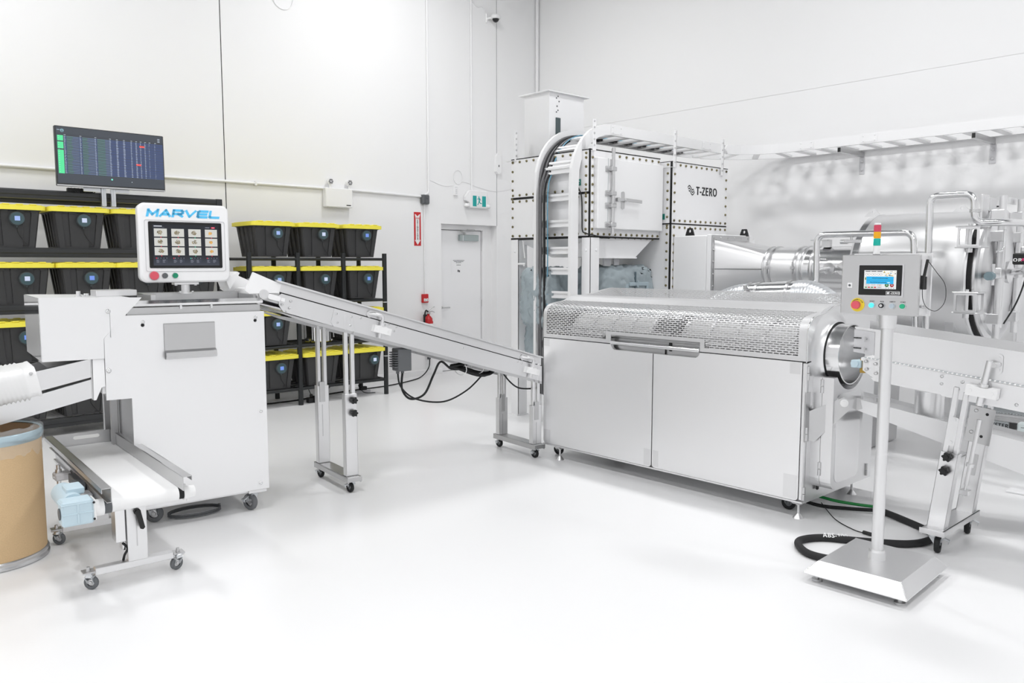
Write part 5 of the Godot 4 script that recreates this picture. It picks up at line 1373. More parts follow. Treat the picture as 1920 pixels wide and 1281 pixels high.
	# pen in its clip with a coiled wire at the side, latch
	st(); cyl(Vector3(-0.02, 1.54, 0.165), Vector3(0.004, 1.62, 0.17), 0.007, -1, 10); bb(Vector3(-0.035, 1.48, 0.152), Vector3(-0.018, 1.545, 0.17), 0.002); bb(Vector3(-0.014, 1.478, 0.152), Vector3(0.006, 1.54, 0.172), 0.002); obj("pen_holder", M.black, e)
	st(); tube(spline([Vector3(0.006, 1.61, 0.175), Vector3(0.06, 1.56, 0.195), Vector3(0.11, 1.50, 0.22), Vector3(0.12, 1.42, 0.22), Vector3(0.07, 1.375, 0.20), Vector3(0.0, 1.39, 0.18), Vector3(-0.02, 1.43, 0.165), Vector3(-0.02, 1.48, 0.16)]), 0.0016, 6); obj("pen_cord", M.ink, e)
	st(); cyl(Vector3(0.02, 1.395, 0.152), Vector3(0.02, 1.395, 0.168), 0.010, -1, 14); bb(Vector3(-0.02, 1.39, 0.152), Vector3(0.0, 1.402, 0.162), 0.002); obj("side_latch", M.zinc, e)
	# stack light
	var sx := Vector3(0.02, 1.645, -0.075)
	var parts := [[0.0, 0.004, 0.0175, M.grey_plastic, "stack_base"], [0.004, 0.046, 0.0155, M.white_plastic, "stack_base"], [0.046, 0.082, 0.0158, mat("lens_green", Color(0.10, 0.72, 0.66), 0.25), "lamp_lens"], [0.082, 0.115, 0.0158, mat("lens_amber", Color(0.95, 0.70, 0.10), 0.25), "lamp_lens"], [0.115, 0.149, 0.0158, mat("lens_red", Color(0.83, 0.30, 0.40), 0.25), "lamp_lens"], [0.149, 0.159, 0.0155, M.white_plastic, "stack_cap"]]
	var sl := Node3D.new(); sl.name = "stack_light"; o.add_child(sl, true)
	for p in parts:
		st(); cyl(sx + Vector3(0, p[0], 0), sx + Vector3(0, p[1] - 0.001, 0), p[2], -1, 28)
		if p[4] == "lamp_lens":
			for k in 14:
				var t := TAU * k / 14
				cyl(sx + Vector3(cos(t) * p[2], p[0] + 0.002, sin(t) * p[2]), sx + Vector3(cos(t) * p[2], p[1] - 0.003, sin(t) * p[2]), 0.0012, -1, 6, false)
		obj(p[4], p[3], sl)

func hmi_screen() -> Image:
	var W := 360; var H := 214
	var im := Image.create(W, H, false, Image.FORMAT_RGB8)
	im.fill(Color(0.90, 0.91, 0.92))
	for k in 3:
		fr(im, 14 + 66 * k, 8, 56, 9, Color(0.25, 0.25, 0.27)); fr(im, 12 + 66 * k, 22, 60, 48, Color(0.97, 0.97, 0.97))
		for q in 2:
			for j in 40:
				var t := TAU * j / 40
				fr(im, 27 + 66 * k + q * 28 + 12 * cos(t), 46 + 12 * sin(t), 2, 2, Color(0.3, 0.3, 0.32))
	fr(im, 208, 4, 148, 70, Color(0.95, 0.95, 0.93))
	for k in 9: fr(im, 216 + k * 1.2, 22 - k * 2, 18 - k * 2, 2, Color(0.80, 0.70, 0.1))
	fr(im, 216, 26, 20, 4, Color(0.3, 0.3, 0.3))
	for p in [[240, 40], [262, 30], [282, 44], [310, 58], [250, 60]]: fr(im, p[0], p[1], 14, 9, Color(0.92, 0.72, 0.25))
	for p in [[270, 50], [286, 30], [232, 56]]: fr(im, p[0], p[1], 20, 8, Color(0.35, 0.62, 0.80))
	fr(im, 276, 58, 34, 6, Color(0.15, 0.35, 0.2)); fr(im, 290, 12, 30, 4, Color(0.4, 0.4, 0.42)); fr(im, 338, 12, 10, 4, Color(0.4, 0.4, 0.42)); fr(im, 340, 30, 12, 14, Color(0.55, 0.56, 0.58))
	for k in 3:
		fr(im, 12 + 66 * k, 78, 60, 108, Color(0.86, 0.86, 0.87))
		for q in 4: fr(im, 20 + 66 * k + (q % 2) * 24, 160 + (q / 2) * 12, 18, 2, Color(0.6, 0.6, 0.62))
	fr(im, 10, 84, 14, 26, Color(0.45, 0.55, 0.2))
	for k in 4:
		fr(im, 12 + 34 * k, 190, 26, 14, Color(0.20, 0.48, 0.22) if k % 2 == 0 else Color(0.72, 0.10, 0.14)); fr(im, 20 + 34 * k, 195, 10, 4, Color(0.6, 0.75, 0.6) if k % 2 == 0 else Color(0.9, 0.5, 0.5))
	fr(im, 150, 188, 50, 16, Color(0.80, 0.80, 0.82)); fr(im, 160, 194, 28, 4, Color(0.45, 0.45, 0.47)); fr(im, 172, 166, 14, 14, Color(0.85, 0.75, 0.6))
	for q in [[258, Color(0.10, 0.40, 0.16)], [314, Color(0.66, 0.08, 0.12)]]:
		for y in range(-22, 23):
			var wd := sqrt(maxf(0, 484 - y * y))
			fr(im, q[0] - wd, 168 + y, wd * 2, 1, q[1])
		fr(im, q[0] - 9, 164, 18, 8, Color(0.85, 0.9, 0.85))
	for k in 4: fr(im, 246 + k * 28, 198, 8, 6, Color(0.35, 0.35, 0.38))
	fr(im, 26, 72, 304, 40, Color(0.10, 0.70, 0.93)); fr(im, 26, 114, 304, 42, Color(0.10, 0.70, 0.93)); fr(im, 26, 112, 304, 2, Color(0.25, 0.4, 0.45))
	var rng := RandomNumberGenerator.new(); rng.seed = 3
	for L in [[92, 86, 174], [72, 132, 180]]:
		var x: float = L[0]
		while x < L[0] + L[2]:
			var w := rng.randf_range(4, 9); fr(im, x, L[1] + rng.randi_range(0, 2), w, 9, Color(0.05, 0.22, 0.36)); x += w + rng.randf_range(2, 5)
	for y in range(134, 146): fr(im, 262, y, 28, 1, Color(0.75, 0.92, 0.97))
	return im

# ---------------------------------------------------------------- outfeed conveyor, tray, low machine on the right
func outfeed() -> void:
	var sl := -0.095
	var o := thing("outfeed_conveyor", "deep sided steel conveyor leaving the perforated machine to the right on leaning legs", "conveyor", Vector3(4.68, 0, 0))
	# frame: x across (0 near side .. 0.45 far side), z along
	var F := Basis(Vector3(0, 0, 1), Vector3(0, 1, 0), Vector3(-1, 0, 0))   # prism polygon in (z, y), pushed towards -x
	var L := func(z: float, y: float) -> float: return y + sl * (z + 2.0)   # y given at z = -2
	var ze := -0.55
	for k in 2:
		var x := 0.0 if k == 0 else 0.45
		# bed side: upper section and the one overlapping it, seam at z = -1.58
		st(); X = Transform3D(F, Vector3(x, 0, 0))
		prism(pv([-2.045, L.call(-2.045, 1.043), -1.56, L.call(-1.56, 1.043), -1.56, L.call(-1.56, 0.938), -1.98, L.call(-1.98, 0.938), -2.045, L.call(-2.045, 0.972)]), -0.006, -0.002); obj("bed_side", M.steel, o)
		st(); X = Transform3D(F, Vector3(x, 0, 0))
		prism(pv([-1.57, L.call(-1.57, 1.043), ze, L.call(ze, 1.043), ze, L.call(ze, 0.915), -1.60, L.call(-1.60, 0.915), -1.628, L.call(-1.628, 0.94), -1.60, L.call(-1.60, 1.035)]), 0.0, 0.006); obj("bed_side", M.steel, o)
		st(); X = Transform3D(F, Vector3(x, 0, 0)); prism(pv([-2.0, L.call(-2.0, 0.938), ze, L.call(ze, 0.938), ze, L.call(ze, 0.92), -1.98, L.call(-1.98, 0.92)]), -0.02, -0.006); obj("bed_flange", M.steel, o)
		# guard wall with a hemmed top edge
		st(); X = Transform3D(F, Vector3(x + (0.012 if k == 0 else -0.012), 0, 0))
		var zs := -2.10 if k == 0 else -2.20
		prism(pv([zs, L.call(zs, 1.075), zs, L.call(zs, 1.222), ze, L.call(ze, 1.222), ze, L.call(ze, 1.052), -1.98, L.call(-1.98, 1.052), -1.985, L.call(-1.985, 1.075)]), -0.0015, 0.0015)
		prism(pv([zs, L.call(zs, 1.222), ze, L.call(ze, 1.222), ze, L.call(ze, 1.212), zs, L.call(zs, 1.212)]), -0.008 if k else 0.0, 0.012 if k == 0 else 0.0)
		obj("guard_wall", M.steel, o)
	st(); X = Transform3D(F, Vector3.ZERO)
	prism(pv([-2.105, 1.215, -1.985, 1.205, -1.985, 1.068, -2.105, 1.08]), -0.010, -0.006); obj("guard_extension", M.paint_grey, o)
	for y in [1.165, 1.105]:
		st(); cyl(Vector3(0.008, y, -2.085), Vector3(0.0, y, -2.085), 0.004, -1, 8); bb(Vector3(0.001, y - 0.003, -2.105), Vector3(0.005, y + 0.003, -2.06)); obj("guard_slot", M.ink, o)
		st(); cyl(Vector3(0.004, y - 0.002, -2.03), Vector3(-0.02, y - 0.002, -2.03), 0.006, -1, 8); bb(Vector3(-0.022, y - 0.02, -2.033), Vector3(-0.016, y + 0.012, -2.027), 0.001); obj("wing_screw", M.steel_dark, o)
	# belt and its modular edge
	st(); X = Transform3D(F, Vector3.ZERO); prism(pv([-2.06, L.call(-2.06, 1.044), ze, L.call(ze, 1.044), ze, L.call(ze, 1.026), -2.06, L.call(-2.06, 1.026)]), -0.44, -0.01); obj("belt", M.belt, o)
	st(); X = Transform3D(F, Vector3.ZERO)
	for k in 64:
		var z := -2.04 + k * 0.0232
		prism(pv([z, L.call(z, 1.047), z + 0.013, L.call(z + 0.013, 1.047), z + 0.016, L.call(z + 0.016, 1.053), z + 0.003, L.call(z + 0.003, 1.053)]), -0.006, 0.0)
	stuff(obj("belt_edge", M.grey_light, o))
	# tail bearing and yellow-painted stub at the ring
	st(); bb(Vector3(0.01, 0.985, -2.12), Vector3(0.05, 1.03, -2.06), 0.004); cyl(Vector3(0.0, 1.01, -2.095), Vector3(0.44, 1.01, -2.095), 0.022, -1, 16); obj("tail_roller", M.motor_paint, o)
	st(); bb(Vector3(0.03, 0.955, -2.075), Vector3(0.06, 1.04, -2.045), 0.003); obj("tail_stub", mat("ochre", Color(0.72, 0.58, 0.22), 0.5), o)
	st()
	for b in [[-2.025, 1.03], [-2.02, 0.985], [-1.97, 1.02], [-1.965, 0.965], [-1.605, 0.985], [-1.605, 0.945], [-1.50, 0.965], [-1.52, 0.925], [-1.33, 0.895], [-1.24, 0.875], [-1.10, 0.92], [-1.0, 0.86]]:
		bolt(Vector3(-0.006, b[1], b[0]), Vector3(-1, 0, 0), 0.009, 0.005, 10)
	stuff(obj("bolt_row", M.zinc, o))
	# rod and clamp that hold the guard
	st()
	var zr := -1.375
	prism(rr(0, 0, 0.01, 0.01, 0.001), 0, 0.001)
	S.clear(); st(); X = Transform3D(F, Vector3(0.008, 0, 0)); prism(rr(-1.335, 1.078, 0.038, 0.105, 0.018), 0.0, 0.005, true); cyl(Vector3(-1.335, 1.11, 0.005), Vector3(-1.335, 1.11, 0.011), 0.008, -1, 10); cyl(Vector3(-1.335, 1.045, 0.005), Vector3(-1.335, 1.045, 0.011), 0.008, -1, 10); obj("guard_bracket", M.steel, o)
	st(); cyl(Vector3(0.0, 1.075, -1.335), Vector3(-0.045, 1.075, -1.345), 0.014, -1, 14); cyl(Vector3(-0.04, 0.855, -1.405), Vector3(-0.04, 1.095, -1.365), 0.0155, -1, 18); cyl(Vector3(-0.04, 0.955, -1.389), Vector3(-0.04, 0.972, -1.386), 0.024, -1, 16); obj("guard_rod", M.steel, o)
	st(); X = Transform3D(F * Basis(Vector3(0, 0, 1), -0.09), Vector3(-0.01, 0.93, -1.392)); prism(pv([-0.075, -0.028, 0.075, -0.028, 0.075, 0.028, 0.04, 0.028, 0.026, 0.022, -0.026, 0.022, -0.04, 0.028, -0.075, 0.028]), 0.0, 0.055)
	for s in [-1, 1]: cyl(Vector3(s * 0.052, 0, 0.055), Vector3(s * 0.052, 0, 0.059), 0.009, -1, 10)
	obj("rod_clamp", M.white_plastic, o)
	# leaning legs
	for k in 2:
		var x := 0.0 if k == 0 else 0.45
		var lg := Node3D.new(); lg.name = "leg"; o.add_child(lg, true)
		lg.position = Vector3(x, 0.13, -1.592); lg.rotation.x = 0.115
		st()
		for s in [-1, 1]: bb(Vector3(-0.018, 0.22, s * 0.026 - 0.013), Vector3(0.016, 0.80 - 0.01 * s, s * 0.026 + 0.013), 0.003)
		bb(Vector3(-0.004, 0.22, -0.03), Vector3(0.014, 0.6, 0.03)); obj("inner_post", M.steel, lg)
		st()
		bb(Vector3(-0.026, 0.0, -0.045), Vector3(-0.021, 0.445, 0.045), 0.001); bb(Vector3(-0.026, 0.0, -0.046), Vector3(0.03, 0.445, -0.041), 0.002); bb(Vector3(-0.026, 0.0, 0.041), Vector3(0.03, 0.445, 0.046), 0.002); obj("outer_post", M.steel, lg)
		if k == 0:
			st(); X = Transform3D(F, Vector3.ZERO); prism(rr(-0.004, 0.565, 0.04, 0.16, 0.008), 0.018, 0.023); cyl(Vector3(-0.004, 0.63, 0.023), Vector3(-0.004, 0.63, 0.028), 0.009, -1, 10); cyl(Vector3(-0.004, 0.505, 0.023), Vector3(-0.004, 0.505, 0.028), 0.009, -1, 10); obj("lock_plate", M.steel, lg)
			knob(lg, Vector3(-0.024, 0.425, 0.0), Vector3(-1, 0, 0), 0.027); knob(lg, Vector3(-0.024, 0.345, -0.002), Vector3(-1, 0, 0), 0.027)
		else:
			st(); bb(Vector3(-0.03, 0.43, -0.07), Vector3(-0.026, 0.645, 0.065), 0.001); obj("gusset_plate", M.steel_dark, lg)
			for b in [[0.62, -0.035], [0.49, -0.04]]:
				st(); bolt(Vector3(-0.03, b[0], b[1]), Vector3(-1, 0, 0), 0.011, 0.006, 10); obj("bolt", M.zinc, lg)
			for b in [[0.61, 0.025], [0.475, 0.015]]:
				st(); bolt(Vector3(-0.03, b[0], b[1]), Vector3(-1, 0, 0), 0.009, 0.001, 10); obj("bolt_hole", M.ink, lg)
			st(); X = Transform3D(F, Vector3.ZERO); prism(rr(0.0, 0.30, 0.04, 0.13, 0.006), 0.026, 0.029); obj("lock_plate", M.steel_dark, lg)
	st(); cyl(Vector3(0.30, 0.33, -1.55), Vector3(0.30, 0.72, -1.50), 0.012, -1, 12); cyl(Vector3(0.30, 0.44, -1.536), Vector3(0.30, 0.46, -1.533), 0.022, -1, 12); bb(Vector3(0.28, 0.27, -1.58), Vector3(0.33, 0.30, -1.53), 0.003); cyl(Vector3(0.30, 0.26, -1.56), Vector3(0.30, 0.33, -1.55), 0.007, -1, 8); obj("jack_rod", M.steel, o)
	st(); X = Transform3D(F * Basis(Vector3(0, 0, 1), 0.0), Vector3.ZERO)
	bb(Vector3(-1.65, 0.128, -0.52), Vector3(-1.535, 0.136, 0.07), 0.001); bb(Vector3(-1.652, 0.102, -0.52), Vector3(-1.645, 0.136, 0.07), 0.001); bb(Vector3(-1.542, 0.102, -0.52), Vector3(-1.535, 0.136, 0.07), 0.001); bb(Vector3(-1.66, 0.106, 0.065), Vector3(-1.527, 0.137, 0.071), 0.001); obj("base_bar", M.steel, o)
	for x in [-0.02, 0.45]: caster(o, Vector3(x, 0, -1.605), -78, 0.05, 0.112, M.rubber)
	# catch tray bolted to the perforated machine, widening and dropping to the right
	var t := thing("catch_tray", "long tapered steel tray under the right conveyor, bolted to the perforated machine's end", "tray", Vector3(5.02, 0, -2.255), -71.3)
	var dx := 1.75
	st()
	prism(pv([0.02, 0.745, 0.04, 0.668, dx, 0.10, dx, 0.40]), -0.002, 0.002)
	prism(pv([0.02, 0.745, 0.04, 0.668, dx, 0.10, dx, 0.40]), -0.352, -0.348)
	X = Transform3D.IDENTITY; flat()
	quad(Vector3(0.02, 0.72, 0), Vector3(dx, 0.37, 0), Vector3(dx, 0.37, -0.35), Vector3(0.02, 0.72, -0.35))
	quad(Vector3(0.02, 0.745, 0.002), Vector3(dx, 0.40, 0.002), Vector3(dx, 0.40, -0.025), Vector3(0.02, 0.745, -0.025))
	quad(Vector3(0.02, 0.668, -0.35), Vector3(0.02, 0.668, 0), Vector3(0.02, 0.745, 0), Vector3(0.02, 0.745, -0.35))
	obj("tray", M.steel, t)
	st(); prism(pv([-0.09, 0.74, 0.05, 0.75, 0.065, 0.68, 0.0, 0.66, -0.05, 0.685]), 0.004, 0.009); tube([Vector3(-0.12, 0.705, 0.05), Vector3(-0.02, 0.715, 0.01)], 0.010, 10); cyl(Vector3(-0.02, 0.715, 0.009), Vector3(-0.02, 0.715, 0.02), 0.017, -1, 6); obj("hitch_plate", M.steel_dark, t)
	st(); prism(pv([0.165, 0.63, 0.165, 0.575, 0.225, 0.61]), -0.2, -0.01); obj("tray_gusset", M.steel_dark, t)
	st(); bx(Vector3(0.62, 0.63, -0.12), Vector3(0.02, 0.008, 0.36), 0.001); obj("tray_strap", M.steel_dark, t)
	st(); cyl(Vector3(0.16, 0.715, -0.12), Vector3(0.16, 0.74, -0.12), 0.03, -1, 20); obj("tray_knob", M.steel, t)
	for x in [0.44, 1.12]:
		st(); cyl(Vector3(x, 0.70 - 0.2 * x, -0.17), Vector3(x, 0.86 - 0.13 * x, -0.17), 0.085, -1, 32); obj("inlet_can", M.steel, t)
	st(); cyl(Vector3(1.4, 0.0, -0.05), Vector3(1.4, 0.3, -0.05), 0.02, -1, 12); cyl(Vector3(1.4, 0.0, -0.30), Vector3(1.4, 0.3, -0.30), 0.02, -1, 12); obj("tray_leg", M.steel, t)
	# low machine at the far right with its name plate and speed box
	var m := thing("low_machine", "low steel machine with a mesh top, name plate and levelling foot at the right edge", "machine", Vector3(7.75, 0, -2.2))
	st(); bb(Vector3(0.0, 0.24, -0.25), Vector3(0.60, 0.29, 1.2), 0.004)
	for k in 3: bb(Vector3(-0.012, 0.243 + k * 0.014, -0.25), Vector3(0.0, 0.249 + k * 0.014, 1.2), 0.001)
	bb(Vector3(-0.02, 0.288, -0.25), Vector3(0.62, 0.305, 1.2), 0.003); obj("frame", M.steel, m)
	st()
	for k in 60: bb(Vector3(0.0, 0.31, -0.24 + k * 0.024), Vector3(0.58, 0.315, -0.232 + k * 0.024))
	for k in 14: bb(Vector3(0.02 + k * 0.042, 0.315, -0.25), Vector3(0.026 + k * 0.042, 0.32, 1.2))
	stuff(obj("mesh_top", M.grey_light, m))
	st(); bb(Vector3(-0.006, 0.165, -0.12), Vector3(0.03, 0.24, 0.09), 0.002); obj("name_plate", M.grey_light, m)
	text("lettering", "TWISTER", 0.036, Vector3(-0.0068, 0.203, 0.0), F, M.ink, m, 0.92, true)
	st(); bb(Vector3(0.02, 0.12, -0.25), Vector3(0.58, 0.165, 0.12), 0.003); obj("lower_rail", M.steel_dark, m)
	for z in [0.04, 0.95]:
		st(); cyl(Vector3(0.05, 0.0, z), Vector3(0.05, 0.016, z), 0.055, 0.045, 24); cyl(Vector3(0.05, 0.016, z), Vector3(0.05, 0.03, z), 0.03, 0.014, 20); cyl(Vector3(0.05, 0.03, z), Vector3(0.05, 0.24, z), 0.013, -1, 12); cyl(Vector3(0.05, 0.105, z), Vector3(0.05, 0.12, z), 0.022, -1, 6); obj("levelling_foot", M.steel, m)
	var s := thing("speed_box", "pale speed control box with a black knob hanging low at the right edge", "control box", Vector3(7.45, 0.055, -1.965))
	st(); bb(Vector3(0, 0.0, 0), Vector3(0.08, 0.245, 0.19), 0.012); obj("housing", mat("pale_box", Color(0.88, 0.92, 0.92), 0.4), s)
	st(); cyl(Vector3(0, 0.155, 0.075), Vector3(-0.02, 0.155, 0.075), 0.016, 0.013, 18); bb(Vector3(-0.004, 0.10, 0.10), Vector3(0, 0.12, 0.12), 0.001); bb(Vector3(-0.002, 0.205, 0.03), Vector3(0, 0.208, 0.11)); obj("knob", M.black, s)
	st(); X = Transform3D(F, Vector3(-0.001, 0.075, 0.065)); prism(circle(0, 0, 0.022, 20), 0, 0.001, false, [circle(0, 0, 0.0195, 20)]); obj("emblem", M.grey_plastic, s)
	text("lettering", "TWISTER", 0.012, Vector3(-0.0008, 0.035, 0.08), F, M.ink, s, 1.1)
	st(); bb(Vector3(0.02, -0.05, 0.10), Vector3(0.06, 0.0, 0.16), 0.006); obj("cable_gland", M.black, s)
	st(); tube(spline([Vector3(7.49, 0.03, -1.85), Vector3(7.53, 0.012, -1.92), Vector3(7.646, 0.012, -2.07), Vector3(7.751, 0.012, -2.161), Vector3(7.878, 0.012, -2.27)]), 0.010, 8); tag(obj("floor_cable", M.black), "black cable running over the floor from the pale speed box", "cable")

# ---------------------------------------------------------------- bolted white cabinets
func bolt_line(a: Vector3, b: Vector3, n: int, d: Vector3) -> void:
	for k in n: bolt(a.lerp(b, float(k) / (n - 1)), d, 0.0125, 0.012, 8)

func plenum() -> void:
	var W: Material = M.paint
	var o := thing("filter_cabinet", "white bolted sheet metal cabinet with a latched door on tall white legs", "cabinet", Vector3(5.70, 0, -5.125))
	# local: x right along the door face, z towards viewer; left face is x = 0 going back
	st(); bb(Vector3(0, 1.862, -1.10), Vector3(1.07, 2.672, 0), 0.004); obj("cabinet_body", W, o)
	st()
	for y in [2.272, 1.857]: bb(Vector3(-0.004, y - 0.011, -1.10), Vector3(0.3, y + 0.011, -0.004))
	bb(Vector3(-0.004, 1.85, -0.016), Vector3(0.004, 2.68, 0.004)); bb(Vector3(0, 1.851, -0.02), Vector3(1.07, 1.865, 0.006)); bb(Vector3(-0.002, 2.67, -1.1), Vector3(1.07, 2.678, 0.003)); obj("black_gasket", M.gasket, o)
	st()
	for y in [2.643, 2.305, 2.24, 1.888]: bolt_line(Vector3(-0.001, y, -1.07), Vector3(-0.001, y, -0.05), 11, Vector3(-1, 0, 0))
	bolt_line(Vector3(-0.001, 2.643, -1.075), Vector3(-0.001, 1.89, -1.075), 9, Vector3(-1, 0, 0)); bolt_line(Vector3(-0.001, 2.60, -0.05), Vector3(-0.001, 1.93, -0.05), 9, Vector3(-1, 0, 0))
	bolt_line(Vector3(0.32, 2.64, 0.001), Vector3(1.04, 2.64, 0.001), 8, Vector3(0, 0, 1)); bolt_line(Vector3(0.03, 1.885, 0.001), Vector3(1.04, 1.885, 0.001), 13, Vector3(0, 0, 1)); bolt_line(Vector3(0.03, 2.60, 0.001), Vector3(0.03, 1.93, 0.001), 9, Vector3(0, 0, 1))
	bolt_line(Vector3(0.1, 1.852, -0.03), Vector3(1.0, 1.852, -0.03), 10, Vector3(0, -1, 0))
	stuff(obj("bolt_row", M.brass, o))
	# door: thick panel standing proud, bar latch
	st(); bb(Vector3(0.05, 1.935, 0), Vector3(1.055, 2.60, 0.055), 0.006); obj("door", M.paint_gloss, o)
	st(); bb(Vector3(0.19, 1.94, 0.055), Vector3(0.195, 2.60, 0.057)); obj("door_seam", M.grey_light, o)
	st(); cyl(Vector3(0.235, 1.90, 0.085), Vector3(0.235, 2.70, 0.085), 0.016, -1, 14); cyl(Vector3(0.235, 1.88, 0.085), Vector3(0.235, 1.91, 0.085), 0.022, -1, 12); cyl(Vector3(0.235, 2.655, 0.085), Vector3(0.235, 2.69, 0.085), 0.02, -1, 12); obj("latch_bar", M.zinc, o)
	for y in [2.50, 2.27, 2.155, 1.975]:
		st(); X = Transform3D(Basis.IDENTITY, Vector3(0.215, y, 0.055)); prism(rr(0, 0, 0.13, 0.055, 0.01), 0, 0.008); bb(Vector3(-0.02, -0.02, 0.0), Vector3(0.055, 0.02, 0.05), 0.006); obj("bar_guide", M.zinc, o)
	st(); X = Transform3D(Basis.IDENTITY, Vector3(0.36, 2.215, 0.055)); prism(rr(0.05, 0, 0.045, 0.17, 0.02), 0, 0.01); cyl(Vector3(-0.06, 0, 0.02), Vector3(-0.06, 0, 0.05), 0.022, -1, 14); bb(Vector3(-0.06, -0.014, 0.03), Vector3(0.05, 0.016, 0.042), 0.003); cyl(Vector3(0.05, 0, 0.01), Vector3(0.05, 0, 0.06), 0.016, -1, 12)
	X = Transform3D(Basis(Vector3(0, 0, 1), -0.03), Vector3(0.41, 2.215, 0.10)); bb(Vector3(0, -0.014, 0), Vector3(0.24, 0.018, 0.01), 0.003); obj("latch_handle", M.zinc, o)
	# legs, hopper, brackets
	for p in [[0.03, -1.04, 0.0], [0.03, -0.04, 0.0], [1.0, -1.04, 0.0]]:
		st(); bb(Vector3(p[0] - 0.035, 0.008, p[1] - 0.055), Vector3(p[0] - 0.03, 1.85, p[1] + 0.055)); bb(Vector3(p[0] - 0.035, 0.008, p[1] + 0.05), Vector3(p[0] + 0.09, 1.85, p[1] + 0.055)); bb(Vector3(p[0] - 0.06, 0, p[1] - 0.07), Vector3(p[0] + 0.1, 0.01, p[1] + 0.07)); bolt(Vector3(p[0] - 0.035, 1.73, p[1]), Vector3(-1, 0, 0), 0.014, 0.008); bolt(Vector3(p[0] + 0.05, 1.73, p[1] + 0.055), Vector3(0, 0, 1), 0.014, 0.008); obj("leg", M.paint, o)
	st(); flat()
	var a := [Vector3(0.02, 1.85, -1.05), Vector3(0.98, 1.85, -1.05), Vector3(0.98, 1.85, -0.02), Vector3(0.02, 1.85, -0.02)]; var b := [Vector3(0.30, 1.668, -0.80), Vector3(0.74, 1.668, -0.80), Vector3(0.74, 1.668, -0.04), Vector3(0.02, 1.668, -0.04)]
	for k in 4:
		var n: Vector3 = (a[k] + a[(k + 1) % 4] - Vector3(1.0, 3.7, -1.07)) * Vector3(1, 0, 1)
		oquad(a[k], a[(k + 1) % 4], b[(k + 1) % 4], b[k], n)
	oquad(b[0], b[1], b[2], b[3], Vector3.DOWN); bb(Vector3(0.02, 1.655, -0.05), Vector3(0.745, 1.668, -0.025)); obj("hopper", M.paint, o)
	st(); prism(pv([0.35, 1.655, 0.46, 1.655, 0.455, 1.575, 0.355, 1.58]), -0.14, -0.12); prism(pv([0.50, 1.655, 0.59, 1.655, 0.575, 1.59, 0.505, 1.585]), -0.14, -0.12); obj("hopper_tab", M.paint_grey, o)
	st(); prism(pv([-0.03, 1.84, 0.0, 1.84, 0.0, 1.66]), -0.9, -0.89); cyl(Vector3(0.0, 1.60, -0.99), Vector3(0.0, 1.60, -0.88), 0.012); bolt(Vector3(0.0, 1.585, -0.90), Vector3(-1, 0, 0), 0.012, 0.01); obj("hopper_brace", M.paint, o)
	# small green labels and the thin black hose down the corner
	for p in [[Vector3(-0.002, 2.375, -0.165), Basis(Vector3(0, 0, 1), Vector3(0, 1, 0), Vector3(-1, 0, 0))]]:
		st(); X = Transform3D(p[1], p[0]); bb(Vector3(-0.05, -0.03, 0), Vector3(0.05, 0.03, 0.002)); obj("green_label", M.teal, o)
		st(); X = Transform3D(p[1], p[0]); bb(Vector3(-0.035, 0.006, 0.002), Vector3(0.035, 0.014, 0.003)); bb(Vector3(-0.03, -0.016, 0.002), Vector3(0.03, -0.01, 0.003)); obj("label_print", M.ink_white, o)
	st(); cyl(Vector3(0, 2.42, -0.20), Vector3(-0.025, 2.42, -0.20), 0.016); tube(spline([Vector3(-0.02, 2.42, -0.20), Vector3(-0.03, 2.32, -0.12), Vector3(-0.02, 2.23, -0.09), Vector3(-0.016, 2.05, -0.085), Vector3(-0.016, 1.92, -0.08), Vector3(-0.01, 1.89, -0.04), Vector3(0.02, 1.875, 0.016), Vector3(0.12, 1.862, 0.02), Vector3(0.4, 1.86, 0.018)]), 0.006, 8); obj("sampling_hose", M.black, o)
	# second, taller cabinet
	var c := thing("filter_cabinet", "tall white bolted cabinet with a black logo, right of the latched one", "cabinet", Vector3(6.785, 0, -4.985))
	st(); bb(Vector3(0, 0.02, -1.2), Vector3(1.015, 2.64, 0), 0.004); obj("cabinet_body", W, c)
	st(); bb(Vector3(-0.004, 0.02, -0.018), Vector3(0.003, 2.64, 0.004)); bb(Vector3(-0.004, 2.005, -0.7), Vector3(0.2, 2.018, -0.0)); bb(Vector3(0, 2.005, -0.02), Vector3(1.01, 2.018, 0.004)); bb(Vector3(0, 2.636, -0.9), Vector3(1.015, 2.643, 0.003)); obj("black_gasket", M.gasket, c)
	st()
	for q in [[2.61, 11], [2.045, 11], [1.975, 11]]: bolt_line(Vector3(0.045, q[0], 0.001), Vector3(0.985, q[0], 0.001), q[1], Vector3(0, 0, 1))
	bolt_line(Vector3(0.045, 2.61, 0.001), Vector3(0.045, 2.045, 0.001), 7, Vector3(0, 0, 1)); bolt_line(Vector3(0.985, 2.61, 0.001), Vector3(0.985, 2.045, 0.001), 7, Vector3(0, 0, 1)); bolt_line(Vector3(0.045, 1.98, 0.001), Vector3(0.045, 1.28, 0.001), 9, Vector3(0, 0, 1))
	bolt_line(Vector3(-0.001, 2.61, -0.05), Vector3(-0.001, 1.29, -0.05), 16, Vector3(-1, 0, 0)); bolt_line(Vector3(-0.001, 1.97, -0.05), Vector3(-0.001, 1.97, -0.15), 2, Vector3(-1, 0, 0))
	stuff(obj("bolt_row", M.brass, c))
	st(); X = Transform3D(Basis(Vector3(0, 0, 1), Vector3(0, 1, 0), Vector3(-1, 0, 0)), Vector3(-0.001, 2.085, -0.10)); bb(Vector3(-0.045, -0.03, 0), Vector3(0.02, 0.03, 0.002)); obj("green_label", M.teal, c)
	text("lettering", "T-ZERO", 0.086, Vector3(0.622, 2.368, 0.0015), Basis.IDENTITY, M.ink, c, 0.98, true, 0.002)
	# emblem: three flowing bands
	st()
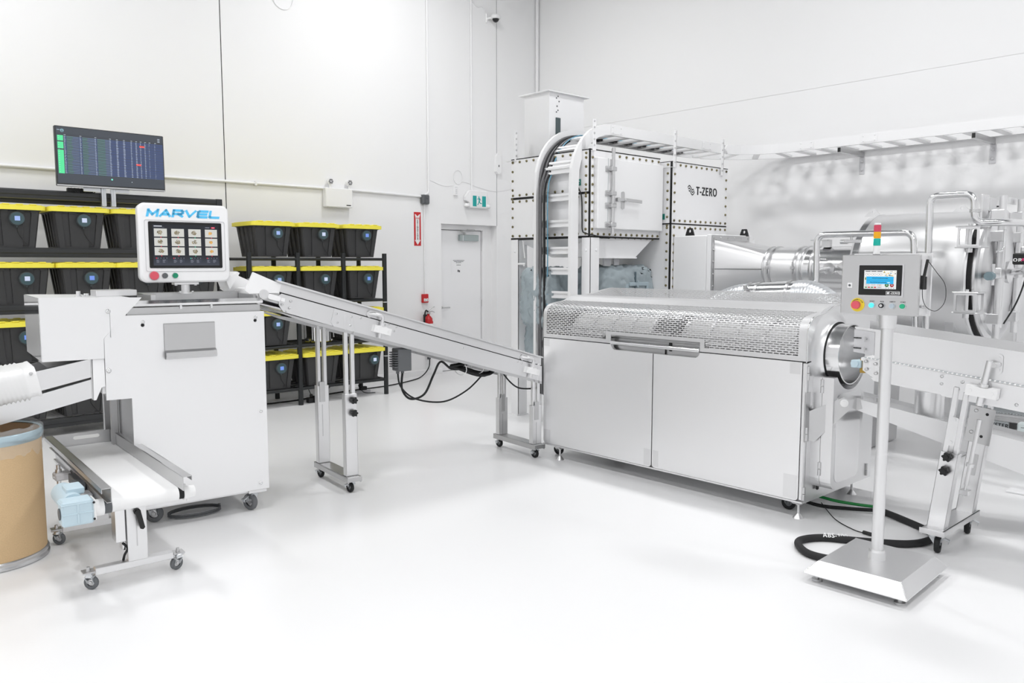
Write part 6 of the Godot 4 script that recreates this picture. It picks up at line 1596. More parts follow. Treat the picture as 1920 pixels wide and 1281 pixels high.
	for k in 3:
		var pts := PackedVector2Array(); var back := PackedVector2Array()
		for j in 13:
			var u := j / 12.0
			var x := 0.275 + 0.010 * k + u * 0.105
			var y := 2.395 - 0.026 * k + 0.020 * sin(u * TAU * 0.9 + k * 0.6) 
			pts.append(Vector2(x, y + 0.006)); back.append(Vector2(x, y - 0.006))
		back.reverse(); pts.append_array(back); prism(pts, 0.0, 0.002)
	obj("emblem", M.ink, c)
	# blower box with square-to-round transition and duct
	var bx_ := thing("blower_box", "white box with black lifting eyes and a square steel duct flange below the logo cabinet", "duct box", Vector3(6.821, 0, -4.98))
	st(); bb(Vector3(0, 0.02, 0.0), Vector3(0.72, 1.885, 0.40), 0.01); bb(Vector3(-0.002, 0.02, 0.405), Vector3(0.75, 1.893, 0.458), 0.006); obj("box_body", M.paint_gloss, bx_)
	for p in [[0.0, 0.19], [0.62, 0.43]]:
		st(); X = Transform3D(Basis(Vector3(0, 0, 1), Vector3(0, 1, 0), Vector3(-1, 0, 0)), Vector3(p[0] + 0.03, 1.885, p[1])); prism(pv([-0.05, 0, 0.05, 0, 0.042, 0.03, 0.025, 0.075, -0.025, 0.075, -0.042, 0.03]), 0, 0.02, false, [circle(0, 0.045, 0.017, 12)]); obj("lifting_eye", M.black, bx_)
	st(); bb(Vector3(0.70, 1.84, 0.36), Vector3(0.80, 1.93, 0.40), 0.002); bb(Vector3(0.72, 1.79, 0.41), Vector3(0.82, 1.85, 0.45), 0.002); obj("corner_tab", M.paint_gloss, bx_)
	st(); prism(pv([0.0, 1.22, 0.68, 1.22, 0.68, 1.885, 0.0, 1.885]), 0.458, 0.468, false, [pv([0.05, 1.27, 0.63, 1.27, 0.63, 1.835, 0.05, 1.835])]); bb(Vector3(0.04, 1.27, 0.45), Vector3(0.055, 1.84, 0.49)); obj("duct_flange", M.steel_dark, bx_)
	st()
	for k in 6: bolt(Vector3(0.03 + 0.124 * k, 1.86, 0.468), Vector3(0, 0, 1), 0.01, 0.006); bolt(Vector3(0.024, 1.86 - 0.12 * k, 0.468), Vector3(0, 0, 1), 0.01, 0.006)
	stuff(obj("bolt_row", M.steel_dark, bx_))
	# transition
	var d := thing("steel_duct", "round steel duct with clamp bands between the white box and the big tank", "duct", Vector3(7.15, 1.55, 0))
	st(); var ra := []; var rb := []
	var sq := PackedVector2Array()
	for k in 32:
		var t := TAU * k / 32
		var m := maxf(absf(cos(t)), absf(sin(t)))
		ra.append(Vector3(cos(t) / m * 0.285 - 0.01, sin(t) / m * 0.285, -4.51)); rb.append(Vector3(cos(t) * 0.21, sin(t) * 0.21, -4.03))
	for k in 32: smooth(1 if true else 0); quad(ra[k], ra[(k + 1) % 32], rb[(k + 1) % 32], rb[k])
	obj("transition", M.steel, d)
	st(); bb(Vector3(-0.30, -0.003, -4.50), Vector3(-0.215, 0.002, -4.03)); obj("transition_seam", M.joint, d)
	st(); cyl(Vector3(0, 0, -4.04), Vector3(0, 0, -3.62), 0.21, -1, 48, false); obj("duct_section", M.steel, d)
	st(); cyl(Vector3(0, 0, -3.62), Vector3(0, 0, -3.0), 0.21, -1, 48, false); obj("duct_section", M.steel_bright, d)
	for z in [-4.03, -3.97, -3.71, -3.65, -3.55, -3.10]:
		st(); X = Transform3D(Basis(Vector3(1, 0, 0), Vector3(0, 0, 1), Vector3(0, -1, 0)), Vector3.ZERO)
		var w := 0.035 if z in [-3.97, -3.71, -3.55] else 0.015
		lathe([Vector2(0.20, z - w * 0.5), Vector2(0.217, z - w * 0.5), Vector2(0.221, z), Vector2(0.217, z + w * 0.5), Vector2(0.20, z + w * 0.5)], 48); obj("clamp_band", M.zinc, d)
	for z in [-3.97, -3.71]:
		st(); bb(Vector3(-0.25, 0.0, z - 0.015), Vector3(-0.215, 0.03, z + 0.015), 0.003); cyl(Vector3(-0.235, -0.04, z), Vector3(-0.235, 0.07, z), 0.006); obj("band_latch", M.steel_dark, d)
	st(); bb(Vector3(-0.10, 0.20, -3.50), Vector3(-0.06, 0.27, -3.42), 0.003); bb(Vector3(-0.12, 0.26, -3.60), Vector3(-0.06, 0.27, -3.44), 0.002); cyl(Vector3(-0.20, 0.09, -3.52), Vector3(-0.20, 0.09, -3.40), 0.012); obj("damper_latch", M.zinc, d)
	# chimney box on top
	var h := thing("vent_box", "plain white square vent box standing on top of the latched cabinet", "vent", Vector3(5.90, 2.676, -6.24))
	st(); bb(Vector3(0, 0, 0), Vector3(0.52, 0.67, 0.37), 0.003); bb(Vector3(-0.05, 0.665, -0.04), Vector3(0.56, 0.675, 0.41), 0.002); obj("box_body", M.paint, h)
	st(); bb(Vector3(0.09, 0.235, 0.37), Vector3(0.155, 0.42, 0.382), 0.002); obj("dark_plate", mat("plate_grey", Color(0.33, 0.38, 0.39), 0.4, 0.4), h)
	st()
	for y in [0.58, 0.61, 0.63, 0.53, 0.49, 0.47]: bb(Vector3(0.115 + 0.02 * sin(y * 90), y, 0.37), Vector3(0.127 + 0.02 * sin(y * 90), y + 0.012, 0.376), 0.001)
	obj("small_fitting", M.grey_plastic, h)
	# padded blue-grey covers under the hopper and the pale tank behind
	soft_cover(Vector3(6.40, 1.30, -5.42), Vector3(0.82, 0.58, 0.5), "blue-grey padded fabric cover with a strap under the white hopper", 1, true)
	soft_cover(Vector3(5.80, 1.26, -5.75), Vector3(0.5, 0.62, 0.42), "blue-grey padded fabric cover behind the white cable ladder", 2, false)
	soft_cover(Vector3(5.86, 0.98, -6.04), Vector3(0.14, 0.72, 0.30), "narrow end of a blue-grey padded cover beside the rear white leg", 3, false)

func soft_cover(c: Vector3, s: Vector3, label: String, sd: int, strap: bool) -> void:
	var o := thing("fabric_cover", label, "cover", c)
	var nz := FastNoiseLite.new(); nz.seed = sd; nz.frequency = 3.0; nz.fractal_octaves = 3
	st()
	var n := 26
	# wrinkled rounded box: each face of a cube grid pulled to a superellipsoid
	var pt := func(d: Vector3) -> Vector3:
		var q := pow(pow(absf(d.x), 7.0) + pow(absf(d.y), 7.0) + pow(absf(d.z), 7.0), 1.0 / 7.0)
		var p := d / q
		var w := p * s * 0.5
		var k := nz.get_noise_3dv((w + c) * Vector3(2.2, 1.2, 2.2)) * 0.03 - absf(nz.get_noise_3dv((w + c) * 3.4 + Vector3(9, 0, 0))) * 0.05
		return w + p.normalized() * k
	for f in 6:
		var ax: Vector3 = [Vector3.RIGHT, Vector3.LEFT, Vector3.UP, Vector3.DOWN, Vector3.BACK, Vector3.FORWARD][f]
		var u := Vector3(ax.y, ax.z, ax.x); var v := ax.cross(u)
		for i in n:
			for j in n:
				var q := []
				for e in [[0, 0], [1, 0], [1, 1], [0, 1]]: q.append(pt.call(ax + u * (2.0 * (i + e[0]) / n - 1.0) + v * (2.0 * (j + e[1]) / n - 1.0)))
				smooth(1); oquad(q[0], q[1], q[2], q[3], ax)
	var m := mat("cover_fabric", Color(0.64, 0.685, 0.705), 0.6)
	obj("cover_body", m, o)
	if strap:
		st(); bb(Vector3(-0.05, 0.075, s.z * 0.5 - 0.01), Vector3(0.24, 0.115, s.z * 0.5 + 0.012), 0.006); bb(Vector3(0.07, 0.06, s.z * 0.5), Vector3(0.09, 0.13, s.z * 0.5 + 0.018), 0.004); bb(Vector3(-0.11, -0.29, s.z * 0.5 - 0.01), Vector3(-0.06, 0.10, s.z * 0.5 + 0.01), 0.004); bb(Vector3(0.23, -0.29, s.z * 0.5 - 0.01), Vector3(0.26, 0.115, s.z * 0.5 + 0.01), 0.004); obj("strap", mat("strap_fabric", Color(0.66, 0.72, 0.75), 0.6), o)
		st(); bb(Vector3(0.045, -0.12, s.z * 0.5 - 0.012), Vector3(0.055, 0.22, s.z * 0.5 + 0.012), 0.003); obj("seam", mat("seam_grey", Color(0.38, 0.44, 0.47), 0.7), o)
		for p in [[-0.05, 0.02], [0.16, 0.01]]:
			st(); cyl(Vector3(p[0], p[1], s.z * 0.5 - 0.02), Vector3(p[0], p[1], s.z * 0.5 + 0.01), 0.012, -1, 12); obj("stud", M.zinc, o)
		st(); tube(bend([Vector3(s.x * 0.5 - 0.02, 0.12, s.z * 0.4), Vector3(s.x * 0.5 + 0.09, 0.12, s.z * 0.4), Vector3(s.x * 0.5 + 0.09, -0.07, s.z * 0.4), Vector3(s.x * 0.5, -0.07, s.z * 0.4)], 0.03), 0.008, 8); bb(Vector3(s.x * 0.5 - 0.02, -0.03, s.z * 0.38), Vector3(s.x * 0.5 + 0.04, 0.06, s.z * 0.42), 0.008); obj("pull_loop", M.black, o)

# ---------------------------------------------------------------- big steel tank with its pipes and hoses
func tank() -> void:
	var o := thing("steel_tank", "large horizontal brushed steel tank with a clamped round end door and pipework", "tank", Vector3(7.15, 1.51, 0))
	var B := Basis(Vector3(1, 0, 0), Vector3(0, 0, 1), Vector3(0, -1, 0))
	st(); X = Transform3D(B, Vector3.ZERO)
	var r := 0.515
	var p := []
	for k in 9: p.append(Vector2(0.2 + (r - 0.2) * sin(PI / 2 * k / 8), -3.13 + 0.10 * (1 - cos(PI / 2 * k / 8))))
	p.append(Vector2(r, -2.12))
	lathe(p, 72, true); obj("shell", M.steel, o)
	st(); X = Transform3D(B, Vector3.ZERO); lathe([Vector2(r, -3.04), Vector2(r + 0.004, -3.04), Vector2(r + 0.004, -2.99), Vector2(r, -2.99)], 72); obj("shell_band", M.steel_bright, o)
	st(); X = Transform3D(B, Vector3.ZERO); lathe([Vector2(r, -2.165), Vector2(0.555, -2.165), Vector2(0.558, -2.15), Vector2(0.555, -2.135), Vector2(r, -2.135)], 72); obj("shell_flange", M.steel, o)
	st(); X = Transform3D(B, Vector3.ZERO); lathe([Vector2(r, -2.135), Vector2(0.548, -2.135), Vector2(0.548, -2.105), Vector2(r, -2.105)], 72); obj("door_gasket", M.gasket, o)
	st(); X = Transform3D(B, Vector3.ZERO); var dp := [Vector2(0.50, -2.105), Vector2(0.535, -2.105), Vector2(0.537, -2.08), Vector2(0.50, -2.075)]
	for k in 7: dp.append(Vector2(0.49 * cos(PI / 2 * k / 6), -2.075 + 0.07 * sin(PI / 2 * k / 6)))
	lathe(dp, 72); obj("end_door", M.steel, o)
	for z in [-3.087, -2.37]:
		st(); X = Transform3D(Basis(Vector3(0, 0, 1), Vector3(0, 1, 0), Vector3(-1, 0, 0)), Vector3(0, r - 0.01, z)); prism(pv([-0.075, 0, 0.075, 0, 0.02, 0.06, 0.0, 0.068, -0.02, 0.06]), -0.007, 0.007, false, [circle(0, 0.037, 0.012, 14)]); obj("lifting_lug", M.steel, o)
	for z in [-2.95, -2.3]:
		st(); prism(pv([-0.36, -0.36, 0.36, -0.36, 0.30, -1.5, -0.30, -1.5]), z - 0.03, z + 0.03); obj("saddle", M.steel, o)
	# door rods, top bracket, clamp boxes
	for q in [[-0.291, 0.605, -0.50], [0.155, 0.60, -0.46]]:
		st(); cyl(Vector3(q[0], q[2], -1.99), Vector3(q[0], q[1], -1.99), 0.026, -1, 18); cyl(Vector3(q[0] + 0.06, q[2] + 0.1, -1.985), Vector3(q[0] + 0.06, 0.35, -1.985), 0.018, -1, 14); obj("hinge_rod", M.steel, o)
		for y in [0.46, 0.3, 0.02, -0.33]:
			st(); bb(Vector3(q[0] - 0.04, y - 0.04, -2.06), Vector3(q[0] + 0.04, y + 0.04, -1.965), 0.006); obj("rod_bracket", M.steel, o)
	for q in [[Vector3(-0.40, 0.36, -2.11), Vector3(-0.26, 0.615, -2.095)], [Vector3(-0.22, 0.42, -2.11), Vector3(-0.08, 0.60, -2.095)], [Vector3(0.02, 0.56, -2.05), Vector3(0.18, 0.61, -2.03)]]:
		st(); bb(q[0], q[1], 0.002); obj("top_bracket", M.steel, o)
	st(); bb(Vector3(-0.2, 0.46, -2.09), Vector3(-0.1, 0.51, -2.06), 0.003); cyl(Vector3(-0.15, 0.40, -2.07), Vector3(-0.15, 0.47, -2.07), 0.024); obj("latch_block", M.steel, o)
	for y in [0.29, -0.20]:
		st(); X = Transform3D(Basis(Vector3(0, 0, 1), Vector3(0, 1, 0), Vector3(-1, 0, 0)), Vector3(-0.56, y, -2.10))
		prism(rr(0, 0, 0.15, 0.15, 0.006), 0.09, 0.10, false, [rr(0, 0, 0.115, 0.115, 0.004)])
		prism(rr(0, 0, 0.15, 0.15, 0.006), -0.08, -0.07, false, [rr(0, 0, 0.115, 0.115, 0.004)])
		bb(Vector3(-0.09, 0.07, -0.08), Vector3(0.09, 0.082, 0.10), 0.003); bb(Vector3(-0.09, -0.082, -0.08), Vector3(0.09, -0.07, 0.10), 0.003); cyl(Vector3(-0.01, -0.10, 0.03), Vector3(-0.01, 0.10, 0.03), 0.014); cyl(Vector3(-0.01, -0.115, 0.03), Vector3(-0.01, -0.085, 0.03), 0.022); obj("door_clamp", M.steel, o)
	# side latches with grey-blue rollers
	var rb := mat("roller_blue", Color(0.50, 0.58, 0.61), 0.5)
	for q in [[-0.445, 0.0, -2.02], [0.40, -0.012, -2.02]]:
		st(); bb(Vector3(q[0] - 0.02, -0.02, q[2]), Vector3(q[0] + 0.13, 0.03, q[2] + 0.05), 0.006); cyl(Vector3(q[0] + 0.02, -0.07, q[2] + 0.03), Vector3(q[0] + 0.02, 0.09, q[2] + 0.03), 0.012); obj("side_latch", M.steel, o)
		st(); cyl(Vector3(q[0] + (-0.07 if q[0] < 0 else 0.13), 0.0, q[2] + 0.025), Vector3(q[0] + (0.0 if q[0] < 0 else 0.23), 0.0, q[2] + 0.025), 0.032, -1, 20); obj("latch_roller", rb, o)
	# flanged port and its pipe over the top
	var P: Material = M.steel_bright
	st(); X = Transform3D(B, Vector3(-0.108, 0.027, 0)); lathe([Vector2(0.0, -2.01), Vector2(0.075, -2.01), Vector2(0.085, -1.985), Vector2(0.085, -1.965), Vector2(0.06, -1.955), Vector2(0.0, -1.955)], 28); obj("port_flange", M.steel, o)
	var off := Vector3(-7.15, -1.51, 0)
	st(); tube(bend([Vector3(6.45, 0.90, -2.346) + off, Vector3(6.45, 1.337, -2.354) + off, Vector3(6.45, 2.11, -2.362) + off, Vector3(6.45, 2.108, -2.06) + off, Vector3(6.45, 1.90, -2.05) + off, Vector3(6.58, 1.90, -1.89) + off, Vector3(6.80, 1.90, -1.80) + off, Vector3(6.84, 1.55, -1.80) + off, Vector3(7.04, 1.537, -1.96) + off], 0.07, 7), 0.026, 16); obj("overhead_pipe", P, o)
	st(); tube(bend([Vector3(6.45, 1.376, -3.237) + off, Vector3(6.45, 1.842, -3.247) + off, Vector3(6.45, 1.842, -2.47) + off, Vector3(6.45, 0.90, -2.41) + off], 0.08, 7), 0.026, 16); obj("cross_pipe", P, o)
	st(); cyl(Vector3(6.45, 1.83, -2.95) + off, Vector3(6.45, 1.78, -2.95) + off, 0.012); bb(Vector3(-0.74, 0.26, -3.0), Vector3(-0.66, 0.285, -2.88), 0.003); cyl(Vector3(-0.70, 0.27, -3.04), Vector3(-0.70, 0.27, -2.98), 0.018); obj("pipe_valve", M.zinc, o)
	for y in [1.985, 1.665]:
		st(); cyl(Vector3(6.45, y - 0.012, -2.048) + off if y > 1.8 else Vector3(6.815, y - 0.03, -1.80) + off, Vector3(6.45, y + 0.012, -2.048) + off if y > 1.8 else Vector3(6.815, y + 0.03, -1.80) + off, 0.038, -1, 18); obj("pipe_clamp", M.zinc, o)
	st(); tube([Vector3(6.45, 1.545, -3.237) + off, Vector3(6.60, 1.56, -3.20) + off, Vector3(6.93, 1.56, -3.22) + off], 0.020, 12); obj("branch_pipe", P, o)
	for x in [6.58, 6.86]:
		st(); cyl(Vector3(x, 1.56, -3.20) + off, Vector3(x + 0.02, 1.56, -3.20) + off, 0.05 if x < 6.7 else 0.062, -1, 24); obj("branch_flange", M.zinc, o)
	st(); tube([Vector3(6.45, 1.43, -3.237) + off, Vector3(6.45, 1.43, -3.36) + off], 0.012, 8); tube(bend([Vector3(6.80, 1.86, -1.95) + off, Vector3(6.80, 1.70, -1.95) + off, Vector3(6.72, 1.69, -1.97) + off], 0.04), 0.009, 8); obj("small_pipe", P, o)
	# thin black cable from the port valve
	st(); bb(Vector3(-0.36, 0.15, -1.84), Vector3(-0.29, 0.22, -1.77), 0.01); cyl(Vector3(-0.33, 0.22, -1.80), Vector3(-0.33, 0.26, -1.80), 0.02); obj("sensor_body", M.zinc, o)
	st(); tube(spline([Vector3(-0.33, 0.25, -1.80), Vector3(-0.30, 0.36, -1.77), Vector3(-0.22, 0.43, -1.70), Vector3(-0.12, 0.42, -1.60), Vector3(0.0, 0.3, -1.5)]), 0.014, 8); tube(spline([Vector3(-0.32, 0.16, -1.80), Vector3(-0.27, -0.02, -1.82), Vector3(-0.30, -0.2, -1.86), Vector3(-0.36, -0.36, -1.92)]), 0.006, 8); obj("sensor_cable", M.black, o)
	# black boxed display at the picture's edge
	var d := thing("black_box", "black box with white and pink lettering, cut by the picture's right edge", "control box", Vector3(6.33, 1.60, -1.76))
	st(); bb(Vector3(0.0, -0.005, 0.0), Vector3(0.14, 0.075, 0.36), 0.008); obj("housing", M.black, d)
	text("lettering", "OR", 0.022, Vector3(-0.0008, 0.027, 0.032), Basis(Vector3(0, 0, 1), Vector3(0, 1, 0), Vector3(-1, 0, 0)), M.ink_white, d, 1.35)
	text("lettering", "A", 0.022, Vector3(-0.0008, 0.027, 0.066), Basis(Vector3(0, 0, 1), Vector3(0, 1, 0), Vector3(-1, 0, 0)), mat("pink", Color(0.9, 0.25, 0.5), 0.5), d, 1.35)
	text("lettering", "CLE", 0.022, Vector3(-0.0008, 0.027, 0.107), Basis(Vector3(0, 0, 1), Vector3(0, 1, 0), Vector3(-1, 0, 0)), M.ink_white, d, 1.35)
	st(); bb(Vector3(0.04, -1.6, 0.16), Vector3(0.10, 0.0, 0.22), 0.004); obj("stand_post", M.paint, d)
	st(); bb(Vector3(-0.06, -1.6, 0.06), Vector3(0.2, -1.585, 0.32), 0.004); obj("stand_foot", M.paint, d)
	# pale cabinet behind the door end
	var k := thing("pale_cabinet", "pale grey cabinet standing behind the tank's round door", "cabinet", Vector3(8.25, 0, -1.9))
	st(); bb(Vector3(0.0, 0.05, -0.35), Vector3(0.6, 1.45, 0.6), 0.01); obj("cabinet_body", M.paint, k)
	st(); bb(Vector3(0.02, 0, -0.33), Vector3(0.58, 0.05, 0.58), 0.004); obj("plinth", M.paint_grey, k)
	st(); bb(Vector3(-0.012, 0.1, -0.32), Vector3(0.0, 1.40, 0.1), 0.003); obj("cabinet_door", M.paint, k)
	# ribbed foil hoses and the shiny pipe between the trimmer and the duct
	foil("foil_hose", "ribbed silver hose rising from behind the perforated hood", [Vector3(6.25, 0.75, -4.35), Vector3(6.27, 1.0, -4.26), Vector3(6.30, 1.19, -4.10), Vector3(6.30, 1.285, -3.90), Vector3(6.30, 1.307, -3.74)], 0.125)
	foil("foil_hose", "ribbed silver hose bending down behind the hood beside the operator panel", [Vector3(6.30, 1.335, -3.32), Vector3(6.29, 1.33, -3.20), Vector3(6.27, 1.26, -3.06), Vector3(6.22, 1.10, -2.95), Vector3(6.18, 0.85, -2.9)], 0.130)
	var e := thing("steel_pipe", "shiny horizontal pipe joining the two ribbed silver hoses", "pipe", Vector3(6.30, 0, 0))
	st(); tube([Vector3(0, 1.307, -3.76), Vector3(0, 1.335, -3.31)], 0.126, 36); obj("pipe", M.steel_bright, e)
	for q in [[1.309, -3.74], [1.313, -3.66], [1.331, -3.37]]:
		st(); cyl(Vector3(0, q[0], q[1] - 0.012), Vector3(0, q[0] + 0.0015, q[1] + 0.012), 0.132, -1, 36); obj("clamp_band", M.zinc, e)
	st(); bb(Vector3(-0.15, 1.38, -3.75), Vector3(-0.12, 1.42, -3.72), 0.003); obj("band_latch", M.steel_dark, e)

func foil(called: String, label: String, pts: Array, r: float) -> void:
	var P := spline(pts, 26)
	st()
	var f := frame_of(P[1] - P[0]); var prev := []
	for i in P.size():
		var d: Vector3 = (P[mini(i + 1, P.size() - 1)] - P[maxi(i - 1, 0)]).normalized()
		var x := (f.x - d * f.x.dot(d)).normalized()
		f = Basis(x, d.cross(x), d)
		var rr_ := r * (1.0 if (i % 4) < 2 else 0.93)
		var ring := []
		for j in 40: ring.append(P[i] + (f.x * cos(TAU * j / 40) + f.y * sin(TAU * j / 40)) * rr_)
		if i:
			for j in 40: smooth(1); quad(prev[j], prev[(j + 1) % 40], ring[(j + 1) % 40], ring[j])
		prev = ring
	tag(obj(called, M.foil if M.has("foil") else mat("foil", Color(0.88, 0.89, 0.90), 0.34, 0.95)), label, "hose")

# ---------------------------------------------------------------- white cable ladder
func tray() -> void:
	var W: Material = M.paint_gloss
	var o := thing("cable_ladder", "white cable ladder rising behind the machines and running along under the ceiling to the right", "cable ladder", Vector3.ZERO)
	# path in plan: up at x = 5.60, bend into +x, bend into +z
	var zn := -5.245; var zf := -5.715   # near and far rail of the riser (z)
	var yt := 2.91; var hh := 0.052
	for k in 2:
		var z: float = zn if k == 0 else zf
		# riser + quarter bend + run along x + bend to z
		var path := []
		for q in [Vector3(5.60, 0.66, z), Vector3(5.60, 2.3, z)]: path.append(q)
		for j in range(1, 9): path.append(Vector3(6.12 - 0.52 * cos(PI / 2 * j / 8), yt - 0.52 + 0.52 * sin(PI / 2 * j / 8), z))
		var R := 0.55 if k == 0 else 1.02
		var cx := 8.52 - 0.55; var cz := zn + 0.55
		path.append(Vector3(cx, yt, z))
		for j in range(1, 11): path.append(Vector3(cx + R * sin(PI / 2 * j / 10), yt, cz - R * cos(PI / 2 * j / 10)))
		path.append(Vector3(cx + R, yt, -1.45))
		for j in range(1, 9): path.append(Vector3(cx + R + 0.35 - 0.35 * cos(PI / 2 * j / 8), yt, -1.45 + 0.35 * sin(PI / 2 * j / 8)))
		# channel section 2 hh deep, 0.025 wide: height lies in the plane of the bend of the riser
		st()
		var prev := []
		for i in path.size():
			var d: Vector3 = (path[mini(i + 1, path.size() - 1)] - path[maxi(i - 1, 0)]).normalized()
			var side := Vector3(0, 0, 1) if absf(d.z) < 0.02 and i < 12 else Vector3(-d.z, 0, d.x).normalized()
			if i < 12: side = Vector3(0, 0, 1)
			var up := side.cross(d).normalized() * -1.0
			if i < 12: up = Vector3(-d.y, d.x, 0)
			var ring := [path[i] + up * hh + side * 0.016, path[i] + up * hh - side * 0.016, path[i] - up * hh - side * 0.016, path[i] - up * hh + side * 0.016]
			if i:
				flat()
				for j in 4: quad(prev[j], prev[(j + 1) % 4], ring[(j + 1) % 4], ring[j])
			prev = ring
		obj("side_rail", W, o)
	# rungs of the riser
	var rung := func(a: Vector3, b: Vector3, dir: Vector3, nn: Vector3) -> void:
		st()
		var m := (a + b) * 0.5
		X = Transform3D(Basis(dir, nn, (b - a).normalized()), m)
		var l := a.distance_to(b) * 0.5
		bb(Vector3(-0.035, -0.012, -l), Vector3(-0.012, 0.012, l), 0.002); bb(Vector3(0.012, -0.012, -l), Vector3(0.035, 0.012, l), 0.002); bb(Vector3(-0.035, -0.013, -l), Vector3(0.035, -0.008, l))
		obj("rung", W, o)
	for y in [0.80, 1.06, 1.30, 1.53, 1.73, 1.99, 2.24, 2.5]: rung.call(Vector3(5.63, y, zf), Vector3(5.63, y, zn), Vector3.UP, Vector3(-1, 0, 0))
	for t in [0.35, 0.75, 1.2]:
		rung.call(Vector3(6.12 - 0.50 * cos(t), yt - 0.52 + 0.48 * sin(t), zf), Vector3(6.12 - 0.50 * cos(t), yt - 0.52 + 0.48 * sin(t), zn), Vector3(sin(t), cos(t), 0), Vector3(-cos(t), sin(t), 0))
	for k in 8: rung.call(Vector3(6.2 + 0.235 * k, yt - 0.035, zf), Vector3(6.2 + 0.235 * k, yt - 0.035, zn), Vector3(1, 0, 0), Vector3.UP)
	var cx2 := 8.52 - 0.55; var cz2 := zn + 0.55
	for k in 4:
		var t := PI / 2 * (k + 0.5) / 4
		rung.call(Vector3(cx2 + 1.02 * sin(t), yt - 0.035, cz2 - 1.02 * cos(t)), Vector3(cx2 + 0.55 * sin(t), yt - 0.035, cz2 - 0.55 * cos(t)), Vector3(cos(t), 0, sin(t)), Vector3.UP)
	for k in 13: rung.call(Vector3(cx2 + 1.0, yt - 0.035, cz2 + 0.1 + 0.25 * k), Vector3(cx2 + 0.55, yt - 0.035, cz2 + 0.1 + 0.25 * k), Vector3(0, 0, 1), Vector3.UP)
	# splice plates with screws
	for q in [[Vector3(6.2, yt, zn + 0.017), 0], [Vector3(7.75, yt, zn + 0.017), 0], [Vector3(cx2 + 0.55 - 0.017, yt, cz2 + 0.25), 1], [Vector3(cx2 + 0.55 - 0.017, yt, -3.75), 1], [Vector3(cx2 + 0.55 - 0.017, yt, -1.75), 1]]:
		st(); X = Transform3D(Basis.IDENTITY if q[1] == 0 else Basis(Vector3(0, 0, 1), Vector3(0, 1, 0), Vector3(-1, 0, 0)), q[0]); bb(Vector3(-0.09, -0.04, 0), Vector3(0.09, 0.04, 0.003), 0.001)
		for s in [[-0.06, -0.025], [0.06, -0.025], [-0.06, 0.025], [0.06, 0.025]]: bolt(Vector3(s[0], s[1], 0.003), Vector3(0, 0, 1), 0.008, 0.005)
		obj("splice_plate", W, o)
	st(); bb(Vector3(5.555, 0.64, zn - 0.02), Vector3(5.65, 0.82, zn + 0.02), 0.002); bb(Vector3(5.555, 0.64, zf - 0.02), Vector3(5.65, 0.82, zf + 0.02), 0.002)
	for z in [zn, zf]:
		for y in [0.68, 0.76]: bolt(Vector3(5.555, y, z), Vector3(-1, 0, 0), 0.009, 0.005)
	obj("foot_splice", W, o)
	st(); bb(Vector3(5.56, 0.0, zf - 0.015), Vector3(5.645, 0.66, zf + 0.015), 0.002); bb(Vector3(5.655, 0.0, zn - 0.015), Vector3(5.70, 0.66, zn + 0.015), 0.002); obj("foot_post", W, o)
	# slotted hangers down to the cabinets
	for q in [Vector3(5.725, 2.66, -5.10), Vector3(6.80, 2.58, -4.965), Vector3(7.66, 2.56, -4.965), Vector3(5.70, 2.66, -6.15)]:
		var h: float = 2.95 - q.y if q.z > -6 else 0.30
		st(); bb(q + Vector3(-0.024, 0, -0.002), q + Vector3(0.024, h, 0.002)); bb(q + Vector3(0.02, 0, -0.03), q + Vector3(0.024, h, 0.002)); bb(q + Vector3(-0.024, 0.0, -0.16), q + Vector3(0.024, 0.004, 0.0)); obj("hanger", W, o)
		st()
		for k in 5: cyl(q + Vector3(0, 0.05 + k * h * 0.19, 0.002), q + Vector3(0, 0.05 + k * h * 0.19, 0.006), 0.010, -1, 8)
		stuff(obj("screw_row", M.zinc, o))
	# strut arms from the right wall
	for z in [-4.05, -2.74]:
		st(); bb(Vector3(8.47, 2.79, z - 0.02), Vector3(XR, 2.845, z + 0.02), 0.002); obj("strut_arm", M.steel_dark, o)
		st(); bb(Vector3(8.466, 2.795, z - 0.015), Vector3(8.471, 2.84, z + 0.015)); obj("strut_end", M.black, o)
		st(); bb(Vector3(XR - 0.008, 2.60, z - 0.03), Vector3(XR, 2.79, z + 0.03), 0.002); bolt(Vector3(XR - 0.008, 2.74, z), Vector3(-1, 0, 0), 0.018, 0.01); bolt(Vector3(XR - 0.008, 2.65, z), Vector3(-1, 0, 0), 0.018, 0.01); obj("strut_plate", M.paint_grey, o)
	# cables strapped in the riser
	for k in 7:
		var z := zf + 0.035 + 0.018 * k
		var x := 5.585 - 0.012 * (k % 3)
		var pts := [Vector3(x + 0.02 * sin(k), 0.30, z + 0.006 * k), Vector3(x, 1.0, z), Vector3(x, 1.7, z), Vector3(x, 2.3, z)]
		for j in range(1, 8): pts.append(Vector3(6.12 - (0.53 - 0.008 * k) * cos(PI / 2 * j / 7), yt - 0.52 + (0.50 - 0.012 * (k % 3)) * sin(PI / 2 * j / 7), z))
		for q in [6.6, 7.2, 7.8]: pts.append(Vector3(q, yt - 0.015 - 0.004 * (k % 3), z + 0.01 * sin(q * 3 + k)))
		st(); tube(spline(pts, 4), [0.014, 0.011, 0.013, 0.009, 0.012, 0.010, 0.006][k], 8)
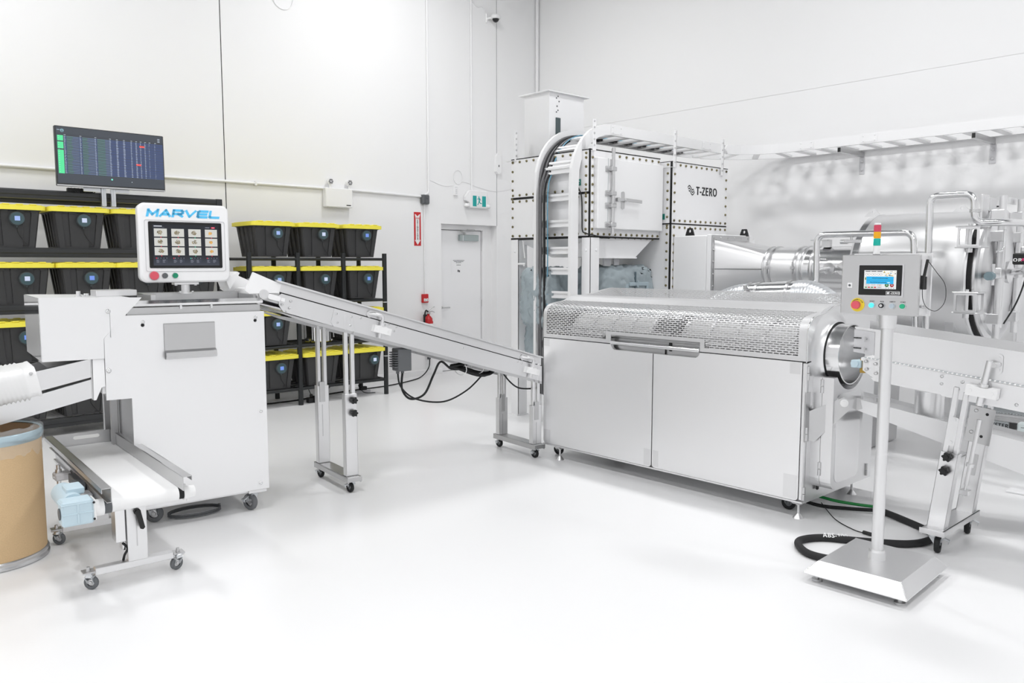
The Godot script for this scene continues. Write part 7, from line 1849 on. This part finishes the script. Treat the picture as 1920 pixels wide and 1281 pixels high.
		tag(obj("ladder_cable", [M.cable_grey if M.has("cable_grey") else mat("cable_grey", Color(0.42, 0.42, 0.43), 0.5), M.rubber, M.cable_grey, M.rubber, M.cable_grey, M.rubber, mat("cable_blue", Color(0.45, 0.66, 0.76), 0.5)][k]), ["thick grey cable lying outermost in the white ladder's riser", "black cable second from the left in the ladder's riser", "grey cable third from the left in the ladder's riser", "thin black cable in the middle of the ladder's riser", "grey cable fifth from the left in the ladder's riser", "black cable beside the pale blue one in the ladder's riser", "thin pale blue cable at the right of the riser's cables"][k], "cable", "cables strapped in the ladder's riser")

# ---------------------------------------------------------------- things on the floor
func floor_bits() -> void:
	var o := thing("floor_hose", "thick black sleeved cable looping over the floor to the operator panel's base", "hose", Vector3.ZERO)
	var r := 0.021
	st(); tube(spline([Vector3(5.10, 0.03, -2.08), Vector3(5.05, r, -1.92), Vector3(4.93, r, -1.72), Vector3(4.80, r, -1.66), Vector3(4.62, r, -1.72), Vector3(4.47, r, -1.92), Vector3(4.36, r, -2.10), Vector3(4.21, r, -2.16), Vector3(4.08, r, -2.06), Vector3(4.06, r, -1.94), Vector3(4.13, 0.022, -1.78), Vector3(4.16, 0.03, -1.66)], 10), r, 14); obj("sleeve", mat("braid", Color(0.12, 0.12, 0.125), 0.7), o)
	text("lettering", "ABS-100", 0.026, Vector3(4.395, 0.041, -2.035), Basis(Vector3(0.60, 0, 0.80), Vector3(0.55, 0.70, -0.42).normalized(), Vector3(-0.56, 0.70, 0.42).normalized()).orthonormalized(), M.ink_white, o, 1.0, true, 0.001)
	st(); tube(spline([Vector3(5.10, 0.03, -2.08), Vector3(5.02, 0.02, -2.25), Vector3(4.95, 0.02, -2.45), Vector3(4.98, 0.06, -2.7)]), 0.012, 8); obj("inner_cable", M.rubber, o)
	st(); tube(spline([Vector3(5.11, 0.045, -2.10), Vector3(5.05, 0.05, -2.22), Vector3(5.0, 0.06, -2.36), Vector3(5.0, 0.08, -2.6)]), 0.010, 8); tag(obj("green_wire", mat("wire_green", Color(0.05, 0.50, 0.22), 0.4)), "green earth wire joining the black sleeved cable under the perforated machine", "cable")
	st(); tube(spline([Vector3(4.92, 0.05, -2.38), Vector3(4.78, 0.01, -2.22), Vector3(4.68, 0.006, -2.06), Vector3(4.66, 0.008, -1.99)]), 0.003, 6); var c := obj("plug_lead", M.rubber); tag(c, "thin lead ending in a small black plug on the floor", "cable")
	st(); cyl(Vector3(4.66, 0.012, -1.99), Vector3(4.65, 0.012, -1.90), 0.011, -1, 10); obj("plug", M.black, c)
	st(); tube(spline([Vector3(3.4, 0.01, -8.60), Vector3(4.3, 0.008, -8.52), Vector3(4.8, 0.008, -8.65), Vector3(5.2, 0.008, -8.72), Vector3(5.8, 0.008, -8.75), Vector3(6.3, 0.008, -8.92), Vector3(6.62, 0.02, -9.10), Vector3(6.80, 0.12, -9.18), Vector3(6.845, 0.235, -9.215)]), 0.008, 8); tag(obj("floor_cable", M.rubber), "black power cord from under the tube rack along the floor to the wall outlet", "cable")
	var a := thing("power_adapter", "black plug adapters lying on the floor under the black tube rack", "adapter", Vector3(4.42, 0, -8.30))
	st(); bb(Vector3(0.0, 0, -0.05), Vector3(0.07, 0.06, 0.02), 0.006); bb(Vector3(0.06, 0, -0.02), Vector3(0.12, 0.075, 0.04), 0.006); bb(Vector3(0.035, 0.06, -0.03), Vector3(0.065, 0.10, 0.0), 0.006); obj("adapter", M.black, a)
	st(); tube(spline([Vector3(0.05, 0.09, -0.02), Vector3(0.06, 0.15, -0.1), Vector3(0.12, 0.17, -0.25)]), 0.005, 6); tube(spline([Vector3(0.11, 0.06, 0.0), Vector3(0.25, 0.10, -0.05), Vector3(0.4, 0.16, -0.15)]), 0.005, 6); obj("adapter_lead", M.rubber, a)
	var p := thing("power_strip", "grey power strip with tangled leads on the floor under the rack's right end", "power strip", Vector3(5.05, 0, -8.52))
	st(); bb(Vector3(0.0, 0.0, -0.03), Vector3(0.34, 0.035, 0.03), 0.006); obj("strip", M.paint_grey, p)
	st(); bb(Vector3(0.20, 0.035, -0.03), Vector3(0.29, 0.08, 0.025), 0.006); tube(spline([Vector3(0.24, 0.07, 0.0), Vector3(0.20, 0.13, 0.03), Vector3(0.15, 0.10, 0.05), Vector3(0.20, 0.02, 0.10), Vector3(0.33, 0.01, 0.14)]), 0.005, 6); tube(spline([Vector3(0.10, 0.03, 0.0), Vector3(0.12, 0.16, 0.02), Vector3(0.16, 0.18, -0.05)]), 0.005, 6); obj("plug_and_lead", M.black, p)
